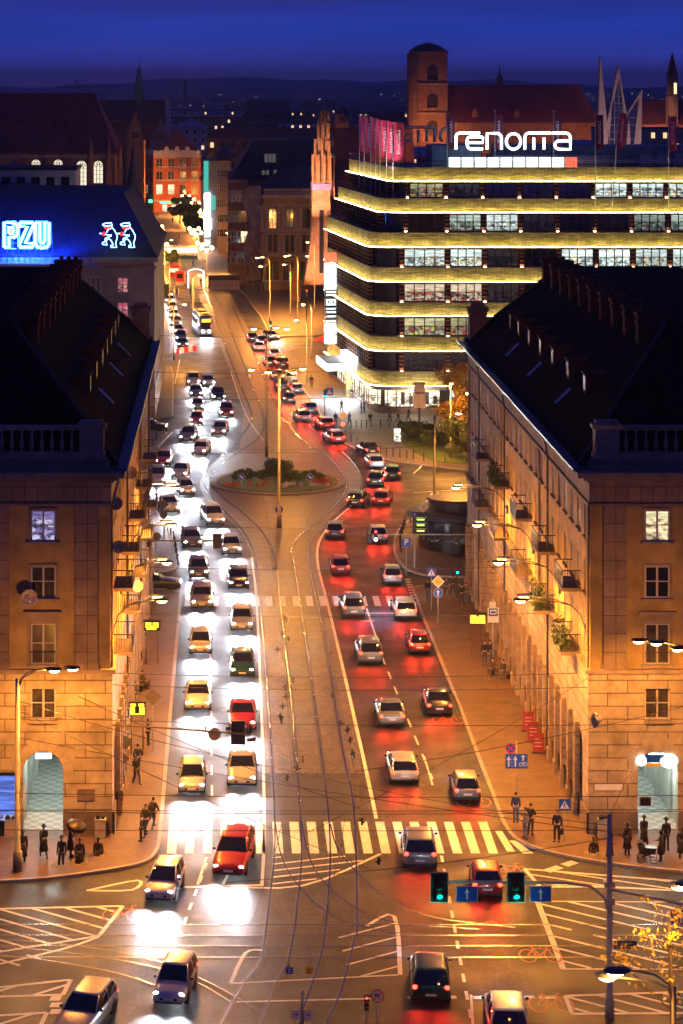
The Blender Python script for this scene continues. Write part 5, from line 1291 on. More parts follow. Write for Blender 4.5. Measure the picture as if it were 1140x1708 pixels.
rf=MB(); xa,xb=WX(748,Y),WX(1000,Y); rf.quad((xa,Y+0,z(203)),(xb,Y,z(203)),(WX(975,Y),Y+12,z(141)),(xa,Y+12,z(141))); rf.add([(xb,Y,z(203)),(xb,Y+24,z(203)),(WX(975,Y),Y+12,z(141))],[(0,1,2)]); ro=rf.build('roof', M['roof_red'], CH)
b=MB(); b.box(xa,xb-1,Y+.6,Y+23,0,z(204)); b.build('nave_wall', M['brick_old'], CH)
b=MB(); b.lathe([(1.2,z(143)),(1.2,z(132)),(1.5,z(131)),(.5,z(124)),(.3,z(118)),(.03,z(104))],(WX(840,Y),Y+12,0),8); b.build('ridge_turret', M['roof_dark'], CH)
for c in (793,863): b=MB(); b.box(WX(c,Y)-1,WX(c,Y)+1,Y+1.5,Y+4,z(200),z(190)); b.add([(WX(c,Y)-1.3,Y+1.4,z(190)),(WX(c,Y)+1.3,Y+1.4,z(190)),(WX(c,Y),Y+1.4,z(180)),(WX(c,Y),Y+6,z(180))],[(0,1,2),(0,2,3),(1,3,2)]); b.build('dormer', M['brick_old'], ro)
o=wloc(CH)
for px,e in ((690,26000),(722,30000),(743,22000),(800,16000),(900,16000),(980,18000)): lamp_light('floodlight','SPOT',(WX(px,Y)-o[0],-14,16 if px<750 else 18),e*.26,(1,.34,.10),CH,.3,80 if px<750 else 110,.6,(R(128 if px<750 else 95),0,0))
# concrete spikes of the modern hall
Y=470.0; z=lambda p:WZ(p,Y); SP=thing('spiked_hall','modern hall of tall pointed concrete blades with dark glazing','building',(WX(1035,Y),Y,0))
def blade(mb,pts,d0=0,d1=2.0):
    f=[(WX(a_,Y),Y+d0,z(p_)) for a_,p_ in pts]; g_=[(WX(a_,Y),Y+d1,z(p_)) for a_,p_ in pts]; n=len(pts)
    mb.add(f+g_,[tuple(range(n)),tuple(range(2*n-1,n-1,-1))]+[(i,(i+1)%n,n+(i+1)%n,n+i) for i in range(n)])
M['concrete']=mat('concrete',(.42,.33,.31),.8,var=.2,scale=1.2)
for pts in ([(997,262),(1002,92),(1020,262)],[(1014,200),(1032.5,109),(1034,128),(1021,178),(1016,262)],[(1032.5,109),(1046,190),(1044,200),(1034,128)],[(1040,200),(1072,149),(1067,163),(1046,193)],[(1072,149),(1070,262),(1056,262),(1067,163)],[(1050,198),(1054,262),(1043,262)]):
    b=MB(); blade(b,pts); b.build('concrete_blade', M['concrete'], SP)
b=MB(); blade(b,[(1016,262),(1022,178),(1033.5,128),(1046,200),(1067,163),(1060,262)],1.0,1.2); b.build('glazing', M['glass'], SP)
b=MB()
for a_,c_ in ((1027,155),(1034,128),(1041,160)): b.box(WX(a_,Y)-.07,WX(a_,Y)+.07,Y+.85,Y+.95,z(262),z(c_))
for p_ in range(160,262,12): b.box(WX(1020,Y),WX(1062,Y),Y+.84,Y+.9,z(p_)-.05,z(p_)+.05) if p_>195 else b.box(WX(1026,Y),WX(1041,Y),Y+.84,Y+.9,z(p_)-.05,z(p_)+.05)
b.build('mullion', M['steel'], SP)
lamp_light('floodlight','SPOT',(WX(1020,Y)-wloc(SP)[0],-18,20),9000,(1,.62,.58),SP,.3,80,.5,(R(118),0,0))
# slim far tower
Y=880.0; z=lambda p:WZ(p,Y); CH=thing('slim_tower_church','slender far church tower with pointed roof and lit belfry at the right edge','church',(WX(1122,Y),Y,0)); x=WX(1122,Y)
b=MB(); b.lathe([(2.6,0),(2.6,z(160)),(2.2,z(158)),(2.2,z(122)),(2.35,z(121))],(x,Y,0),8,smooth=False); b.build('tower_wall', M['brick_old'], CH)
b=MB(); b.lathe([(2.0,z(121)),(.9,z(100)),(.03,z(86))],(x,Y,0),8,smooth=False); b.build('spire', M['roof_red'], CH)
b=MB(); b.box(x+.3,x+1.3,Y-2.4,Y-2.1,z(156),z(138)); b.build('belfry_light', emat('belfry_glow',(1,.6,.25),1.6), CH)
b=MB(); b.quad((WX(1068,Y),Y,z(206)),(WX(1300,Y),Y,z(206)),(WX(1300,Y),Y+12,z(166)),(WX(1068,Y),Y+12,z(166))); b.quad((WX(1068,Y),Y,0),(WX(1300,Y),Y,0),(WX(1300,Y),Y,z(207)),(WX(1068,Y),Y,z(207))); b.build('nave', M['roof_red'], CH)
lamp_light('floodlight','SPOT',(-5,-16,20),14000,(1,.5,.3),CH,.3,70,.5,(R(115),0,0))
# round brick tower in the middle distance
Y=760.0; z=lambda p:WZ(p,Y); T=thing('brick_turret','squat orange-lit brick tower with dark cone roof, right of the green-capped gable','tower',(WX(570,Y),Y,0)); x=WX(570,Y)
b=MB(); b.lathe([(2.5,0),(2.5,z(191)),(2.7,z(190))],(x,Y,0),10,smooth=False); b.build('drum', M['brick_old'], T)
b=MB(); b.lathe([(2.9,z(190)),(.05,z(174))],(x,Y,0),10,smooth=False); b.build('cone_roof', M['roof_dark'], T)
for dx in (-1,.2): b=MB(); b.box(x+dx,x+dx+.35,Y-2.55,Y-2.3,z(199),z(194)); b.build('slit_window', M['glass'], T)
lamp_light('floodlight','SPOT',(3,-8,18),5000,(1,.35,.06),T,.3,80,.5,(R(115),0,R(15)))
# glass kerb-lit buildings: white vertical sign
Y=585.0; z=lambda p:WZ(p,Y); VS=thing('light_column','tall glowing white upright sign on the corner of the far street','sign',(WX(347,Y),Y,0))
for a_,c_,p_,q_,mt in ((341,350,322,360,'led_white'),(340,352,363,382,'led_white'),(341,351,384,395,'panel_white'),(341,352,398,416,'panel_dim'),(340,348,268,320,'panel_teal')):
    M.setdefault('panel_dim', emat('panel_dim',(.8,.9,1),.55)); M.setdefault('panel_teal', emat('panel_teal',(.05,.6,.5),.6))
    b=MB(); b.box(WX(a_,Y),WX(c_,Y),Y-.4,Y,z(q_),z(p_)); b.build('sign_panel', M[mt], VS)
b=MB(); b.box(WX(341,Y),WX(364,Y),Y+.05,Y+20,0,z(268)); b.build('corner_pier', M['plaster_grey'], VS)
b=MB(); b.box(WX(353,Y),WX(360,Y),Y-.2,Y+.0,z(350),z(326)); b.build('sign_panel', M['panel_teal'], VS)

# far town: low blocks and roofs, each a house
r3 = random.Random(11)
mats_ = ['plaster_grey','plaster_tan','plaster_white','plaster_brown','brick_red']; nm=['grey','tan','white','brown','brick']
def far_house(a_,c_,p_top,Y,m,roof,lab,d=14,rh=3.5,group=None):
    x0_,x1_,zt=WX(a_,Y),WX(c_,Y),WZ(p_top,Y)
    B=thing('town_house',lab,'building',((x0_+x1_)/2,Y,0),0,group); b=MB(); b.box(x0_,x1_,Y,Y+d,0,zt)
    n=max(2,min(16,int((x1_-x0_)/3.2))); k_=0
    for j in range(3):
        for i in range(n):
            xx=x0_+(x1_-x0_)*(i+.5)/n; zz=zt-2.6-3.2*j; q=r3.random()<.2; s_=((xx-.55,Y-.03,zz),(xx+.55,Y-.03,zz),(xx+.55,Y-.03,zz+1.6),(xx-.55,Y-.03,zz+1.6))
            if Y<1050 and x1_-x0_<60 and (q or i%2): o_=MB().quad(*s_).build('window', M['far_lit' if q else 'glass'], B)
            else: b.quad(*s_,2 if q and Y<2600 else 1)
    b.build('wall', [M[m],M['glass'],M['far_lit']], B)
    if roof: hip_roof(B,x0_-.3,x1_+.3,Y-.3,Y+d+.3,zt+.3,zt+rh,roof,inset=min((x1_-x0_)/2-.3,d/2)*.6)
    else:
        b=MB(); b.box(x0_-.2,x1_+.2,Y-.2,Y+d,zt+.003,zt+.4); b.build('roof_slab', M['roof_dark'], B)
    return B
M['far_lit']=emat('far_lit',(1,.62,.3),.9)
fh=[(270,450,184,1500,'plaster_white',None,'long pale flat-roofed hall at the foot of the hills'),(290,420,196,1150,'plaster_tan',None,'tan flat block behind the red corner building'),(292,345,212,900,'plaster_white','roof_blue','white shed with pale blue roof behind the red corner building'),
    (345,560,232,700,'plaster_brown','roof_red','very long house with red tiled roof and white chimneys'),(380,460,210,980,'plaster_grey','roof_dark','grey block with teal rooftop boxes left of centre'),(455,535,205,1020,'plaster_white','roof_dark','white block with square stair tower behind the needle gable'),
    (590,680,205,1010,'plaster_tan','roof_dark','tan block between the squat tower and the banners'),(450,520,186,1700,'brick_red',None,'red block far off under the haze'),(520,600,182,1900,'plaster_grey',None,'grey tower block row far off under the haze'),
    (590,690,188,1500,'plaster_brown',None,'brown slab block just left of the massive tower'),(930,1010,188,1400,'plaster_grey',None,'pale block seen between church roof and concrete blades'),(1000,1140,215,640,'plaster_grey',None,'low grey block behind the roof plant of the store'),
    (335,365,300,640,'plaster_grey','roof_dark','narrow dark house right of the red corner building'),(100,160,206,900,'plaster_brown','roof_dark','dark house hidden behind the gothic roof edge'),(1080,1180,178,1300,'plaster_tan','roof_dark','tan house beyond the slim tower'),
    (740,900,176,1600,'plaster_grey','roof_dark','grey row glimpsed beyond the massive tower'),(200,262,214,1000,'plaster_brown','roof_dark','brown house under the lantern spire'),(405,470,192,1300,'plaster_brown','roof_dark','brown house in the middle distance left of the needle')]
M['roof_blue']=mat('roof_blue',(.22,.30,.48),.6,var=.15,scale=.5)
for a_,c_,p_,Y,m,rf_,lab in fh: far_house(a_,c_,p_,Y,m,rf_,lab)
for k in range(30):
    Y=r3.uniform(800,1280); px=r3.choice([r3.uniform(150,520),r3.uniform(330,540),r3.uniform(585,670),r3.uniform(760,1130)]); wd=r3.uniform(14,34)*F_PX/Y; h=r3.uniform(11,20)
    far_house(px,px+wd,CY+(CAM_H-h)*F_PX/Y,Y,mats_[(k*2)%5],['roof_dark','roof_red','roof_red','roof_blue'][k%4],'old town house among the crowded dim roofs before the plain',16,group='roofs of the old town')
pos=['far left','left of centre','centre','right of centre','far right']
for k in range(34):
    Y=r3.uniform(1300,4200); px=r3.uniform(-60,1200); wd=r3.uniform(18,70)*F_PX/Y; h=r3.uniform(8,22)
    far_house(px,px+wd,CY+(CAM_H-h)*F_PX/Y,Y,mats_[k%5],[None,'roof_dark','roof_red'][k%3],'small distant town block low on the dark plain before the hills',20,group='blocks on the far plain')
# lights scattered over the far plain
for k in range(150):
    Y=r3.uniform(1300,7500); px=r3.uniform(-40,1180); x=WX(px,Y); h=r3.uniform(6,16); s=Y/F_PX*r3.uniform(.4,1.2)
    b=MB(); b.tube([(0,0,0),(0,0,h)],.12,4); b.lathe([(s*.4,h),(s*.5,h+s*.3),(s*.2,h+s*.6)],n=6,mi=1)
    o=b.build('distant_lamp',[M['black_metal'],M['far_point']] if 'far_point' in M else [M['black_metal'],M.setdefault('far_point',emat('far_point',(1,.6,.35),3.0))],None,(0,0,0)); o.location=(x,Y,0); tag(o,'tiny bright lamp on the dark plain before the hills','lamp','lamps on the far plain')
# chimney stack and crane on the skyline
b=MB(); Y=5200; b.tube([(WX(309,Y),Y,0),(WX(309,Y),Y,WZ(133,Y))],[5,3.4],10); o=b.build('factory_chimney',M['brick_old']); tag(o,'lone tall factory chimney on the hazy skyline','chimney')
Y=2100; t=thing('tower_crane','faint tower crane with long jib against the sunset glow','crane',(WX(128,Y),Y,0)); b=MB(); b.tube([(WX(128,Y),Y,0),(WX(128,Y),Y,WZ(133,Y))],.9,4); b.build('mast',M['steel'],t); b=MB(); b.tube([(WX(100,Y),Y,WZ(146,Y)),(WX(215,Y),Y,WZ(142,Y))],.6,4); b.tube([(WX(128,Y),Y,WZ(133,Y)),(WX(190,Y),Y,WZ(143,Y))],.2,4); b.build('jib',M['steel'],t)
# ================================================================ STREET LAMPS
def lamp_head(T, p, yaw, energy, spot=True, size=1.0, tilt=0.0):
    """one luminaire at p (in the thing's own space): housing, glowing lens and its light"""
    b = MB(); s = size
    b.loft([[(-.08*s,-.1,.02),(.08*s,-.1,.02),(.08*s,-.1,.09),(-.08*s,-.1,.09)],[(-.17*s,.15,-.02),(.17*s,.15,-.02),(.12*s,.15,.12),(-.12*s,.15,.12)],[(-.18*s,.6,-.02),(.18*s,.6,-.02),(.11*s,.6,.11),(-.11*s,.6,.11)],[(-.08*s,.8,.02),(.08*s,.8,.02),(.06*s,.8,.07),(-.06*s,.8,.07)]], smooth=False)
    h = place(b.mesh('lamp_head', M['dark_paint']), 'lamp_head', T, p, yaw)
    b = MB(); b.blob((0,.4,-.04), (.17*s,.3,.13), 10, 6); place(b.mesh('lens', M['lamp_glow']), 'lens', h, (0,0,0))
    if energy: lamp_light('lamp_light', 'SPOT', (0,.4,-.24), energy*LK, SODIUM, h, .18, 168, .35); lamp_light('lamp_spill', 'POINT', (0,.4,-.30), energy*LK*.17, SODIUM, h, .2)
    return h
LE = 5200; LK = 1.12
def wall_lamp(X, Xh, Y, z, label, e=LE):
    """long bracket from a house wall at X carrying two heads at Xh over the kerb"""
    T = thing('street_lamp', label, 'street lamp', (X,Y,z-1.6), 0, 'bracket lamps along the tenements'); s = 1 if Xh > X else -1; L = abs(Xh-X)
    b = MB(); b.tube([(0,0,0),(s*.25,0,.8),(s*.8,0,1.35),(s*1.6,0,1.55),(s*(L-.6),0,1.68)], .035, 6); b.tube([(s*.8,.05,1.35),(s*1.6,.3,1.6),(s*(L-.9),.7,1.75)], .03, 6); b.box(-.12*s,0.02*s,-.15,.15,-.3,.3)
    place(b.mesh('bracket', M['dark_paint']), 'bracket', T, (0,0,0))
    lamp_head(T, (s*(L-.7),0,1.66), R(-90*s), e, size=1.15); lamp_head(T, (s*(L-1.0),.7,1.74), R(-90*s), 0, size=1.15)
names = ['nearest the passage arch','second from the passage arch','third from the passage arch','farthest from the passage arch']
for k,Y in enumerate((128.0,138.2,150.0,164.0)):
    wall_lamp(20.75, 16.7, Y, 13.15, 'double bracket lamp over the broad brown pavement, %s' % names[k])
    wall_lamp(-6.48, -3.4, Y, 13.15, 'double bracket lamp over the headlight lanes, %s' % names[k])
def post_lamp(X, Y, h, heads, label, post='galv', e=LE, r=.11, group='street lamps on posts', hs=1.3, lights=None):
    post = 'post_grey' if post == 'galv' else post
    """post with curved arms; heads = [(dx, dy, dz)] at the arm tips"""
    T = thing('street_lamp', label, 'street lamp', (X,Y,0), 0, group)
    b = MB(); b.tube([(0,0,0),(0,0,1.2),(0,0,1.21),(0,0,h)], [r*1.5,r*1.5,r,r*.7], 8); place(b.mesh('post', M[post]), 'post', T, (0,0,0))
    for i,(dx,dy,dz) in enumerate(heads):
        a = MB(); L = math.hypot(dx,dy) or .01
        a.tube([(0,0,h-.6),(dx*.12,dy*.12,h-.1+dz*.3),(dx*.4,dy*.4,h+dz*.8),(dx*.8,dy*.8,h+dz),(dx,dy,h+dz)], .04, 6); place(a.mesh('arm', M[post]), 'arm', T, (0,0,0))
        lamp_head(T, (dx,dy,h+dz), math.atan2(dy,dx)-R(90), (e if (lights is None or i in lights) else 0), size=hs)
    return T
post_lamp(-11.35,120.8,10.6,[(1.6,0,.5),(2.6,.1,.55)],'tall tapering lamp post before the left passage arch','galv',4600,.17,lights=(0,))
post_lamp(25.2,119.5,12.0,[(-1.6,0,.9),(-2.5,.2,.95),(-.6,-.3,.7)],'triple-headed lamp before the kitchen window, post beyond the frame','galv',5200,.17,lights=(0,))
post_lamp(15.3,75.7,12.2,[(-1.6,0,.5),(-1.8,.5,.1)],'double lamp on curved arms among the yellow-leaved branches in the near corner','galv',700,.12,lights=(0,))
post_lamp(20.5,84.5,12.0,[(-2.6,0,.5),(-2.7,.6,.2)],'double lamp cut by the frame edge above the blue arrow panel','galv',2000,.12,lights=(0,))
c = G(466,880); post_lamp(c[0],c[1],15.0,[(1.0,.0,.1),(-.7,-.2,.15),(-2.3,.1,.35),(1.9,.3,.4)],'yellow lit central mast of the roundabout splitter with several lamp heads','yellow_post',4500,.16,lights=(0,2))
c = G(445,762); post_lamp(c[0],c[1],14.6,[(1.9,0,.2),(.7,.2,.3),(-1.1,.0,.2)],'dark slender mast behind the roundabout with three lamp heads','black_metal',4500,.14,lights=(0,))
c = G(725,868); post_lamp(c[0],c[1],10.4,[(2.0,0,.2)],'dark lamp post beside the dark kiosk','black_metal',3000,.13)
for px,pyb,h,heads,lab,e in ((818,800,9.2,[(-1.9,0,.3),(-1.9,.5,.1)],'double lamp on curved arm before the lawn, near the crossing stripes',3000),(697,690,8.5,[(-1.8,0,.3)],'lamp over the store pavement before the second shop window',2600),(752,765,8.8,[(0,-.4,.0)],'single lamp at the lawn edge beside the golden tree',2600),
     (520,600,8.5,[(-.9,0,.2)],'lamp on the pavement beside the glowing canopy, short arm',2600),(512,640,9.0,[(-1.1,0,.2)],'lamp beside the yellow display boxes near the canopy',2600),
     (485,528,9.5,[(-.8,0,.2)],'lamp post standing left of the red signal',2600),(497,540,12.0,[(-1.8,0,.2),(-1.2,.2,.3),(1.3,0,.2)],'tall yellow mast with three heads before the brick church',5500),
     (450,540,11.5,[(-1.8,0,.4),(-.9,.1,.5),(-1.2,0,-1.2)],'grey mast with three heads before the theatre front',5500),(525,520,13.0,[(-.9,0,.2)],'thin mast at the foot of the brick church',2600),
     (290,600,8.5,[(1.3,0,.2)],'curved lamp post between the near headlights and the far tram',2400),(322,545,9.0,[(.8,0,.2)],'lamp beside the tram cab',2400),(283,520,9.0,[(-.8,0,.2)],'lamp by the kerb where the far street turns',2400),
     (300,470,9.0,[(-1.4,0,.2)],'lamp before the red stall in the underpass square',2600),(275,480,8.0,[(-.5,0,.1)],'lamp at the pavement edge below the red corner building',2400),(390,470,10.5,[(-1.0,0,.2),(1.0,0,-1.2)],'lamp before the site hoarding',2400)):
    c = G(px,pyb); post_lamp(c[0],c[1],h,heads,lab,'galv',e*2.4,.09,lights=(0,))
# multi-globe candelabra in the square
def candelabra(px,py,n,label,e=0):
    c = G(px,py); T = thing('street_lamp', label, 'street lamp', (c[0],c[1],0), 0, 'globe lamps in the far square')
    b = MB(); b.tube([(0,0,0),(0,0,.9),(0,0,.91),(0,0,6)], [.16,.16,.08,.06], 6)
    pos = []
    for k in range(n):
        dx = (k-(n-1)/2)*1.15; dz = 6.0+.5*abs(k-(n-1)/2); pos.append((dx,0,dz)); b.tube([(0,0,5.4),(dx*.6,0,5.2),(dx,0,dz-.3)], .04, 5)
    place(b.mesh('post', M['black_metal']), 'post', T, (0,0,0))
    for p in pos:
        g = MB(); g.blob((0,0,0), .42, 10, 6); place(g.mesh('globe', M['lamp_glow']), 'globe', T, p)
    if e: lamp_light('lamp_light','POINT',(0,-.6,5.6),e,(1,.34,.055),T,.4)
side_ = ['nearest the glowing underpass roof','second back from the underpass roof','third back from the underpass roof','fourth back','fifth back towards the red building','nearest the red building']
for k,(px,py) in enumerate(((270,455),(266,440),(264,428),(263,420))): candelabra(px,py,3,'triple globe lamp in the row left of the square, '+side_[k], 8000 if k in (0,2) else 0)
for k,(px,py) in enumerate(((345,462),(338,452),(328,432),(324,424),(346,400),(340,392),(334,384),(326,374),(318,366),(310,360))): candelabra(px,py,3,'triple globe lamp in the row right of the square, '+(['leftmost pair front','just behind the front one'][k] if k<2 else ['beside the light roof end','behind the light roof','in the far line, first','in the far line, second','in the far line, third','in the far line, fourth','in the far line, fifth','in the far line, last'][k-2]), (7000 if k < 6 else 34000) if k in (0,3,6,9) else 0)
# lit underpass roof
Y=545.0; T=thing('underpass_canopy','long low underpass roof glowing yellow across the far square','canopy',(WX(302,Y),Y,0)); b=MB(); b.box(WX(272,Y),WX(331,Y),Y,Y+5,2.6,3.0); b.build('roof', M['galv'], T)
b=MB(); b.box(WX(273,Y),WX(330,Y),Y-.3,Y-.01,1.55,2.75); b.build('light_band', emat('canopy_yellow',(1,.82,.35),2.2), T)
b=MB()
for k in range(9): x=WX(274,Y)+k*1.02; b.box(x-.06,x+.06,Y-.2,Y-.1,0,1.55)
b.build('post', M['black_metal'], T); b=MB(); b.box(WX(276,Y),WX(328,Y),Y-1.2,Y-1.1,0,1.0); b.build('glass_rail', M['copper_green'], T)
T=thing('market_stall','red market stall at the mouth of the far square','stall',(*G(291,462),0)); b=MB(); b.box(-1.4,1.4,-1,1,0,2.5); place(b.mesh('body',M['sign_red']),'body',T,(0,0,0)); b=MB(); b.loft([[(-1.7,-1.3,2.5),(1.7,-1.3,2.5),(1.7,1.3,2.5),(-1.7,1.3,2.5)],[(-.2,-.2,3.3),(.2,-.2,3.3),(.2,.2,3.3),(-.2,.2,3.3)]],smooth=False); place(b.mesh('roof',M['roof_red']),'roof',T,(0,0,0)); b=MB(); b.box(-.9,.9,-1.03,-1.0,1.1,2.0); place(b.mesh('hatch',M['shop_room']),'hatch',T,(0,0,0))
T=thing('kiosk_cabin','small red cabin with pale base in front of the red stall','kiosk',(*G(300,476),0)); b=MB(); b.box(-.9,.9,-.8,.8,.9,3.0); b.box(-1,1,-.9,.9,3.0,3.15); place(b.mesh('body',M['sign_red']),'body',T,(0,0,0)); b=MB(); b.box(-.88,.88,-.78,.78,0,.9); place(b.mesh('base',M['plaster_white']),'base',T,(0,0,0)); b=MB(); b.box(-.6,.6,-.83,-.8,1.6,2.6); place(b.mesh('pane',M['glass']),'pane',T,(0,0,0))
# white glowing gateway frame and site hoarding
c=G(327,482); T=thing('light_gateway','white glowing upright frame standing on the crossing of the far square','installation',(*c,0))
b=MB(); b.tube([(-1.6,0,0),(-1.6,0,3.8)],.09,6); b.tube([(1.6,0,0),(1.6,0,3.8)],.09,6); b.tube([(-1.6,0,3.8),(-.6,.5,4.1),(.6,.5,4.1),(1.6,0,3.8)],.08,6); place(b.mesh('frame',M['neon_white']),'frame',T,(0,0,0)); b=MB(); b.box(-1.8,1.8,-.3,.3,0,.2); place(b.mesh('base',M['galv']),'base',T,(0,0,0))
c0,c1=G(350,484),G(400,484); T=thing('site_hoarding','pale construction hoarding with a row of red marks round the building site','hoarding',(*c0,0)); b=MB()
n=8
for k in range(n): x0_=c0[0]+(c1[0]-c0[0])*k/n; x1_=c0[0]+(c1[0]-c0[0])*(k+.97)/n; b.box(x0_,x1_,c0[1],c0[1]+.06,.05,2.1)
b.build('panel',M['plaster_white'],T); b=MB()
for k in range(9): x=c0[0]+.4+k*.72; b.box(x,x+.3,c0[1]-.02,c0[1]-.002,1.0,1.35)
b.build('red_mark',M['sign_red'],T); b=MB(); b.box(c0[0]-.3,c1[0],c0[1]+3,c0[1]+9,0,2.9); b.build('site_cabin',M['dark_paint'],T)

# ================================================================ SIGNALS AND SIGNS
def tri(mb,c,s,y,mi=0): mb.poly([(c[0]-s,y,c[1]-s*.85),(c[0]+s,y,c[1]-s*.85),(c[0],y,c[1]+s*.9)],mi)
def arrow(mb,c,h,y,mi=0,rot=0,wd=.12):
    pts=[(-wd*.5,-h/2),(wd*.5,-h/2),(wd*.5,h*.1),(wd*1.5,h*.1),(0,h/2),(-wd*1.5,h*.1),(-wd*.5,h*.1)]; cr,sr=math.cos(rot),math.sin(rot)
    mb.poly([(c[0]+p[0]*cr-p[1]*sr,y,c[1]+p[0]*sr+p[1]*cr) for p in pts],mi)
def disc(mb,c,r,y,mi=0,n=20): mb.poly([(c[0]+r*math.cos(2*math.pi*k/n),y,c[1]+r*math.sin(2*math.pi*k/n)) for k in range(n)],mi)
def ringy(mb,c,r0,r1,y,mi=0,n=20):
    for k in range(n):
        a0,a1=2*math.pi*k/n,2*math.pi*(k+1)/n; mb.quad((c[0]+r0*math.cos(a0),y,c[1]+r0*math.sin(a0)),(c[0]+r0*math.cos(a1),y,c[1]+r0*math.sin(a1)),(c[0]+r1*math.cos(a1),y,c[1]+r1*math.sin(a1)),(c[0]+r1*math.cos(a0),y,c[1]+r1*math.sin(a0)),mi)
def plate(T, kind, x, z, s=.6, y=-.08):
    """a sign plate facing the camera, at height z on thing T"""
    b=MB(); MS=[M['sign_back'],M['sign_blue'],M['sign_white'],M['sign_yellow'],M['sign_red'],M['sign_black']]; y0=y-.02; d=.003; h=s/2
    rnd_ = kind in ('keep','nostop','ahead','noleft','round_back','speed')
    if rnd_:
        b.lathe([(h,0),(h,.02)],(0,0,0),20,0,False); v=b.v; b.v=[(p[0]+x, y-p[2], p[1]+z) for p in v]
    elif kind in ('priority','diamond_back'): q=h*1.25; b.add([(x-q,y,z),(x,y,z-q),(x+q,y,z),(x,y,z+q),(x-q,y0,z),(x,y0,z-q),(x+q,y0,z),(x,y0,z+q)],[(0,1,2,3),(7,6,5,4),(0,1,5,4),(1,2,6,5),(2,3,7,6),(3,0,4,7)])
    else:
        wd = {'lanes':1.5,'street':1.6,'arrow':1.35,'stop':.75,'two':1.0,'dirs':1.15}.get(kind,1.0)*h; b.box(x-wd,x+wd,y0,y,z-h,z+h)
    y1=y0-d; y2=y1-d; y3=y2-d
    if kind=='ped':
        b.quad((x-h*.96,y1,z-h*.96),(x+h*.96,y1,z-h*.96),(x+h*.96,y1,z+h*.96),(x-h*.96,y1,z+h*.96),1); tri(b,(x,z),h*.82,y2,2); disc(b,(x+.0,z+h*.3),h*.1,y3,5)
        for p in ([(0,.2),(.0,-.15)],[(0,-.15),(-.25,-.6)],[(0,-.15),(.2,-.6)],[(0,.15),(-.25,-.1)],[(0,.15),(.25,-.05)]): a_,c_=p; dx=h*.06; b.poly([(x+a_[0]*h-dx,y3,z+a_[1]*h),(x+a_[0]*h+dx,y3,z+a_[1]*h),(x+c_[0]*h+dx,y3,z+c_[1]*h),(x+c_[0]*h-dx,y3,z+c_[1]*h)],5)
    elif kind=='priority':
        for q,yy,mi in ((h*1.22,y1,2),(h*.86,y2,3)): b.poly([(x-q,yy,z),(x,yy,z-q),(x+q,yy,z),(x,yy,z+q)],mi)
    elif kind in('keep','ahead'):
        disc(b,(x,z),h*.98,y1,2); disc(b,(x,z),h*.92,y2,1); arrow(b,(x,z),h*1.3,y3,2,R(-135) if kind=='keep' else 0,h*.26)
    elif kind=='nostop':
        disc(b,(x,z),h*.99,y1,4); disc(b,(x,z),h*.8,y2,1)
        for a_ in (45,-45): b.poly([(x+p[0]*math.cos(R(a_))-p[1]*math.sin(R(a_)),y3-.0008*(a_>0),z+p[0]*math.sin(R(a_))+p[1]*math.cos(R(a_))) for p in ((-h*.82,-h*.09),(h*.82,-h*.09),(h*.82,h*.09),(-h*.82,h*.09))],4)
    elif kind=='noleft':
        disc(b,(x,z),h*.99,y1,4); disc(b,(x,z),h*.8,y2,2); arrow(b,(x-h*.1,z+h*.18),h*.8,y3,5,R(90),h*.2); b.quad((x+h*.18,y3,z-h*.5),(x+h*.32,y3,z-h*.5),(x+h*.32,y3,z+h*.25),(x+h*.18,y3,z+h*.25),5)
        b.poly([(x-h*.62,y3-.002,z-h*.5),(x-h*.5,y3-.002,z-h*.62),(x+h*.62,y3-.002,z+h*.5),(x+h*.5,y3-.002,z+h*.62)],4)
    elif kind=='speed':
        disc(b,(x,z),h*.99,y1,4); disc(b,(x,z),h*.78,y2,2)
    elif kind=='lanes':
        wd=1.5*h; b.quad((x-wd*.97,y1,z-h*.95),(x+wd*.97,y1,z-h*.95),(x+wd*.97,y1,z+h*.95),(x-wd*.97,y1,z+h*.95),1)
        for q in (-.72,-.12): arrow(b,(x+q*wd,z),h*1.5,y2,2,0,h*.2)
        for q in range(4): b.quad((x-.45*wd,y2,z-h*.7+q*h*.4),(x-.41*wd,y2,z-h*.7+q*h*.4),(x-.41*wd,y2,z-h*.5+q*h*.4),(x-.45*wd,y2,z-h*.5+q*h*.4),2)
        arrow(b,(x+.58*wd,z+h*.45),h*.8,y2,2,0,h*.2)
        for q in (.38,.78): ringy(b,(x+q*wd,z-h*.45),h*.2,h*.28,y2,2,12)
        for p,q in (((.38,-.45),(.55,-.1)),((.55,-.1),(.78,-.45)),((.5,-.12),(.68,-.12)),((.58,-.45),(.68,-.1))): b.poly([(x+p[0]*wd-.015,y2,z+p[1]*h),(x+p[0]*wd+.015,y2,z+p[1]*h),(x+q[0]*wd+.015,y2,z+q[1]*h),(x+q[0]*wd-.015,y2,z+q[1]*h)],2)
    elif kind=='arrow':
        wd=1.35*h; b.quad((x-wd*.98,y1,z-h*.97),(x+wd*.98,y1,z-h*.97),(x+wd*.98,y1,z+h*.97),(x-wd*.98,y1,z+h*.97),2); b.quad((x-wd*.94,y2,z-h*.92),(x+wd*.94,y2,z-h*.92),(x+wd*.94,y2,z+h*.92),(x-wd*.94,y2,z+h*.92),1); arrow(b,(x,z),h*1.4,y3,2,0,h*.2)
    elif kind=='stop':
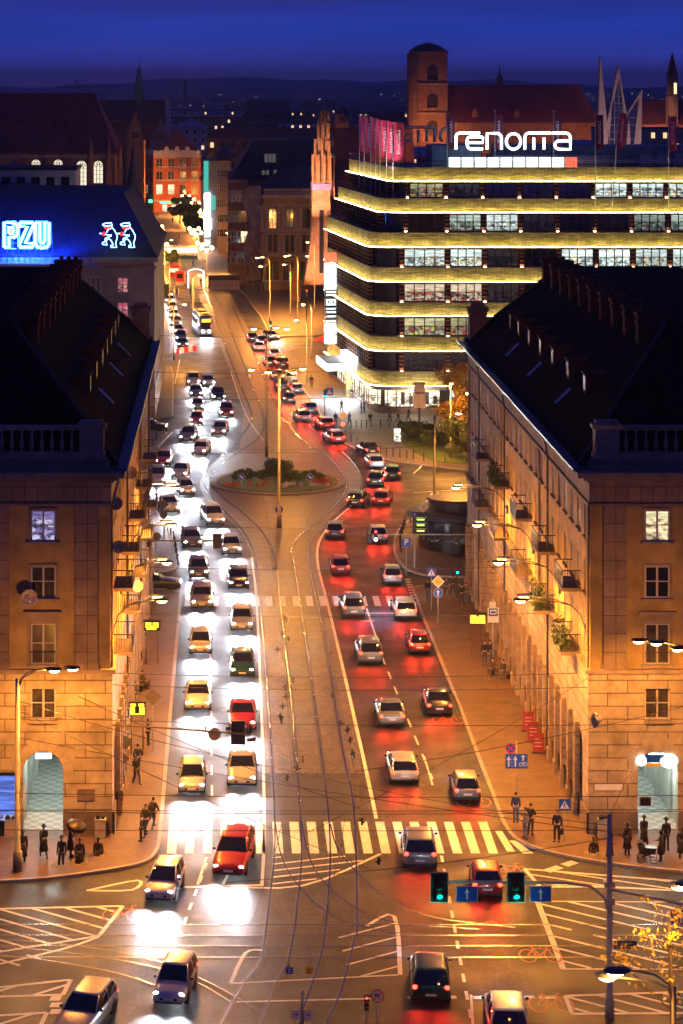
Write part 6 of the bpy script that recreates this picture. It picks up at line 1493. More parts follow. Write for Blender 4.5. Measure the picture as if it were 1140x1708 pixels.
        wd=.75*h; b.quad((x-wd*.96,y1,z-h*.97),(x+wd*.96,y1,z-h*.97),(x+wd*.96,y1,z+h*.97),(x-wd*.96,y1,z+h*.97),2); b.quad((x-wd*.75,y2,z-h*.15),(x+wd*.75,y2,z-h*.15),(x+wd*.75,y2,z+h*.85),(x-wd*.75,y2,z+h*.85),1); b.quad((x-wd*.55,y3,z+h*.02),(x+wd*.55,y3,z+h*.02),(x+wd*.55,y3,z+h*.68),(x-wd*.55,y3,z+h*.68),2); b.box(x-wd*.4,x+wd*.4,y3-.004,y3-.001,z+h*.22,z+h*.5,1)
    elif kind=='parking':
        b.quad((x-h*.95,y1,z-h*.95),(x+h*.95,y1,z-h*.95),(x+h*.95,y1,z+h*.95),(x-h*.95,y1,z+h*.95),1)
    elif kind=='letter_z' : b.quad((x-h*.95,y1,z-h*.95),(x+h*.95,y1,z-h*.95),(x+h*.95,y1,z+h*.95),(x-h*.95,y1,z+h*.95),1); [b.poly([(x+p[0]*h,y2,z+p[1]*h) for p in q],2) for q in ([(-.45,.3),(.45,.3),(.45,.5),(-.45,.5)],[(.2,.3),(.45,.3),(-.2,-.3),(-.45,-.3)],[(-.45,-.5),(.45,-.5),(.45,-.3),(-.45,-.3)])]
    elif kind=='cross_yellow':
        b.quad((x-h*.96,y1,z-h*.96),(x+h*.96,y1,z-h*.96),(x+h*.96,y1,z+h*.96),(x-h*.96,y1,z+h*.96),3)
        for a_ in (45,-45): b.poly([(x+p[0]*math.cos(R(a_))-p[1]*math.sin(R(a_)),y2-.001*(a_>0),z+p[0]*math.sin(R(a_))+p[1]*math.cos(R(a_))) for p in ((-h,-h*.07),(h,-h*.07),(h,h*.07),(-h,h*.07))],5)
        tri(b,(x,z-h*.55),h*.3,y2-.002,5)
    elif kind=='two': b.quad((x-h*.96,y1,z-h*.96),(x+h*.96,y1,z-h*.96),(x+h*.96,y1,z+h*.96),(x-h*.96,y1,z+h*.96),2); b.quad((x-h*.08,y2,z-h*.6),(x+h*.08,y2,z-h*.6),(x+h*.08,y2,z+h*.5),(x-h*.08,y2,z+h*.5),5); b.quad((x-h*.5,y2,z-h*.1),(x+h*.5,y2,z-h*.1),(x+h*.5,y2,z+h*.02),(x-h*.5,y2,z+h*.02),5); arrow(b,(x-h*.45,z-h*.04),h*.5,y2-.002,5,R(90),h*.12)
    elif kind=='white': b.quad((x-h*.96,y1,z-h*.96),(x+h*.96,y1,z-h*.96),(x+h*.96,y1,z+h*.96),(x-h*.96,y1,z+h*.96),2)
    return place(b.mesh('sign_plate',MS),'sign_plate',T,(0,0,0))
def signpost(X,Y,plates,h,label,r=.035,name='road_sign',z0=.13,group=None):
    T=thing(name,label,'road sign',(X,Y,0),0,group); b=MB(); b.tube([(0,0,z0-.1),(0,0,h)],r,6); place(b.mesh('post',M['galv']),'post',T,(0,0,0))
    for k,dx,z,s in plates: plate(T,k,dx,z,s)
    return T
signpost(*G(942,1408),[('ped',0,2.25,.65)],2.6,'blue pedestrian crossing sign on a thin post at the zebra, before the corner bins')
T=signpost(*G(862,1372),[('nostop',-.35,4.35,.62),('lanes',0,3.6,.86)],4.7,'wide blue lane panel with bicycle under a round no-stopping sign')
signpost(*G(720,1022),[('ped',0,3.3,.75)],3.7,'blue pedestrian crossing sign at the far zebra beside a dark-coated man')
signpost(*G(731,1042),[('priority',0,3.45,.85),('ahead',0,2.55,.75)],3.9,'yellow priority diamond above a round blue straight-ahead sign')
signpost(*G(466,876),[('keep',0,1.55,.85)],1.6,'round blue keep-right sign on the cobbled splitter under the yellow mast')
signpost(*G(403,815),[('keep',0,1.25,.7)],1.3,'round blue arrow sign at the left end of the flower bed',z0=.1)
signpost(*G(517,815),[('keep',0,1.25,.75)],1.3,'round blue arrow sign at the right end of the flower bed',z0=.1)
signpost(*G(572,728),[('priority',0,2.6,1.0),('speed',0,1.55,.85)],3.1,'yellow priority diamond above a red-ringed round sign at the store kerb')
signpost(*G(550,700),[('ped',0,3.6,.9)],4.0,'small blue crossing sign by the green signal near the store')
T=signpost(*G(823,1110),[('white',-.05,4.5,.5),('stop',.0,3.75,1.15)],4.9,'tall stop post with white tram panel beside the amber display',.05,'stop_sign')
T=signpost(*G(229,1098),[('stop',0,3.2,1.0),('letter_z',0,2.35,.7)],3.6,'stop post with white tram panel over blue board near the left wall lamps',.05,'stop_sign')
T=signpost(*G(207,1290),[('white',-.1,4.4,.5),('stop',.0,3.6,1.1)],4.8,'near stop post with pale blue tram panel by the house corner',.05,'stop_sign')
signpost(*G(255,1255),[('diamond_back',0,3.6,.9)],3.7,'grey back of a diamond sign on a thin post near a waiting woman')
signpost(*G(212,1130),[('round_back',0,5.1,.8),('round_back',-.35,4.0,.85)],5.4,'two dark round sign backs on one post beside the balconies')
signpost(*G(206,1320),[('round_back',0,3.0,.85),('diamond_back',0,2.0,.6)],3.3,'round sign back low on the corner, in front of the standing old man')
signpost(*G(273,905),[('diamond_back',0,3.6,.8),('round_back',0,2.6,.7)],4.0,'grey diamond and round sign backs amid the headlight bend')
signpost(*G(262,935),[('round_back',0,2.2,.75)],2.5,'lone round sign back near the left bollards')
signpost(*G(678,960),[('parking',0,2.9,.75)],3.3,'blue parking sign low beside the dark board')
put_text('P',.72,M['sign_white'],bpy.context.scene.objects[[o.name for o in sc.objects if o.get('label')=='blue parking sign low beside the dark board'][0]],(0,-.108,2.93),bold=.02,extrude=.002)
# parking guidance board
c=G(692,950); T=thing('parking_board','black parking guidance board with three lit green counters and a diamond on top','information board',(*c,0))
b=MB(); b.tube([(-.0,0,0),(0,0,4.6)],.07,8); b.tube([(.8,0,3.2),(.8,0,4.4)],.03,5); place(b.mesh('post',M['galv']),'post',T,(0,0,0))
b=MB(); b.box(-.2,1.25,-.12,-.04,3.15,5.1); place(b.mesh('board',M['sign_black']),'board',T,(0,0,0))
for k,zz in enumerate((3.4,3.9,4.4)):
    b=MB(); b.box(.2,.85,-.128,-.121,zz,zz+.1); place(b.mesh('counter',emat('counter_green',(.55,1,.1),2.5) if k==0 else M['counter']),'counter',T,(0,0,0)); M['counter']=bpy.data.materials['counter_green']
    b=MB(); b.box(.1,1.05,-.126,-.121,zz+.2,zz+.26); place(b.mesh('text_line',M['sign_white']),'text_line',T,(0,0,0))
b=MB(); b.box(-.14,.12,-.126,-.121,4.72,5.02); place(b.mesh('blue_panel',M['sign_blue']),'blue_panel',T,(0,0,0)); put_text('P',.26,M['sign_white'],T,(-.01,-.13,4.87),extrude=.002)
plate(T,'priority',.75,5.5,.75)
# amber departure displays
def display(px,pyb,h,wd,ht,label,lines,post=True):
    c=G(px,pyb); T=thing('departure_display',label,'display',(*c,0),0,'amber departure displays'); b=MB(); b.box(-wd/2,wd/2,-.15,.12,h,h+ht); b.box(-wd/2-.08,wd/2+.08,-.18,.15,h+ht,h+ht+.08); place(b.mesh('case',M['sign_black']),'case',T,(0,0,0))
    b=MB()
    for (x0,x1,z0,z1) in lines: b.box(-wd/2+x0*wd,-wd/2+x1*wd,-.16,-.151,h+z0*ht,h+z1*ht)
    place(b.mesh('screen',M['display_amber']),'screen',T,(0,0,0)); b=MB()
    for s in (-.35,.35): b.tube([(s*wd,0,.1),(s*wd,0,h)],.04,6)
    place(b.mesh('post',M['yellow_post']),'post',T,(0,0,0))
LN=[(.08,.42,.70,.88),(.58,.92,.70,.88),(.06,.94,.42,.60),(.06,.94,.2,.38)]
display(797,1100,2.7,1.25,.75,'amber departure display near the waiting couple on the broad pavement',LN+[(.06,.94,.05,.2),(.06,.94,.6,.68)])
display(254,1110,2.6,1.2,.7,'dim amber departure display under a double wall lamp, left',[(.08,.45,.62,.85),(.55,.9,.62,.85),(.08,.9,.35,.52),(.15,.75,.12,.3)])
display(229,1262,2.7,1.05,.75,'bright amber departure display on two yellow posts by the house corner',[(.08,.42,.74,.95),(.58,.92,.74,.95),(.05,.36,.1,.66),(.64,.95,.1,.66),(.05,.95,.04,.12)])
# traffic signals
def signal_head(T, p, lit, s=1.0, back=False, name='signal_head', board=True):
    b=MB(); 
    if board: b.box(-.42*s,.42*s,-.02,.0,-.7*s,.7*s); b.box(-.38*s,.38*s,-.026,-.021,-.66*s,.66*s,1)
    b.box(-.17*s,.17*s,.02 if back else -.2,.2 if back else -.03,-.52*s,.52*s,1)
    o=place(b.mesh(name,[M['galv'],M['sign_black']]),name,T,p)
    if back: return o
    for k,c in enumerate(('light_green',None,'light_red')):
        zz=(-.34+.34*k)*s; on=bool(c) and lit==c
        b=MB(); b.lathe([(.115*s,0),(.10*s,.03),(.02*s,.05)],(0,0,0),12); b.v=[(q[0],-.202-q[2],q[1]+zz) for q in b.v]; place(b.mesh('lens',M[c] if on else M['dark_lens'] if 'dark_lens' in M else M.setdefault('dark_lens',mat('dark_lens',(.05,.045,.045),.2,var=0))),'lens',o,(0,0,0))
        b=MB(); n=8
        for q in range(n):
            a0,a1=R(200-q*220/n)-0,R(200-(q+1)*220/n); b.quad((.14*s*math.cos(a0),-.203,zz+.14*s*math.sin(a0)),(.14*s*math.cos(a1),-.203,zz+.14*s*math.sin(a1)),(.14*s*math.cos(a1),-.42,zz+.13*s*math.sin(a1)),(.14*s*math.cos(a0),-.42,zz+.13*s*math.sin(a0)))
        place(b.mesh('visor',M['sign_black']),'visor',o,(0,0,0))
    return o
# near mast with two heads and two blue arrow panels
T=thing('signal_mast','near grey mast whose curved arm carries two green signals and two blue arrow panels','traffic light',(17.65,102,0))
b=MB(); b.tube([(0,0,0),(0,0,1.0),(0,0,1.01),(0,0,9.4)],[.2,.2,.155,.11],10); b.tube([(0,0,9.4),(0,0,9.5)],.02,4); place(b.mesh('mast',M['galv']),'mast',T,(0,0,0))
b=MB(); b.tube([(0,-.1,4.9),(-.25,-.1,5.6),(-.9,-.1,6.15),(-2.0,-.1,6.3),(-8.0,-.1,6.35)],.07,8); place(b.mesh('arm',M['galv']),'arm',T,(0,0,0))
b=MB(); b.tube([(0,-.1,6.0),(2.2,-.1,5.55),(3.8,-.1,5.2)],.07,8); place(b.mesh('arm',M['galv']),'arm',T,(0,0,0))
b=MB(); b.box(-.22,.22,-.22,.22,5.3,5.6); b.box(-.25,.25,-.2,.2,6.1,6.35); place(b.mesh('clamp',M['galv']),'clamp',T,(0,0,0))
for x in (-7.85,-4.33): signal_head(T,(x,-.2,6.12),'light_green',1.0)
plate(T,'arrow',-6.58,5.82,.74,-.2); plate(T,'arrow',-3.2,5.82,.74,-.2); plate(T,'arrow',3.25,4.75,.74,-.2)
b=MB(); b.box(.2,1.25,-.05,-.02,3.25,3.6); sp_=place(b.mesh('street_name_plate',M['sign_navy'] if 'sign_navy' in M else M.setdefault('sign_navy',mat('sign_navy',(.01,.02,.10),.4,var=0))),'street_name_plate',T,(0,0,0))
put_text('ul. Marszałka',.13,M['sign_white'],sp_,(.72,-.056,3.49),extrude=.002); put_text('Józefa Piłsudskiego',.115,M['sign_white'],sp_,(.72,-.056,3.34),extrude=.002)
lamp_light('signal_glow','POINT',(-7.85,-.7,5.78),25,(0,.9,.7),T,.08); lamp_light('signal_glow','POINT',(-4.33,-.7,5.78),25,(0,.9,.7),T,.08)
# left cantilever with backs of a signal, round sign and cameras
T=thing('signal_mast','yellowish cantilever from the house corner carrying signal backs over the headlight lanes','traffic light',(-6.75,127.2,0))
b=MB(); b.tube([(0,-.2,6.3),(3,-.2,6.15),(8.2,-.2,5.75)],.06,8); b.box(-.1,.15,-.3,-.05,6.1,6.5); place(b.mesh('arm',M['yellow_post']),'arm',T,(0,0,0))
signal_head(T,(7.45,-.1,5.82),None,1.0,True); plate(T,'round_back',6.1,5.75,.72,-.1)
b=MB(); b.box(8.05,8.25,-.3,-.1,5.85,6.3); b.loft([[(7.95,-.3,5.35),(8.4,-.3,5.35),(8.45,-.3,5.6),(7.95,-.3,5.5)],[(7.95,-.05,5.3),(8.5,-.05,5.35),(8.5,-.05,5.6),(7.95,-.05,5.5)]]); b.box(6.75,6.95,-.3,-.1,6.0,6.2); b.box(5.55,5.65,-.3,-.1,6.05,6.25); place(b.mesh('camera_housing',M['black_metal']),'camera_housing',T,(0,0,0))
# second one farther on
T=thing('signal_mast','farther cantilever with one signal back at the headlight bend','traffic light',(-6.2,181,0))
b=MB(); b.tube([(0,0,0),(0,0,5.8)],.09,8); b.tube([(0,-.1,5.75),(5.9,-.1,5.75)],.06,8); place(b.mesh('arm',M['yellow_post']),'arm',T,(0,0,0)); signal_head(T,(5.5,-.15,5.72),None,.9,True,board=True); b=MB(); b.box(5.75,5.9,-.3,-.1,5.4,5.9); place(b.mesh('camera_housing',M['black_metal']),'camera_housing',T,(0,0,0))
T=thing('signal_mast','pale cantilever from the pavement carrying two signals over the red tail-light lanes','traffic light',(20.6,183,0))
b=MB(); b.tube([(0,0,0),(0,0,5.9)],.09,8); b.tube([(0,-.1,5.85),(-8.6,-.1,5.85)],.055,8); place(b.mesh('arm',M['galv']),'arm',T,(0,0,0))
b=MB(); b.box(-8.85,-8.55,-.3,-.1,5.2,5.9); oo=place(b.mesh('signal_head',M['sign_black']),'signal_head',T,(0,0,0)); signal_head(T,(-8.25,-.2,5.85),'light_red',.85,False,board=False)
b=MB(); b.blob((-8.25,-.42,5.5),.14,8,6); place(b.mesh('white_signal',emat('signal_white',(.75,.85,1),12)),'white_signal',T,(0,0,0)); lamp_light('signal_glow','SPOT',(-8.4,-1.0,5.2),1200,(.55,.65,1.0),T,.1,70,.8,(R(-25),0,0))
def post_signal(px,py,h,label,lit='light_green',s=.8,arm=0.0):
    c=G(px,py); T=thing('signal_post',label,'traffic light',(*c,0)); b=MB(); b.tube([(0,0,0),(0,0,h+.4)],.08,8)
    if arm: b.tube([(0,-.05,h+.3),(arm,-.05,h+.3)],.05,6)
    place(b.mesh('post',M['dark_paint']),'post',T,(0,0,0)); signal_head(T,(arm*.9,-.1,h),lit,s,board=False)
post_signal(763,1000,2.6,'green pedestrian signal glowing beside the pavement crowd'); post_signal(542,700,3.4,'green signal with crossing sign at the store kerb',s=1.0); post_signal(512,580,9,'red signal high on a thin post before the brick church','light_red',1.0)
post_signal(452,575,3.5,'small green signal behind the pale headlight on the far side street','light_green',1.0); post_signal(800,735,3.0,'dark paired signal near the lawn, off',None)
c=G(440,497); T=thing('signal_gantry','far gantry arm with two green signals and two blue panels','traffic light',(c[0]+6,470,0)); b=MB(); b.tube([(0,0,0),(0,0,7)],.12,8); b.tube([(0,0,6.4),(-7.6,0,6.3)],.08,6); place(b.mesh('arm',M['yellow_post']),'arm',T,(0,0,0))
for x in (-7.3,-3.8): signal_head(T,(x,-.1,6.2),'light_green',1.5,board=False)
plate(T,'arrow',-5.7,6.2,1.2); plate(T,'arrow',-2.4,6.2,1.2)
# near bottom cluster
T=thing('road_sign','round white no-left-turn sign with red rim on the near signal','road sign',(6.9,101,0)); b=MB(); b.tube([(0,0,0),(0,0,1.2)],.05,6); place(b.mesh('post',M['galv']),'post',T,(0,0,0)); plate(T,'noleft',0,1.5,.62)
T=thing('signal_post','small dark signal with dim red light beside the no-left-turn sign','traffic light',(6.4,101,0)); b=MB(); b.tube([(0,0,0),(0,0,.9)],.05,6); place(b.mesh('post',M['galv']),'post',T,(0,0,0)); signal_head(T,(0,-.05,1.25),'light_red',.7,board=False)
T=thing('road_sign','grey post bearing two small white arrow plates at the bottom edge','road sign',(3.5,101.3,0)); b=MB(); b.tube([(0,0,0),(0,0,1.6)],.075,8); place(b.mesh('post',M['galv']),'post',T,(0,0,0)); plate(T,'two',-.28,.55,.42); plate(T,'two',.28,.52,.42)
for kind,px,lab in (('letter_z',483,'small blue plate with white letter Z hung on the overhead wire'),('cross_yellow',516,'small yellow crossed plate hung on the overhead wire')):
    Y=98.0; T=thing('hanging_sign',lab,'road sign',(WX(px,Y),Y,WZ(1618,Y))); plate(T,kind,0,0,.32); b=MB(); b.tube([(0,-.05,.14),(0,-.05,1.0)],.012,4); place(b.mesh('hanger',M['wire']),'hanger',T,(0,0,0))
# video screen, bins, boards, plaques
T=thing('video_screen','bright video screen in a black frame at the left edge by the passage arch','screen',(-12.6,126.4,0)); b=MB(); b.box(-1.3,.75,-.1,.1,.9,3.75); place(b.mesh('case',M['sign_black']),'case',T,(0,0,0)); b=MB(); b.quad((-1.2,-.104,1.05),(.62,-.104,1.05),(.62,-.104,3.6),(-1.2,-.104,3.6)); place(b.mesh('screen',roommat('screen_image',[(.1,.2,.75),(.4,.6,1),(.9,.95,1),(.1,.1,.4),(.6,.2,.3),(.2,.4,.9)],1.1,.6,9,99)),'screen',T,(0,0,0)); b=MB(); b.box(-.9,.4,-.05,.05,.13,.9); place(b.mesh('stand',M['black_metal']),'stand',T,(0,0,0))
M['board_red']=mat('board_red',(.26,.02,.02),.6,var=.2)
def bin_(X,Y,label):
    T=thing('litter_bin',label,'litter bin',(X,Y,.13),0,'grey litter bins'); b=MB(); b.box(-.3,.3,-.22,.22,.0,.95); b.box(-.33,.33,-.25,.25,.95,1.03); place(b.mesh('bin',M['galv']),'bin',T,(0,0,0)); b=MB(); b.lathe([(.16,1.04),(.14,1.2),(.05,1.24)],(-.12,0,0),8); b.lathe([(.1,1.04),(.1,1.16)],(.16,0,0),8); place(b.mesh('ashtray',M['black_metal']),'ashtray',T,(0,0,0)); b=MB(); b.box(-.1,.1,-.226,-.221,.3,.5); place(b.mesh('sticker',M['sticker'] if 'sticker' in M else M.setdefault('sticker',mat('sticker',(.7,.2,.05),.5,var=0))),'sticker',T,(0,0,0))
bin_(-7.15,126.3,'grey litter bin with orange sticker at the corner right of the left arch'); bin_(-12.3,126.3,'grey litter bin behind the tall tapering lamp post'); bin_(21.5,126.3,'grey litter bin at the corner left of the right arch')
for k,Y in enumerate((147,144.6,142.2)):
    T=thing('sandwich_board','red advertising board leaning by the arcade piers, %s of three'%['farthest','middle','nearest'][k],'advertising board',(20.05,Y,.13),R(-8),'red boards by the arcade'); b=MB(); b.add([(-.5,-.25,0),(.5,-.25,0),(.5,0,1.75),(-.5,0,1.75),(-.5,.25,0),(.5,.25,0)],[(0,1,2,3),(4,5,2,3),(0,3,4),(1,2,5)]); place(b.mesh('board',M['board_red']),'board',T,(0,0,0)); b=MB(); b.box(-.6,.6,-.3,.3,0,.1); place(b.mesh('foot',M['black_metal']),'foot',T,(0,0,0)); b=MB()
    for q in range(3): b.box(-.3,.3,-.2+.0,-.18,.6+.3*q,.63+.3*q)
    b.v=[(p[0],p[1]-.035+p[2]*.145-.04,p[2]) for p in b.v]; place(b.mesh('text_line',M['sign_white']),'text_line',T,(0,0,0)); T.scale=(.72,.72,.72)
for x,z,wd,h,mt,lab in ((-8.0,2.0,.9,.6,'stone_dark','dark plaque on the rusticated wall left of the street corner'),(21.9,2.6,1.6,.35,'sign_white','white framed street plaque on the rusticated wall beside the right arch'),(24.0,1.75,.55,.4,'sign_black','small black plaque on the rusticated wall beside the right arch')):
    b=MB(); b.box(x-wd/2,x+wd/2,126.82,126.86,z,z+h); b.box(x-wd/2-.06,x+wd/2+.06,126.862,126.879,z-.06,z+h+.06,1); o=b.build('wall_plaque',[M[mt],M['brick_red']],None,(x,126.85,z)); tag(o,lab,'plaque')
b=MB(); b.tube([(21.3,126.8,6.9),(21.3,126.5,6.9)],.05,6); b.lathe([(.16,0),(.2,.15),(.12,.3)],(21.3,126.4,6.7),10); b.box(21.05,21.2,126.3,126.7,6.95,7.1); o=b.build('security_camera',M['dish'],None,(21.3,126.8,6.9)); tag(o,'white security camera at the corner above the right arcade','camera')
# arched shop sign over the right passage
T=thing('passage_sign','curved glowing sign with a blue name panel and yellow strip above the right passage','sign',(24.72,126.9,4.3)); b=MB(); b.box(-.75,.35,-.15,-.05,-.1,.35); place(b.mesh('panel',M['sign_blue']),'panel',T,(0,0,0)); b=MB(); b.box(-.75,.35,-.15,-.06,-.3,-.12); place(b.mesh('strip',M['sign_yellow']),'strip',T,(0,0,0)); b=MB(); b.lathe([(.42,0),(.42,.1)],n=16); b.v=[(q[0]*1.25+.62,-q[2]-.05,q[1]) for q in b.v]; place(b.mesh('light_disc',M['panel_white']),'light_disc',T,(0,0,0)); b=MB(); b.lathe([(.28,0),(.28,.1)],n=12); b.v=[(q[0]-.95,-q[2]-.05,q[1]) for q in b.v]; place(b.mesh('light_disc',M['led_white']),'light_disc',T,(0,0,0)); put_text('Tutanhc',.26,M['sign_white'],T,(-.2,-.16,.12),extrude=.003) if False else None
# dark pavilion kiosk
c=(21.4,206.0); T=thing('pavilion_kiosk','low dark pavilion with overhanging rounded roof and lit glass beside the right tenement','kiosk',(*c,.13))
def oval(rx,ry,z,n=28): return [(rx*math.cos(2*math.pi*k/n)*(1 if abs(math.cos(2*math.pi*k/n))<.8 else .98),ry*math.sin(2*math.pi*k/n),z) for k in range(n)]
b=MB(); b.loft([oval(4.7,4.4,2.9),oval(4.8,4.5,3.0),oval(4.8,4.5,3.3),oval(4.5,4.2,3.42)],smooth=False); place(b.mesh('roof',M['dark_paint']),'roof',T,(0,0,0)); b=MB(); b.loft([oval(2.6,2.3,3.43),oval(2.6,2.3,4.3),oval(2.9,2.6,4.35),oval(2.6,2.3,4.5)],smooth=False); place(b.mesh('lantern_roof',M['dark_paint']),'lantern_roof',T,(0,0,0))
b=MB(); b.loft([oval(3.6,3.3,0),oval(3.6,3.3,.8)],smooth=False); b.loft([oval(3.6,3.3,2.5),oval(3.6,3.3,2.9)],smooth=False); place(b.mesh('base',M['black_metal']),'base',T,(0,0,0)); b=MB(); b.loft([oval(3.45,3.15,.8),oval(3.45,3.15,2.5)],smooth=False,cap=False); place(b.mesh('glass_wall',M['room_kiosk'] if 'room_kiosk' in M else M.setdefault('room_kiosk',roommat('room_kiosk',[(.02,.02,.03),(.03,.03,.04),(.35,.4,.5),(.02,.02,.02),(.5,.35,.2),(.03,.02,.03)],.5,.35,8,99))),'glass_wall',T,(0,0,0))
b=MB()
for p in oval(3.55,3.25,0,22): b.box(p[0]-.05,p[0]+.05,p[1]-.05,p[1]+.05,.8,2.5)
place(b.mesh('mullion',M['black_metal']),'mullion',T,(0,0,0))
# clock / info pillar and advertising light before the store
T=thing('info_pillar','two stacked lit cubes on a dark post before the second shop window','pillar',(*G(700,735),.17)); b=MB(); b.tube([(0,0,0),(0,0,6)],.14,8); place(b.mesh('post',M['dark_paint']),'post',T,(0,0,0))
for z0,z1,s in ((3.9,5.5,.7),(5.7,6.7,.62)): b=MB(); b.box(-s,s,-s,s,z0,z1); b.box(-s-.05,s+.05,-s-.05,s+.05,z1,z1+.08); b.box(-s*.2,s*.2,-s-.02,-s-.001,z0+.2,z1-.2); place(b.mesh('cube',M['cream']),'cube',T,(0,0,0))
T=thing('poster_light','white backlit poster stand on the blue-lit pavement before the lawn','advertising board',(*G(663,742),.13)); b=MB(); b.box(-.45,.45,-.1,.1,.2,1.9); b.box(-.3,.3,-.2,.2,0,.2); place(b.mesh('case',M['dark_paint']),'case',T,(0,0,0)); b=MB(); b.box(-.4,.4,-.106,-.101,.28,1.82); place(b.mesh('poster',roommat('poster_img',[(.9,.9,.85),(.8,.6,.2),(.9,.9,.9),(.3,.2,.15)],1.2,.5,12,99)),'poster',T,(0,0,0))
# bollards
def bollards(pxs,label,group,h=.95):
    b=MB(); b.tube([(0,0,0),(0,0,h)],.055,6); b.lathe([(.075,h-.08),(.075,h),(.04,h+.05)],n=8); me=b.mesh('bollard',M['black_metal'])
    for q in pxs: o=bpy.data.objects.new('bollard',me); COL.objects.link(o); o.location=(*G(*q),.12); tag(o,label,'bollard',group)
line_=lambda pts,n:[tuple(v.xy) for v in [Vector((*a,0)).lerp(Vector((*b_,0)),t/n) for a,b_ in zip(pts[:-1],pts[1:]) for t in range(n)]]
bollards(line_([(566,728),(606,751),(645,762),(690,768),(760,777)],4),'slim black bollard along the curved kerb before the banded store','bollards at the store kerb')
bollards(line_([(586,716),(620,714),(680,716)],4),'slim black bollard across the blue-lit pavement under the shop windows','bollards under the shop windows')
bollards(line_([(775,850),(712,860),(676,880),(667,905),(670,930)],4),'short black bollard round the kiosk kerb','bollards round the kiosk',1.0)
bollards(line_([(297,945),(290,905),(270,868)],4),'black bollard by the left headlight bend','bollards at the headlight bend')
bollards(line_([(236,762),(262,738),(284,718)],4),'black bollard beside the lit car on the left side street','bollards by the side street')
# barrier blocks red and white at the far bend
for k in range(5):
    c=G(297+7*k,590-1.2*k); b=MB(); b.loft([[(-.3,-.25,0),(.3,-.25,0),(.3,.25,0),(-.3,.25,0)],[(-.3,-.1,.9),(.3,-.1,.9),(.3,.1,.9),(-.3,.1,.9)]],smooth=False); o=b.build('barrier_block',M['sign_red'] if k%2==0 else M['sign_white'],None,(0,0,0)); o.location=(*c,0); tag(o,('red' if k%2==0 else 'white')+' plastic barrier block in the short row at the far bend','barrier','barrier blocks at the far bend')
# parasol
T=thing('parasol','red parasol on the pavement before the brick church','parasol',(*G(543,590),0)); b=MB(); b.lathe([(2.0,2.2),(1.0,2.75),(.03,3.1)],n=8,smooth=False); place(b.mesh('canopy',M['sign_red']),'canopy',T,(0,0,0)); b=MB(); b.tube([(0,0,0),(0,0,2.9)],.04,6); place(b.mesh('pole',M['steel']),'pole',T,(0,0,0))
# ================================================================ VEHICLES
PAINT = {n: mat('paint_'+n, c, .28, metal=.15, var=.06, coat=.8) for n,c in {
 'white':(.62,.62,.60),'silver':(.40,.41,.42),'grey':(.16,.165,.17),'black':(.012,.012,.014),'red':(.36,.025,.02),'blue':(.02,.06,.24),'dark green':(.02,.07,.04),'beige':(.42,.36,.26),'yellow':(.6,.42,.03)}.items()}
M['car_glass'] = mat('car_glass', (.012,.013,.016), .05, var=0, spec=.9)
def sect(y,w,zb,zt):
    h=[(.70,zb),(.93,zb+.05),(.99,zb+.30*(zt-zb)),(1.0,zb+.55*(zt-zb)),(.975,zb+.85*(zt-zb)),(.90,zt-.015),(.6,zt+.012),(.25,zt+.022)]
    return [(-a*w,y,z) for a,z in h]+[(a*w,y,z) for a,z in h[::-1]]
def rrect(hw,y0,y1,z,cr=.16,n=3,zf=0):
    pts=[]
    for cx_,cy_,a0 in ((hw-cr,y1-cr,0),(-hw+cr,y1-cr,90),(-hw+cr,y0+cr,180),(hw-cr,y0+cr,270)):
        for k in range(n+1):
            a=R(a0+90*k/n); x,y=cx_+cr*math.cos(a),cy_+cr*math.sin(a); pts.append((x,y,z+zf*(y-y0)/(y1-y0)))
    return pts
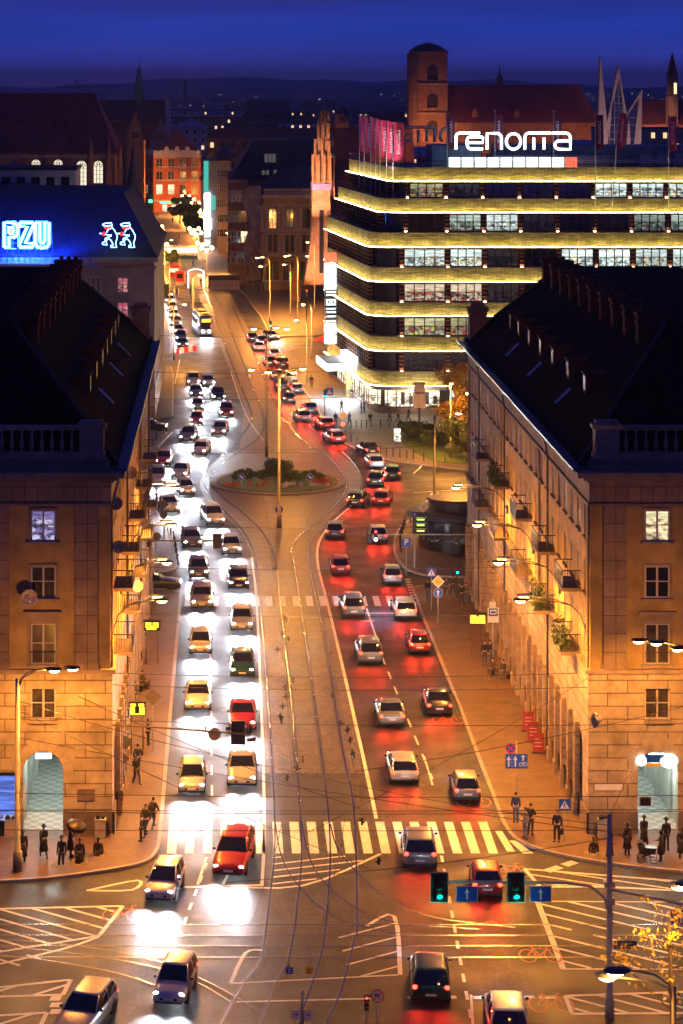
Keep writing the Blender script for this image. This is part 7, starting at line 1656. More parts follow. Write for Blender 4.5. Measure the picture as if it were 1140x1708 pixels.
def make_car(kind, label, head, tail):
    P={'hatchback':dict(L=4.1,W=1.76,H=1.48,belt=.94,hood=.92,cab=(-.85,1.98),roof=(-.05,1.62),tailz=.98),
       'saloon':dict(L=4.6,W=1.8,H=1.44,belt=.93,hood=.90,cab=(-.85,1.75),roof=(-.05,1.0),tailz=.98),
       'suv':dict(L=4.5,W=1.86,H=1.68,belt=1.06,hood=1.03,cab=(-.95,2.2),roof=(-.2,1.95),tailz=1.1),
       'small car':dict(L=3.55,W=1.62,H=1.52,belt=.95,hood=.95,cab=(-.85,1.72),roof=(-.15,1.5),tailz=1.0),
       'estate':dict(L=4.7,W=1.8,H=1.47,belt=.94,hood=.91,cab=(-.8,2.28),roof=(0,2.0),tailz=1.0),
       'van':dict(L=4.9,W=1.92,H=2.0,belt=1.15,hood=1.1,cab=(-1.45,2.42),roof=(-.75,2.35),tailz=1.9)}[kind]
    L,W,H,belt=P['L'],P['W']/2,P['H'],P['belt']; f=-L/2; r=L/2
    T=thing('car',label,'car',(0,0,0),0,'cars on the avenue')
    b=MB(); hd=P['hood']; tz=min(P['tailz'],belt+.06)
    st=[(f,W*.70,.40,.56),(f+.04,W*.84,.28,.68),(f+.2,W*.95,.22,.76),(f+.6,W*.99,.2,hd-.08),(f+1.05,W,.2,hd-.01),(P['cab'][0],W,.2,belt),(0,W,.2,belt+.01),(.9,W,.2,belt+.02),(r-.6,W*.995,.2,tz),(r-.2,W*.95,.25,tz-.02),(r-.05,W*.86,.32,tz-.1),(r,W*.72,.42,tz-.22)]
    b.loft([sect(*s) for s in st]); place(b.mesh('body',PAINT['white']),'body',T,(0,0,0))
    c0,c1=P['cab']; r0,r1=P['roof']
    b=MB(); b.loft([rrect(W*.93,c0,c1,belt-.03,.2),rrect(W*.86,c0+(r0-c0)*.55,c1+(r1-c1)*.55,belt+(H-belt)*.55,.2),rrect(W*.75,r0,r1,H-.05,.2)],cap=False)
    place(b.mesh('window_glass',M['car_glass']),'window_glass',T,(0,0,0))
    b=MB(); b.loft([rrect(W*.765,r0-.03,r1+.03,H-.055,.2),rrect(W*.74,r0+.03,r1-.02,H-.015,.2),rrect(W*.6,r0+.2,r1-.15,H,.2)])
    for s in (-1,1):
        b.tube([(s*W*.90,c0+.05,belt),(s*W*.735,r0+.05,H-.05)],.038,5); b.tube([(s*W*.90,c1-.08,belt),(s*W*.735,r1-.06,H-.05)],.06,5); m_=(c0+c1)/2+.15; b.tube([(s*W*.945,m_,belt),(s*W*.765,m_,H-.05)],.035,5)
        if kind=='van': b.tube([(s*W*.945,m_+1.0,belt),(s*W*.765,m_+1.0,H-.05)],.45,4)
    place(b.mesh('roof',PAINT['white']),'roof',T,(0,0,0))
    for s in (-1,1):
        for y in (f+.82,r-.85):
            b=MB(); b.lathe([(.20,-.1),(.30,-.1),(.325,-.06),(.325,.06),(.30,.1),(.20,.1)],n=16); b.v=[(p[2]+s*(W-.09),p[0]+y,p[1]+.325) for p in b.v]; wo=place(b.mesh('wheel',M['rubber']),'wheel',T,(0,0,0))
            b=MB(); b.lathe([(.03,.085),(.10,.07),(.20,.09),(.205,.06)],n=14); b.v=[(s*p[2]+s*(W-.09),p[0]+y,p[1]+.325) for p in b.v]; place(b.mesh('rim',M['steel']),'rim',wo,(0,0,0))
            b=MB(); b.lathe([(.39,0),(.39,.006)],n=18,smooth=False); b.v=[(s*p[2]+s*(W-.006),p[0]+y,p[1]+.34) for p in b.v if True]; place(b.mesh('wheel_arch',M['rubber']),'wheel_arch',T,(0,0,0))
        b=MB(); b.blob((s*(W*.72),f+.13,.66),(.145,.09,.075),10,6); place(b.mesh('headlight',head),'headlight',T,(0,0,0))
        b=MB(); b.blob((s*(W*.78),r-.09,tz-.18),(.14,.09,.11 if kind!='van' else .2),8,6); place(b.mesh('tail_light',tail),'tail_light',T,(0,0,0))
        b=MB(); b.blob((s*(W+.07),c0+.28,belt+.06),(.1,.05,.07),8,5); place(b.mesh('mirror',M['black_metal']),'mirror',T,(0,0,0))
    b=MB(); b.box(-W*.5,W*.5,f-.012,f+.1,.40,.52); b.box(-W*.8,W*.8,f+.02,f+.1,.25,.34); place(b.mesh('grille',M['black_metal']),'grille',T,(0,0,0))
    b=MB(); b.box(-.26,.26,f-.028,f-.013,.42,.53); place(b.mesh('number_plate',M['sign_white']),'number_plate',T,(0,0,0)); b=MB(); b.box(-.26,.26,r+.009,r+.03,.55,.66); place(b.mesh('number_plate',M['sign_white']),'number_plate',T,(0,0,0))
    b=MB(); b.box(-W*.9,W*.9,r-.03,r+.008,.3,.42); place(b.mesh('bumper',M['black_metal']),'bumper',T,(0,0,0))
    return T,P
HEAD_E, HEAD_E_OUT = 1250, 420
cars={}
for k in ('hatchback','saloon','suv','van','small car','estate'):
    for way in ('in','out'):
        cars[k,way]=make_car(k,'',M['head_glow'],M['tail_glow'])
        T,P=cars[k,way]
        if way=='in':
            for s in (-.62,.62): lamp_light('headlight_beam','SPOT',(s,-P['L']/2-.12,.66),HEAD_E,(.86,.91,1.0),T,.14,84,1.0,(R(-83),0,0))
        else:
            lamp_light('headlight_beam','SPOT',(0,-P['L']/2-.12,.66),HEAD_E_OUT,(.70,.78,1.0),T,.1,110,.7,(R(-76),0,0))
            for s in (-.6,.6): lamp_light('tail_beam','SPOT',(s,P['L']/2+.14,.8),170,(1,.025,.012),T,.08,130,.6,(R(62),0,0))
used=set()
def path_at(path,dist):
    for i in range(len(path)-1):
        d=(path[i+1]-path[i]).length
        if dist<=d: v=path[i].lerp(path[i+1],dist/d); t=(path[i+1]-path[i]).normalized(); return v,t
        dist-=d
    return None,None
def where(px,py):
    return ''
colin=['white','silver','black','white','silver','grey','red','beige','silver','blue','black','white','silver','grey','dark green','silver']
colout=['red','grey','black','silver','red','blue','white','grey','dark green','red','black','silver']
kinds=['hatchback','saloon','suv','small car','van','estate','hatchback','suv','saloon','estate','small car']
seen={}
ordn=['nearest the camera','2nd from the camera','3rd','4th','5th','6th','7th','8th','9th','10th','11th','12th','13th','14th','15th','16th','17th','18th','19th','20th','21st','22nd','23rd','24th','25th','26th','27th','28th','29th','30th']
def lane(px,way,gap,lname,pal,seed,start=0.0):
    rr=random.Random(seed); p=smooth_path(gp(px),8); tot=sum((p[i+1]-p[i]).length for i in range(len(p)-1)); d=start; n=0
    while d<tot-2:
        v,t=path_at(p,d)
        if v is None: break
        k=rr.choice(kinds); c=rr.choice(pal); T,P=cars[k,way]
        # t points away from the camera along the lane; oncoming cars look back along it
        dirv=-t if way=='in' else t; yaw=math.atan2(-dirv.x*-1,-dirv.y) if False else math.atan2(dirv.y,dirv.x)+R(90)
        pos_='%s in %s'%(ordn[n],lname)
        lab='%s %s, %s'%(c,k.replace('suv','off-roader'),pos_)
        mats={'body':PAINT[c],'roof':PAINT[c]}
        if (k,way) in used: dup(T,(v.x,v.y,0),yaw,lab,mats)
        else:
            used.add((k,way)); T.location=(v.x,v.y,0); T.rotation_euler=(0,0,yaw); T['label']=lab
            for ch in T.children:
                if ch.name.split('.')[0] in mats: ch.material_slots[0].link='OBJECT'; ch.material_slots[0].material=mats[ch.name.split('.')[0]]
        d+=gap*rr.uniform(.72,1.32)+(1.0 if k=='van' else 0); n+=1
L1=[(110,1740),(150,1700),(222,1580),(286,1470),(312,1400),(322,1300),(329,1200),(334,1100),(336,1000),(318,905),(284,855),(262,808),(278,768),(318,730),(330,692),(326,655),(320,632)]
L2=[(240,1740),(272,1700),(330,1580),(380,1470),(402,1400),(404,1300),(405,1200),(404,1100),(401,1000),(382,912),(344,858),(304,815),(306,786),(345,748),(372,716),(376,688),(352,650),(340,632)]
lane(L1,'in',14.5,'the kerb lane of white headlights',colin,5,2.0)
lane(L2,'in',13.5,'the inner lane of white headlights',colin,8,5.5)
lane([(306,582),(295,545),(286,515),(279,490)],'in',12,'the far lane bending to the left',colin,2,3)
R1=[(726,1740),(721,1700),(706,1500),(690,1370),(668,1280),(650,1200),(612,1090),(580,1000),(562,930),(562,890),(590,850),(626,812),(632,790),(612,768),(560,738),(512,708),(480,668),(450,610),(410,556)]
R2=[(850,1740),(842,1700),(820,1540),(788,1370),(760,1280),(735,1200),(700,1090),(664,1000),(640,930),(628,890),(634,850),(652,815),(652,790),(632,768),(582,738),(540,712),(505,672),(470,612),(428,566)]
lane(R1,'out',14.5,'the inner lane of red tail lights',colout,11,6)
lane(R2,'out',15.5,'the kerb lane of red tail lights',colout,21,1.5)
for (k,way),(T,P) in cars.items():
    if (k,way) not in used:
        for ch in list(T.children_recursive): bpy.data.objects.remove(ch)
        bpy.data.objects.remove(T)
# parked / waiting cars seen side-on
def side_car(px,py,yaw,k,c,lab,lights):
    T0,P=[(o,p) for (kk,w_),(o,p) in cars.items() if kk==k and w_=='in' and (kk,w_) in used][0]
    o=dup(T0,(*G(px,py),0.0),yaw,lab,{'body':PAINT[c],'roof':PAINT[c]})
    o['group']='cars on the side streets'
    for ch in list(o.children_recursive):
        if ch.name.startswith('headlight_beam'):
            if not lights: bpy.data.objects.remove(ch)
        elif ch.name.startswith('headlight') and not lights: ch.material_slots[0].link='OBJECT'; ch.material_slots[0].material=M['glass']
        elif ch.name.startswith('tail_light') and not lights: ch.material_slots[0].link='OBJECT'; ch.material_slots[0].material=M['dark_lens']
side_car(258,982,R(88),'saloon','black','glossy black saloon seen side-on, nosing out of the left side street',False)
side_car(252,718,R(86),'hatchback','black','dark hatchback side-on with one bright headlight on the left side street',True)
side_car(452,566,R(20),'hatchback','silver','lone silver hatchback with glaring headlights on the far side street',True)

# tram
T=thing('tram','low tram with dark roof, amber front display and two headlights, coming down the far street','tram',(*G(344,562),0.02),R(6))
b=MB(); prof=[(-1.15,.35),(-1.2,.6),(-1.2,2.0),(-1.1,3.0),(-.85,3.25),(.85,3.25),(1.1,3.0),(1.2,2.0),(1.2,.6),(1.15,.35)]
b.loft([[(x*.78,-.1,z*.97+.05) for x,z in prof],[(x*.93,.15,z) for x,z in prof],[(x,.6,z) for x,z in prof],[(x,13.5,z) for x,z in prof],[(x*.9,14,z) for x,z in prof]],smooth=False); place(b.mesh('body',mat('tram_paint',(.55,.53,.52),.35,var=.08,coat=.5)),'body',T,(0,0,0))
b=MB(); b.box(-1.0,1.0,.6,13.4,3.26,3.55); b.box(-.7,.7,2,4,3.56,3.8); b.box(-.7,.7,7,10,3.56,3.8); place(b.mesh('roof',M['dark_paint']),'roof',T,(0,0,0))
b=MB(); b.quad((-.86,-.115,1.35),(.86,-.115,1.35),(.92,-.115,2.45),(-.92,-.115,2.45)); place(b.mesh('windscreen',M['car_glass']),'windscreen',T,(0,0,0))
b=MB(); b.box(-.7,.7,-.15,-.1,2.55,2.95); place(b.mesh('route_display',M['display_amber']),'route_display',T,(0,0,0))
for s in (-1,1):
    b=MB(); b.blob((s*.55,-.12,.95),(.16,.07,.14),8,6); place(b.mesh('headlight',M['head_glow']),'headlight',T,(0,0,0)); lamp_light('headlight_beam','SPOT',(s*.55,-.3,.95),1400,(.9,.95,1),T,.1,90,.6,(R(-74),0,0))
    b=MB(); b.quad((s*1.204,1,1.5),(s*1.204,13,1.5),(s*1.204,13,2.5),(s*1.204,1,2.5)); place(b.mesh('side_window',M['car_glass']),'side_window',T,(0,0,0))
b=MB(); b.box(.72,.9,-.16,-.1,1.6,2.0); place(b.mesh('red_panel',M['neon_red']),'red_panel',T,(0,0,0)); b=MB(); b.tube([(-.6,8,3.8),(0,7.2,5.0),(.6,8,3.8)],.03,4); b.tube([(-.8,7.2,5.02),(.8,7.2,5.02)],.03,4); place(b.mesh('pantograph',M['black_metal']),'pantograph',T,(0,0,0)); b=MB(); b.box(-1.1,1.1,-.05,13.9,.05,.36); place(b.mesh('skirt',M['rubber']),'skirt',T,(0,0,0))

# ================================================================ PEOPLE
M['skin']=mat('skin',(.45,.26,.17),.6,var=.1)
CL={n:mat('cloth_'+n,c,.9,var=.25,scale=12) for n,c in {'black':(.022,.022,.026),'dark':(.05,.05,.058),'navy':(.03,.045,.11),'jeans':(.08,.11,.20),'grey':(.12,.12,.125),'tan':(.30,.20,.09),'white':(.5,.48,.45),'brown':(.08,.05,.03),'olive':(.06,.06,.03),'red':(.3,.03,.03),'blue':(.03,.08,.25)}.items()}
HAIR=[mat('hair_dark',(.012,.009,.007),.6,var=.2,scale=30),mat('hair_brown',(.05,.028,.014),.6,var=.2,scale=30),mat('hair_grey',(.4,.38,.36),.6,var=.2,scale=30)]
def skinmesh(name,verts,edges,m,sub=1):
    me=bpy.data.meshes.new('tmp'); me.from_pydata([v[0] for v in verts],edges,[]); o=bpy.data.objects.new('tmp',me); COL.objects.link(o)
    s=o.modifiers.new('s','SKIN'); s.use_smooth_shade=True
    for i,v in enumerate(verts):
        r=v[1]; me.skin_vertices[0].data[i].radius=(r,r) if not isinstance(r,tuple) else r
    me.skin_vertices[0].data[0].use_root=True
    ss=o.modifiers.new('u','SUBSURF'); ss.levels=sub; ss.render_levels=sub
    ev=o.evaluated_get(bpy.context.evaluated_depsgraph_get()); res=bpy.data.meshes.new_from_object(ev); res.name=name; res.materials.clear(); res.materials.append(m)
    bpy.data.objects.remove(o); bpy.data.meshes.remove(me); return res
def pose(name):
    J=dict(pel=(0,0,.95),sp=(0,0,1.14),ch=(0,-.01,1.33),nb=(0,0,1.47),nk=(0,-.01,1.53),h0=(0,-.025,1.59),h1=(0,-.03,1.655),h2=(0,-.015,1.72),
      sL=(.18,0,1.42),eL=(.23,.02,1.14),wL=(.23,-.05,.9),sR=(-.18,0,1.42),eR=(-.23,.02,1.14),wR=(-.23,-.05,.9),
      pL=(.095,0,.88),kL=(.10,-.02,.49),aL=(.105,.02,.09),tL=(.115,-.13,.04),pR=(-.095,0,.88),kR=(-.10,-.02,.49),aR=(-.105,.02,.09),tR=(-.115,-.13,.04))
    if name=='walk': J.update(kL=(.10,-.20,.52),aL=(.10,-.27,.13),tL=(.10,-.42,.10),kR=(-.10,.05,.49),aR=(-.10,.30,.15),tR=(-.10,.20,.05),eL=(.22,.16,1.16),wL=(.2,.14,.93),eR=(-.22,-.12,1.16),wR=(-.2,-.25,.98))
    if name=='talk': J.update(eR=(-.22,-.12,1.15),wR=(-.06,-.26,1.14),kL=(.14,-.03,.49),aL=(.17,.0,.09),tL=(.2,-.14,.04))
    if name=='bag': J.update(eL=(.25,0,1.15),wL=(.24,-.02,.9),kR=(-.13,-.05,.49),aR=(-.14,-.05,.09),tR=(-.17,-.2,.04))
    if name=='sit': J.update(pel=(0,.05,.50),sp=(0,.06,.70),ch=(0,.04,.90),nb=(0,.03,1.03),nk=(0,.02,1.09),h0=(0,-.0,1.15),h1=(0,-.01,1.21),h2=(0,0,1.28),sL=(.18,.04,.98),eL=(.22,-.03,.72),wL=(.12,-.26,.62),sR=(-.18,.04,.98),eR=(-.22,-.03,.72),wR=(-.12,-.26,.62),pL=(.1,.0,.48),kL=(.12,-.42,.50),aL=(.12,-.40,.09),tL=(.13,-.55,.04),pR=(-.1,0,.48),kR=(-.12,-.42,.50),aR=(-.12,-.36,.09),tR=(-.13,-.5,.04))
    if name=='coat': J.update(eL=(.24,.0,1.15),wL=(.17,-.12,.95),eR=(-.24,.0,1.15),wR=(-.17,-.12,.95))
    return J
def build_pose(name):
    J=pose(name); V=[];E=[]; ix={}
    def n(k,p,r,par=None):
        V.append((p,r)); ix[k]=len(V)-1
        if par is not None: E.append((ix[par],ix[k]))
    n('pel',J['pel'],(.135,.10)); n('sp',J['sp'],(.125,.095),'pel'); n('ch',J['ch'],(.15,.105),'sp'); n('nb',J['nb'],(.075,.065),'ch'); n('nk',J['nk'],.052,'nb'); n('h0',J['h0'],(.066,.075),'nk'); n('h1',J['h1'],(.078,.092),'h0'); n('h2',J['h2'],(.062,.075),'h1')
    nose=Vector(J['h1'])+Vector((0,-.105,-.02)); n('no',tuple(nose),.016,'h1')
    for s,sg in (('L',1),('R',-1)):
        n('s'+s,J['s'+s],.058,'ch'); n('e'+s,J['e'+s],.043,'s'+s); n('w'+s,J['w'+s],.028,'e'+s)
        w_=Vector(J['w'+s]); d=(w_-Vector(J['e'+s])).normalized(); side=Vector((0,-1,0)); pm=w_+d*.07; n('m'+s,tuple(pm),(.036,.02),'w'+s)
        for q in range(4): 
            b_=pm+d*.03+side*(.03-.02*q); n('f%d%s'%(q,s),tuple(b_),.010,'m'+s); n('g%d%s'%(q,s),tuple(b_+d*(.05-.006*abs(q-1))+Vector((-.012*sg,0,0))),.008,'f%d%s'%(q,s))
        t0=w_+d*.03+side*.045; n('t'+s+'a',tuple(t0),.011,'w'+s); n('t'+s+'b',tuple(t0+d*.04+side*.015),.009,'t'+s+'a')
        n('p'+s,J['p'+s],.085,'pel'); n('k'+s,J['k'+s],.056,'p'+s); n('a'+s,J['a'+s],.037,'k'+s); n('o'+s,J['t'+s],.032,'a'+s)
    body=skinmesh('person',V,E,M['skin'])
    def sub(keys,edges,grow,nm,m):
        v=[(J[k],tuple(x+grow for x in (V[ix[k]][1] if isinstance(V[ix[k]][1],tuple) else (V[ix[k]][1],)*2))) for k in keys]
        return skinmesh(nm,v,[(keys.index(a),keys.index(c)) for a,c in edges],m)
    jk=sub(['pel','sp','ch','nb','sL','eL','wL','sR','eR','wR'],[('pel','sp'),('sp','ch'),('ch','nb'),('ch','sL'),('sL','eL'),('eL','wL'),('ch','sR'),('sR','eR'),('eR','wR')],.022,'jacket',CL['black'])
    tr=sub(['pel','pL','kL','aL','pR','kR','aR'],[('pel','pL'),('pL','kL'),('kL','aL'),('pel','pR'),('pR','kR'),('kR','aR')],.016,'trousers',CL['dark'])
    sh=MB()
    for s in 'LR': a=Vector(J['a'+s]); t=Vector(J['t'+s]); sh.tube([a+Vector((0,.05,-.03)),(a+t)/2+Vector((0,0,-.02)),t],[.05,.052,.036],8)
    hr=MB(); h=Vector(J['h1']); hr.blob(h+Vector((0,.028,.035)),(.088,.098,.10),10,7)
    return dict(body=body,jacket=jk,trousers=tr,shoes=sh.mesh('shoes',CL['black']),hair=hr.mesh('hair',HAIR[0]),J=J)
POSES={k:build_pose(k) for k in ('stand','walk','talk','bag','sit')}
def person(px,py,ps,yaw,jacket,trousers,hair,label,s=1.0,extra=None,z=.13,pos=None,group='people on the pavements'):
    X,Y=pos if pos else G(px,py); D=POSES[ps]; T=bpy.data.objects.new('person',D['body']); COL.objects.link(T); T.location=(X,Y,z); T.rotation_euler=(0,0,R(yaw)); T.scale=(s,s,s); tag(T,label,'person',group)
    place(D['jacket'],'jacket',T,(0,0,0),0,CL[jacket]); place(D['trousers'],'trousers',T,(0,0,0),0,CL[trousers]); place(D['shoes'],'shoes',T,(0,0,0)); place(D['hair'],'hair',T,(0,0,0),0,HAIR[hair])
    J=D['J']
    if extra:
        for ex,c in extra:
            if ex=='backpack': b=MB(); ch=Vector(J['ch']); b.blob(ch+Vector((0,.20,-.06)),(.16,.11,.24),10,8); bo=b.build('backpack',CL[c],None,(0,0,0)); tag(bo,'bag','bag'); bo['label']=c+' backpack on the back of the '+' '.join(label.split()[:9]).rstrip(',')
            else: b=MB(); w_=Vector(J['wL']); b.box(w_.x-.05,w_.x+.1,w_.y-.2,w_.y+.15,w_.z-.42,w_.z-.12); b.tube([(w_.x+.02,w_.y-.1,w_.z-.12),(w_.x+.01,w_.y,w_.z-.04),(w_.x+.02,w_.y+.08,w_.z-.12)],.012,5); bo=b.build('bag',CL[c],None,(0,0,0)); tag(bo,c+' bag held by the '+' '.join(label.split()[:9]).rstrip(','),'bag')
            bo.location=T.location; bo.rotation_euler=T.rotation_euler
    return T
person(861,1376,'stand',170,'navy','jeans',1,'person in navy jacket and jeans standing with back turned beside the wide lane panel')
person(886,1397,'talk',140,'black','dark',0,'person in black wearing a small pack, at the zebra beside a tan jacket',1.03,[('backpack','black')])
person(877,1402,'talk',-60,'tan','grey',1,'person in tan jacket and pale trousers facing the one in black at the zebra')
person(930,1408,'bag',-20,'black','black',1,'person in dark suit with white shirt and shoulder bag beside the crossing sign',1.02,[('bag','black')])
person(976,1350,'stand',60,'grey','navy',0,'person in grey top leaning by the last arcade pier near the corner',.98)
person(809,1112,'stand',10,'black','dark',0,'person in black standing at the tram stop, left one of the pair',1.03); person(818,1110,'stand',60,'navy','jeans',1,'person in navy at the tram stop, right one of the pair')
person(842,1107,'bag',100,'black','black',0,'person in black by the arcade piers behind the bench')
person(714,1006,'stand',-10,'black','jeans',1,'person in dark coat by the crossing sign at the far zebra',1.05); person(771,1012,'talk',160,'black','dark',0,'person in black under the amber display with back turned'); person(778,1010,'talk',-20,'grey','jeans',1,'person in grey beside the one in black under the amber display')
person(745,1000,'walk',20,'grey','dark',1,'faint walker in grey between the diamond sign and the amber display'); person(756,996,'walk',190,'brown','dark',0,'walker in brown near the green pedestrian signal')
person(247,1246,'talk',80,'black','black',0,'slim woman in black waiting in profile by the diamond sign back',.95); person(230,1292,'walk',170,'navy','dark',0,'walker in navy with a blue bag, below the amber display',1,[('bag','blue')]); person(228,1312,'walk',30,'black','dark',0,'dark walker just ahead of the blue bag carrier')
person(200,1362,'stand',-30,'tan','dark',2,'grey-haired old man in tan jacket standing at the house corner',1.0); 
person(243,1400,'walk',-30,'olive','dark',1,'big walker in olive jacket, foremost of the backpack group',1.06,[('backpack','olive')]); person(256,1386,'walk',150,'black','dark',0,'dark walker with pack behind the olive jacket at the left kerb',1.02,[('backpack','olive')]); person(236,1408,'bag',-80,'dark','dark',0,'low dark figure bending beside the olive jacket walker',.85)
person(232,1122,'stand',160,'black','dark',1,'woman with back turned and long dark hair near the amber display post',.97); person(241,1078,'walk',190,'grey','jeans',0,'walker by the stop post under the left wall lamps',1.0); person(226,1180,'stand',60,'navy','dark',0,'standing figure in navy behind the left amber display',.95)
# bench with two sitters each side
def bench(px,py,yaw,label,pos=None):
    X,Y=pos if pos else G(px,py); T=thing('bench',label,'bench',(X,Y,.13),R(yaw),'benches'); b=MB()
    for k in range(4): b.box(-.9,.9,-.3+.14*k,-.18+.14*k,.40,.44)
    place(b.mesh('seat',M['bark']),'seat',T,(0,0,0))
    for s in (-.7,.7): b=MB(); b.box(s-.04,s+.04,-.28,.24,0,.40); place(b.mesh('leg',M['black_metal']),'leg',T,(0,0,0))
c=G(836,1132); bench(0,0,-40,'low bench with two people by the arcade piers',c); person(0,0,'sit',-40,'dark','grey',1,'person sitting on the bench, dark top and pale trousers',1,None,.10,(c[0]+.15,c[1]-.2)); person(0,0,'sit',-40,'brown','dark',0,'person sitting on the bench in brown with a yellow bag on the lap',1,None,.10,(c[0]-.55,c[1]+.35))
c=G(238,1152); bench(0,0,70,'low bench against the wall behind the left amber display',c); person(0,0,'sit',70,'brown','dark',0,'person sitting with crossed legs above the diamond sign back',1,None,.10,(c[0],c[1]+.1))
# crowd before the store and in the far square
for k,(px,py,ps,yaw,j) in enumerate(((570,690,'walk',20,'grey'),(586,668,'walk',190,'black'),(592,662,'talk',200,'navy'),(603,692,'stand',90,'black'),(608,690,'stand',-60,'brown'),(560,712,'walk',0,'black'),(583,712,'walk',30,'blue'),(618,706,'sit',0,'black'),(650,706,'walk',80,'grey'),(664,704,'walk',100,'tan'),(682,704,'walk',-90,'dark'),(520,648,'stand',180,'black'),(575,640,'walk',200,'white'),(590,640,'walk',10,'grey'))):
    person(px,py,ps,yaw,j,'dark',k%2,['grey stroller left of the store entrance','black coat close to the checkered column','navy coat close to the checkered column','dark waiter beside the glass corner','brown coat beside the glass corner','walker in black at the kerb signal','blue jacket crossing the lit pavement','figure sitting by the store corner glass','grey walker under the first shop window','tan walker left of the stacked cubes','dark walker right of the stacked cubes','black figure by the stop panels','white coat in the canopy light','grey coat in the canopy light'][k]+' on the store pavement',1,None,.13,None,'people before the store')
far_lab=['near the glowing frame','beside the red stall','right of the underpass roof','behind the underpass roof','left of the dark trees','by the shop windows of the red building','by the red cabin','at the far crossing','in the middle of the square','at the left edge of the square','beside the globe lamps','under the white upright sign']
for k,(px,py) in enumerate(((335,478),(312,470),(322,446),(300,424),(288,372),(262,362),(296,494),(318,492),(300,400),(266,385),(342,446),(336,405))): person(px,py,['walk','stand'][k%2],40*k,['black','dark','grey'][k%3],'dark',0,'small dark passer-by '+far_lab[k],1.0,None,.13 if py<484 else 0,None,'people in the far square')

# ================================================================ BRONZE PASSERS-BY (statues)
def statue_mesh(ps,kind):
    D=POSES[ps]; mb=MB(); J=D['J']
    for key in ('body','jacket','trousers','shoes','hair'):
        me=D[key]; mb.add([tuple(v.co) for v in me.vertices],[tuple(p.vertices) for p in me.polygons],0,True)
    if kind in ('coat','skirt'):
        a=J['pel']; mb.loft([[(a[0]+rx*math.cos(t*.5236),a[1]+ry*math.sin(t*.5236),z) for t in range(12)] for rx,ry,z in ((.165,.13,1.12),(.19,.15,.95),(.22,.19,.70),(.26,.23,.42))])
    if kind in ('hat','coat'):
        h=J['h2']; mb.lathe([(.15,-.02),(.155,0),(.09,.02),(.085,.09),(.04,.11)],h,12)
    return mb.mesh('statue',M['bronze'])
ST={k:statue_mesh(*k) for k in (('stand','coat'),('walk','coat'),('talk','skirt'),('bag','hat'),('stand','skirt'))}
def statue(px,py,k,yaw,sink,label,s=1.05):
    X,Y=G(px,py); o=bpy.data.objects.new('bronze_statue',ST[k]); COL.objects.link(o); o.location=(X,Y,.13-sink); o.rotation_euler=(0,0,R(yaw)); o.scale=(s,s,s); tag(o,label,'statue','bronze pedestrian statues at the crossing')
    if sink>.2:
        b=MB()
        for q in range(7):
            a=q*.9; d=.35+.12*(q%3); b.add([(d*math.cos(a)-.16,d*math.sin(a)-.1,.01),(d*math.cos(a)+.16,d*math.sin(a)-.12,.02),(d*math.cos(a)+.12,d*math.sin(a)+.12,.10),(d*math.cos(a)-.14,d*math.sin(a)+.1,.07)],[(0,1,2,3)])
        so=b.build('broken_slab',M['stone_dark'],None,(0,0,0)); so.location=(X,Y,.135); tag(so,'tilted paving slabs round the '+' '.join(label.split()[:11]),'paving slabs')
statue(38,1442,('stand','coat'),20,.1,'bronze statue in long coat just right of the tall lamp post')
statue(73,1436,('walk','coat'),200,.0,'bronze statue of a walking man in coat and hat, facing away, below the left arch')
statue(103,1447,('bag','hat'),-20,.25,'bronze statue in the middle of the left group, foremost with hat')
statue(118,1434,('talk','skirt'),90,.0,'bronze statue leaning with an umbrella shape at the left group')
statue(133,1443,('stand','skirt'),10,.5,'bronze statue sunk to the thighs right of the left group')
statue(164,1431,('stand','skirt'),-10,.85,'bronze statue sunk to the waist, rightmost on the left corner')
statue(991,1426,('stand','skirt'),0,1.0,'bronze bust of a statue sunk to the chest left of the signal mast')
statue(1018,1432,('talk','skirt'),60,.45,'bronze statue half hidden by the near signal mast')
statue(1047,1430,('stand','coat'),30,.05,'bronze statue in long coat first right of the signal mast')
statue(1075,1420,('walk','coat'),10,.0,'bronze statue of a tall hatted figure behind the pram')
statue(1103,1440,('talk','skirt'),250,.0,'bronze statue of a woman reaching to the pram',.95)
statue(1112,1424,('bag','hat'),200,.0,'bronze statue of a hatted man right of the pram')
statue(1138,1436,('stand','skirt'),0,.1,'bronze statue cut by the right frame edge')
T=thing('bronze_pram','bronze pram with open body among the right-hand statues','pram',(*G(1080,1442),.13),R(80)); b=MB(); b.loft([[(-.22,-.42,.5),(.22,-.42,.5),(.22,.4,.5),(-.22,.4,.5)],[(-.28,-.52,.85),(.28,-.52,.85),(.28,.5,.85),(-.28,.5,.85)]],smooth=False); b.loft([[(-.28,.1,.85),(.28,.1,.85),(.28,.5,.85),(-.28,.5,.85)],[(-.25,.3,1.15),(.25,.3,1.15),(.25,.55,1.05),(-.25,.55,1.05)]],smooth=False); b.tube([(-.2,-.5,.8),(0,-.85,1.05),(.2,-.5,.8)],.02,5); b.tube([(0,-.4,.5),(0,.35,.25)],.03,5); b.tube([(0,.4,.5),(0,-.35,.25)],.03,5); place(b.mesh('body',M['bronze']),'body',T,(0,0,0))
for s in (-.28,.28):
    for y in (-.35,.35): b=MB(); b.tube([(s,y+.2*math.cos(q*.5236),.21+.2*math.sin(q*.5236)) for q in range(13)],.018,5); place(b.mesh('wheel',M['bronze']),'wheel',T,(0,0,0))
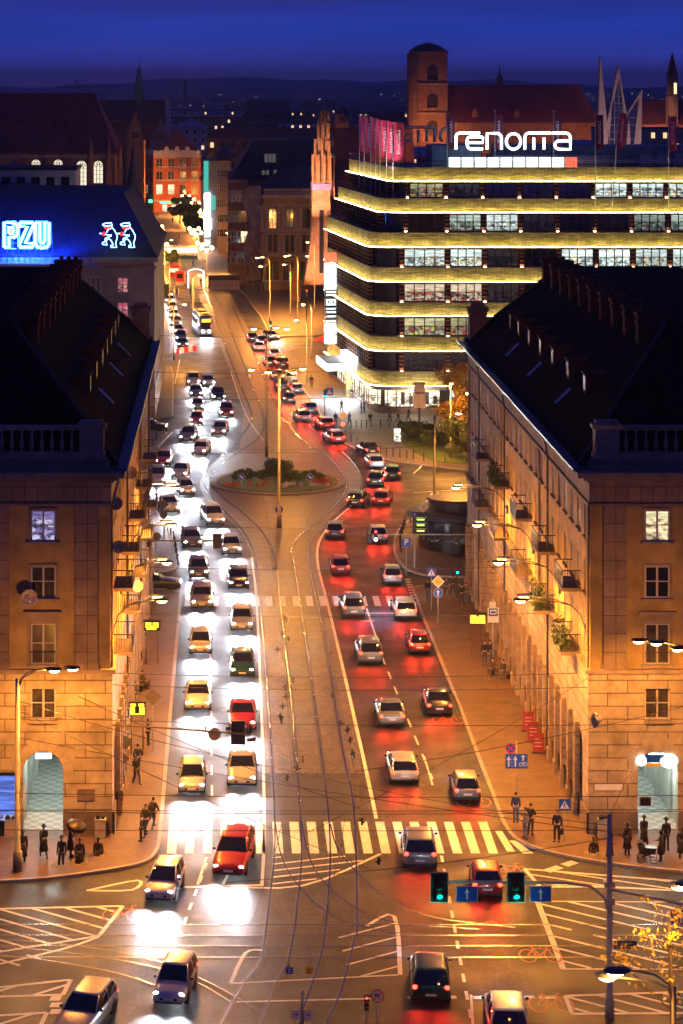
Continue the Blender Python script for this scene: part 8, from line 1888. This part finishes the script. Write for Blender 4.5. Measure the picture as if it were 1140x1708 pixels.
b=MB(); X,Y=G(120,1436); b.lathe([(.6,0),(.45,.14),(.2,.24),(.02,.28)],(0,0,0),8); b.tube([(0,0,-.9),(0,0,.3)],.02,5); o=b.build('bronze_umbrella',M['bronze'],None,(0,0,0)); o.location=(X+.25,Y-.1,1.95); o.rotation_euler=(.35,.3,0); tag(o,'open bronze umbrella held over the left statue group','umbrella')

# ================================================================ PLANTS
def leaves(mb,n,cs,size,seed,flat=.7):
    rr=random.Random(seed)
    for i in range(n):
        c,r=cs[rr.randrange(len(cs))]
        d=Vector((rr.gauss(0,1),rr.gauss(0,1),rr.gauss(0,1))).normalized()*r*(.55+.5*rr.random()); d.z*=flat; p=Vector(c)+d
        a=Vector((rr.gauss(0,1),rr.gauss(0,1),rr.gauss(0,1))).normalized()*size*(.6+.8*rr.random()); e=a.orthogonal().normalized()*a.length*.6
        mb.quad(p-a,p-e,p+a,p+e)
def tree(name,label,X,Y,h,trunk_h,cs,n,size,m,seed,group=None):
    T=thing(name,label,'tree',(X,Y,0),0,group); b=MB(); b.tube([(0,0,0),(.1,0,trunk_h*.5),(0,.1,trunk_h)],[.24,.19,.15],8)
    for c,r in cs: b.tube([(0,.1,trunk_h*.8),tuple(Vector(c)*.5+Vector((0,0,trunk_h*.45))),tuple(c)],[.11,.07,.03],5)
    place(b.mesh('trunk',M['bark']),'trunk',T,(0,0,0)); b=MB(); leaves(b,n,[(c,r) for c,r in cs],size,seed); place(b.mesh('crown',M[m]),'crown',T,(0,0,0)); return T
rr=random.Random(4)
def clumps(n,h0,h1,R_,r): return [((rr.uniform(-R_,R_),rr.uniform(-R_,R_),rr.uniform(h0,h1)),r*rr.uniform(.7,1.2)) for _ in range(n)]
tree('street_tree','autumn tree with gold and green leaves before the store, cut by the tenement wall',28.4,262,11,2.5,clumps(16,2.5,9.5,2.6,1.5),9000,.14,'leaf_gold',1)
tree('street_tree','lower bushy tree at the lawn beside the golden tree',27.5,252,6,1.5,clumps(10,1.5,4.5,2.4,1.1),5000,.12,'leaf_dark',2)
for k,(px,py,lab) in enumerate(((300,372,'dark square-crowned tree nearest the red building'),(312,386,'dark square-crowned tree, middle of the clipped row in the square'),(328,406,'dark square-crowned tree, nearest of the clipped row in the square'))):
    X,Y=G(px,py); tree('square_tree',lab,X,Y,8,3,clumps(14,3.2,7.5,2.8,1.6),5000,.26,'leaf_dark',10+k,'clipped trees in the far square')
X,Y=G(284,452); tree('square_tree','small bright green tree behind the red market stall',X,Y,5,1.5,clumps(8,2,4.5,1.6,1.0),2500,.2,'leaf_dark',33)
X,Y=G(268,510); tree('street_tree','dark little tree on the far left pavement',X,Y,5,1.5,clumps(8,2,4.5,1.2,1.0),2500,.16,'leaf_dark',34)
# bare tree with last yellow leaves in the near corner
T=thing('bare_tree','nearly bare tree with last yellow leaves in the bottom right corner','tree',(17.4,86.5,0)); rr=random.Random(9); b=MB(); tips=[]
b.tube([(0,0,0),(.1,0,5),(-.1,0,10.2)],[.18,.14,.06],7)
def branch(p,d,L,r,dep):
    q=p+d*L*.5+Vector((rr.uniform(-.1,.1),rr.uniform(-.1,.1),.05)); e=p+d*L; b.tube([p,q,e],[r,r*.8,r*.55],4); tips.append(e); tips.append(q)
    if dep:
        for _ in range(3): nd=(d+Vector((rr.uniform(-.7,.7),rr.uniform(-.7,.7),rr.uniform(-.2,.5)))).normalized(); branch(e if _ else q,nd,L*.68,r*.55,dep-1)
for k in range(9):
    z=6.4+.42*k; a=k*2.4; branch(Vector((0,0,z)),Vector((math.cos(a),math.sin(a),.45)).normalized(),1.7-.07*k,.035,2)
place(b.mesh('trunk',M['bark']),'trunk',T,(0,0,0)); b=MB(); leaves(b,620,[(tuple(t),.22) for t in tips],.075,3); place(b.mesh('crown',mat('leaf_yellow',(.42,.30,.02),.6,var=.3,scale=3)),'crown',T,(0,0,0))
# planting on the island
def bush(X,Y,rx,ry,h,n,size,m,name,label,seed,kind=None):
    b=MB(); leaves(b,n,[((rr.uniform(-rx,rx),rr.uniform(-ry,ry),h*rr.uniform(.25,.75)),h*.4) for _ in range(14)],size,seed); o=b.build(name,m,None,(0,0,0)); o.location=(X,Y,.2); tag(o,label,'shrub') if kind is None else o.__setitem__('kind',kind); return o
ix_,iy_=ic
bush(ix_+.2,iy_+1.5,.9,.8,2.2,2200,.12,M['leaf_dark'],'clipped_bush','round dark bush at the centre of the roundabout',5)
for dx,lab in ((-2.9,'low green hedge left of the central bush'),(2.9,'low green hedge right of the central bush')): bush(ix_+dx,iy_+.8,2.0,.9,1.1,3000,.09,M['grass'],'low_hedge',lab,6)
bush(ix_-3.2,iy_-3.2,2.4,.9,.45,2200,.09,M['flower_red'],'flower_bed','red flowers along the left front of the roundabout',7); bush(ix_+2.6,iy_-3.4,2.8,.8,.5,2600,.09,M['flower_pale'],'flower_bed','pale flowers along the right front of the roundabout',8); bush(ix_+4.8,iy_-.8,.9,1.6,.5,1000,.09,M['flower_red'],'flower_bed','red flowers at the right tip of the roundabout',9)
for px,py,rx,lab in ((690,728,1.5,'dark clipped shrub left of the stacked cubes'),(705,732,1.6,'dark clipped shrub below the stacked cubes'),(735,742,2.0,'green shrub at the middle of the lawn')): X,Y=G(px,py); bush(X,Y,rx,.9,1.7,2200,.12,M['leaf_dark'],'shrub',lab,int(px))

# ================================================================ OVERHEAD WIRES
def wire(a,c,sag,label,r=.02,group='overhead wires'):
    a,c=Vector(a),Vector(c); b=MB(); b.tube([a.lerp(c,t/8)-Vector((0,0,sag*4*(t/8)*(1-t/8))) for t in range(9)],r,4); off=tuple(a); o=b.build('overhead_wire',M['wire'],None,off); tag(o,label,'wire',group)
    return o
CW='thin black tram wire following the rails down the avenue'
for x in (3.67,6.82):
    pts=[(x-2.6,98),(x-1.2,108),(x-.1,120),(x,135),(x,160),(x-.2,190),(x-.4,203)]; 
    for i in range(len(pts)-1): wire((*pts[i],5.8),(*pts[i+1],5.8),.02,CW,.016,'tram contact wires')
    wire((x,118,6.6),(x-.1,203,6.6),.5,CW,.014,'tram contact wires')
SW='thin black cross wire spanning between houses and masts over the crossing'
for (xa,ya,za,xb,yb,zb_) in ((-6.6,127,8.6,20.8,127.2,8.4),(-11.3,120.8,8.5,25,119.6,8.5),(-11.3,120.8,7.4,17.6,102,8.6),(-6.6,131,8.2,20.8,131,8.2),(-6.6,145,8.4,20.8,145,8.4),(-6.6,159,8.4,20.8,159,8.4),(-6.6,174,8.4,20.8,174,8.4),(-11.3,120.8,9.4,3.7,118,6.4),(17.6,102,8.9,3.7,118,6.4),(25,119.6,9.5,6.8,118,6.4),(-14,112.8,7,30,112.6,7),(-14,110,7,30,110.2,7),(-11.3,120.8,8.9,6.7,104,6.2),(17.6,102,9.2,24.7,126.9,7.9),(-30,113,6.2,40,113,6.2),(-30,110,6.2,40,110,6.2),(-8.5,126.9,8,6.8,112,6.4),(20.8,127,9,3.7,108,6.4),(17.6,102,8.3,0,100,7)):
    wire((xa,ya,za),(xb,yb,zb_),.25,SW,.017,'cross wires over the crossing')
for Y in (205,240,262,300): wire((-9,Y,9),(24,Y+6,9),.5,'thin black cross wire over the roundabout bends',.022,'cross wires over the bends')
# insulators and clamps hanging in the wires
rr=random.Random(12); b=MB(); b.box(-.22,.22,-.03,.03,-.03,.03); b.box(-.04,.04,-.04,.04,-.18,.18); me=b.mesh('wire_clamp',M['wire'])
for k in range(26):
    Y=rr.uniform(103,170); x=rr.choice((3.67,6.82))+rr.uniform(-.5,.5); o=bpy.data.objects.new('wire_clamp',me); COL.objects.link(o); o.location=(x,Y,rr.uniform(5.85,6.6)); o.rotation_euler=(0,0,rr.uniform(0,3)); tag(o,'small black clamp on the tram wires above the rails','clamp','wire clamps')
for k,(x,y,z) in enumerate(shop_lights): lamp_light('shop_light','POINT',(x,y,z),350,(1,.8,.5),None,.5)
lamp_light('canopy_glow','SPOT',(15.5,300,4.3),9000,(.75,.85,1.0),None,1.0,170,.8,(0,0,0))
# ================================================================ AIR
b = MB(); b.box(-9100,9100,-300,26100,-1.1,175); hz = b.build('haze', bpy.data.materials.new('haze')); hz['kind'] = 'stuff'
hm = bpy.data.materials['haze']; hm.use_nodes = True; ht = hm.node_tree; ht.nodes.clear()
pv = ht.nodes.new('ShaderNodeVolumePrincipled'); ho = ht.nodes.new('ShaderNodeOutputMaterial'); ht.links.new(pv.outputs[0], ho.inputs['Volume'])
pv.inputs['Color'].default_value = (.9,.86,.98,1); pv.inputs['Density'].default_value = 0.0001; pv.inputs['Anisotropy'].default_value = .1
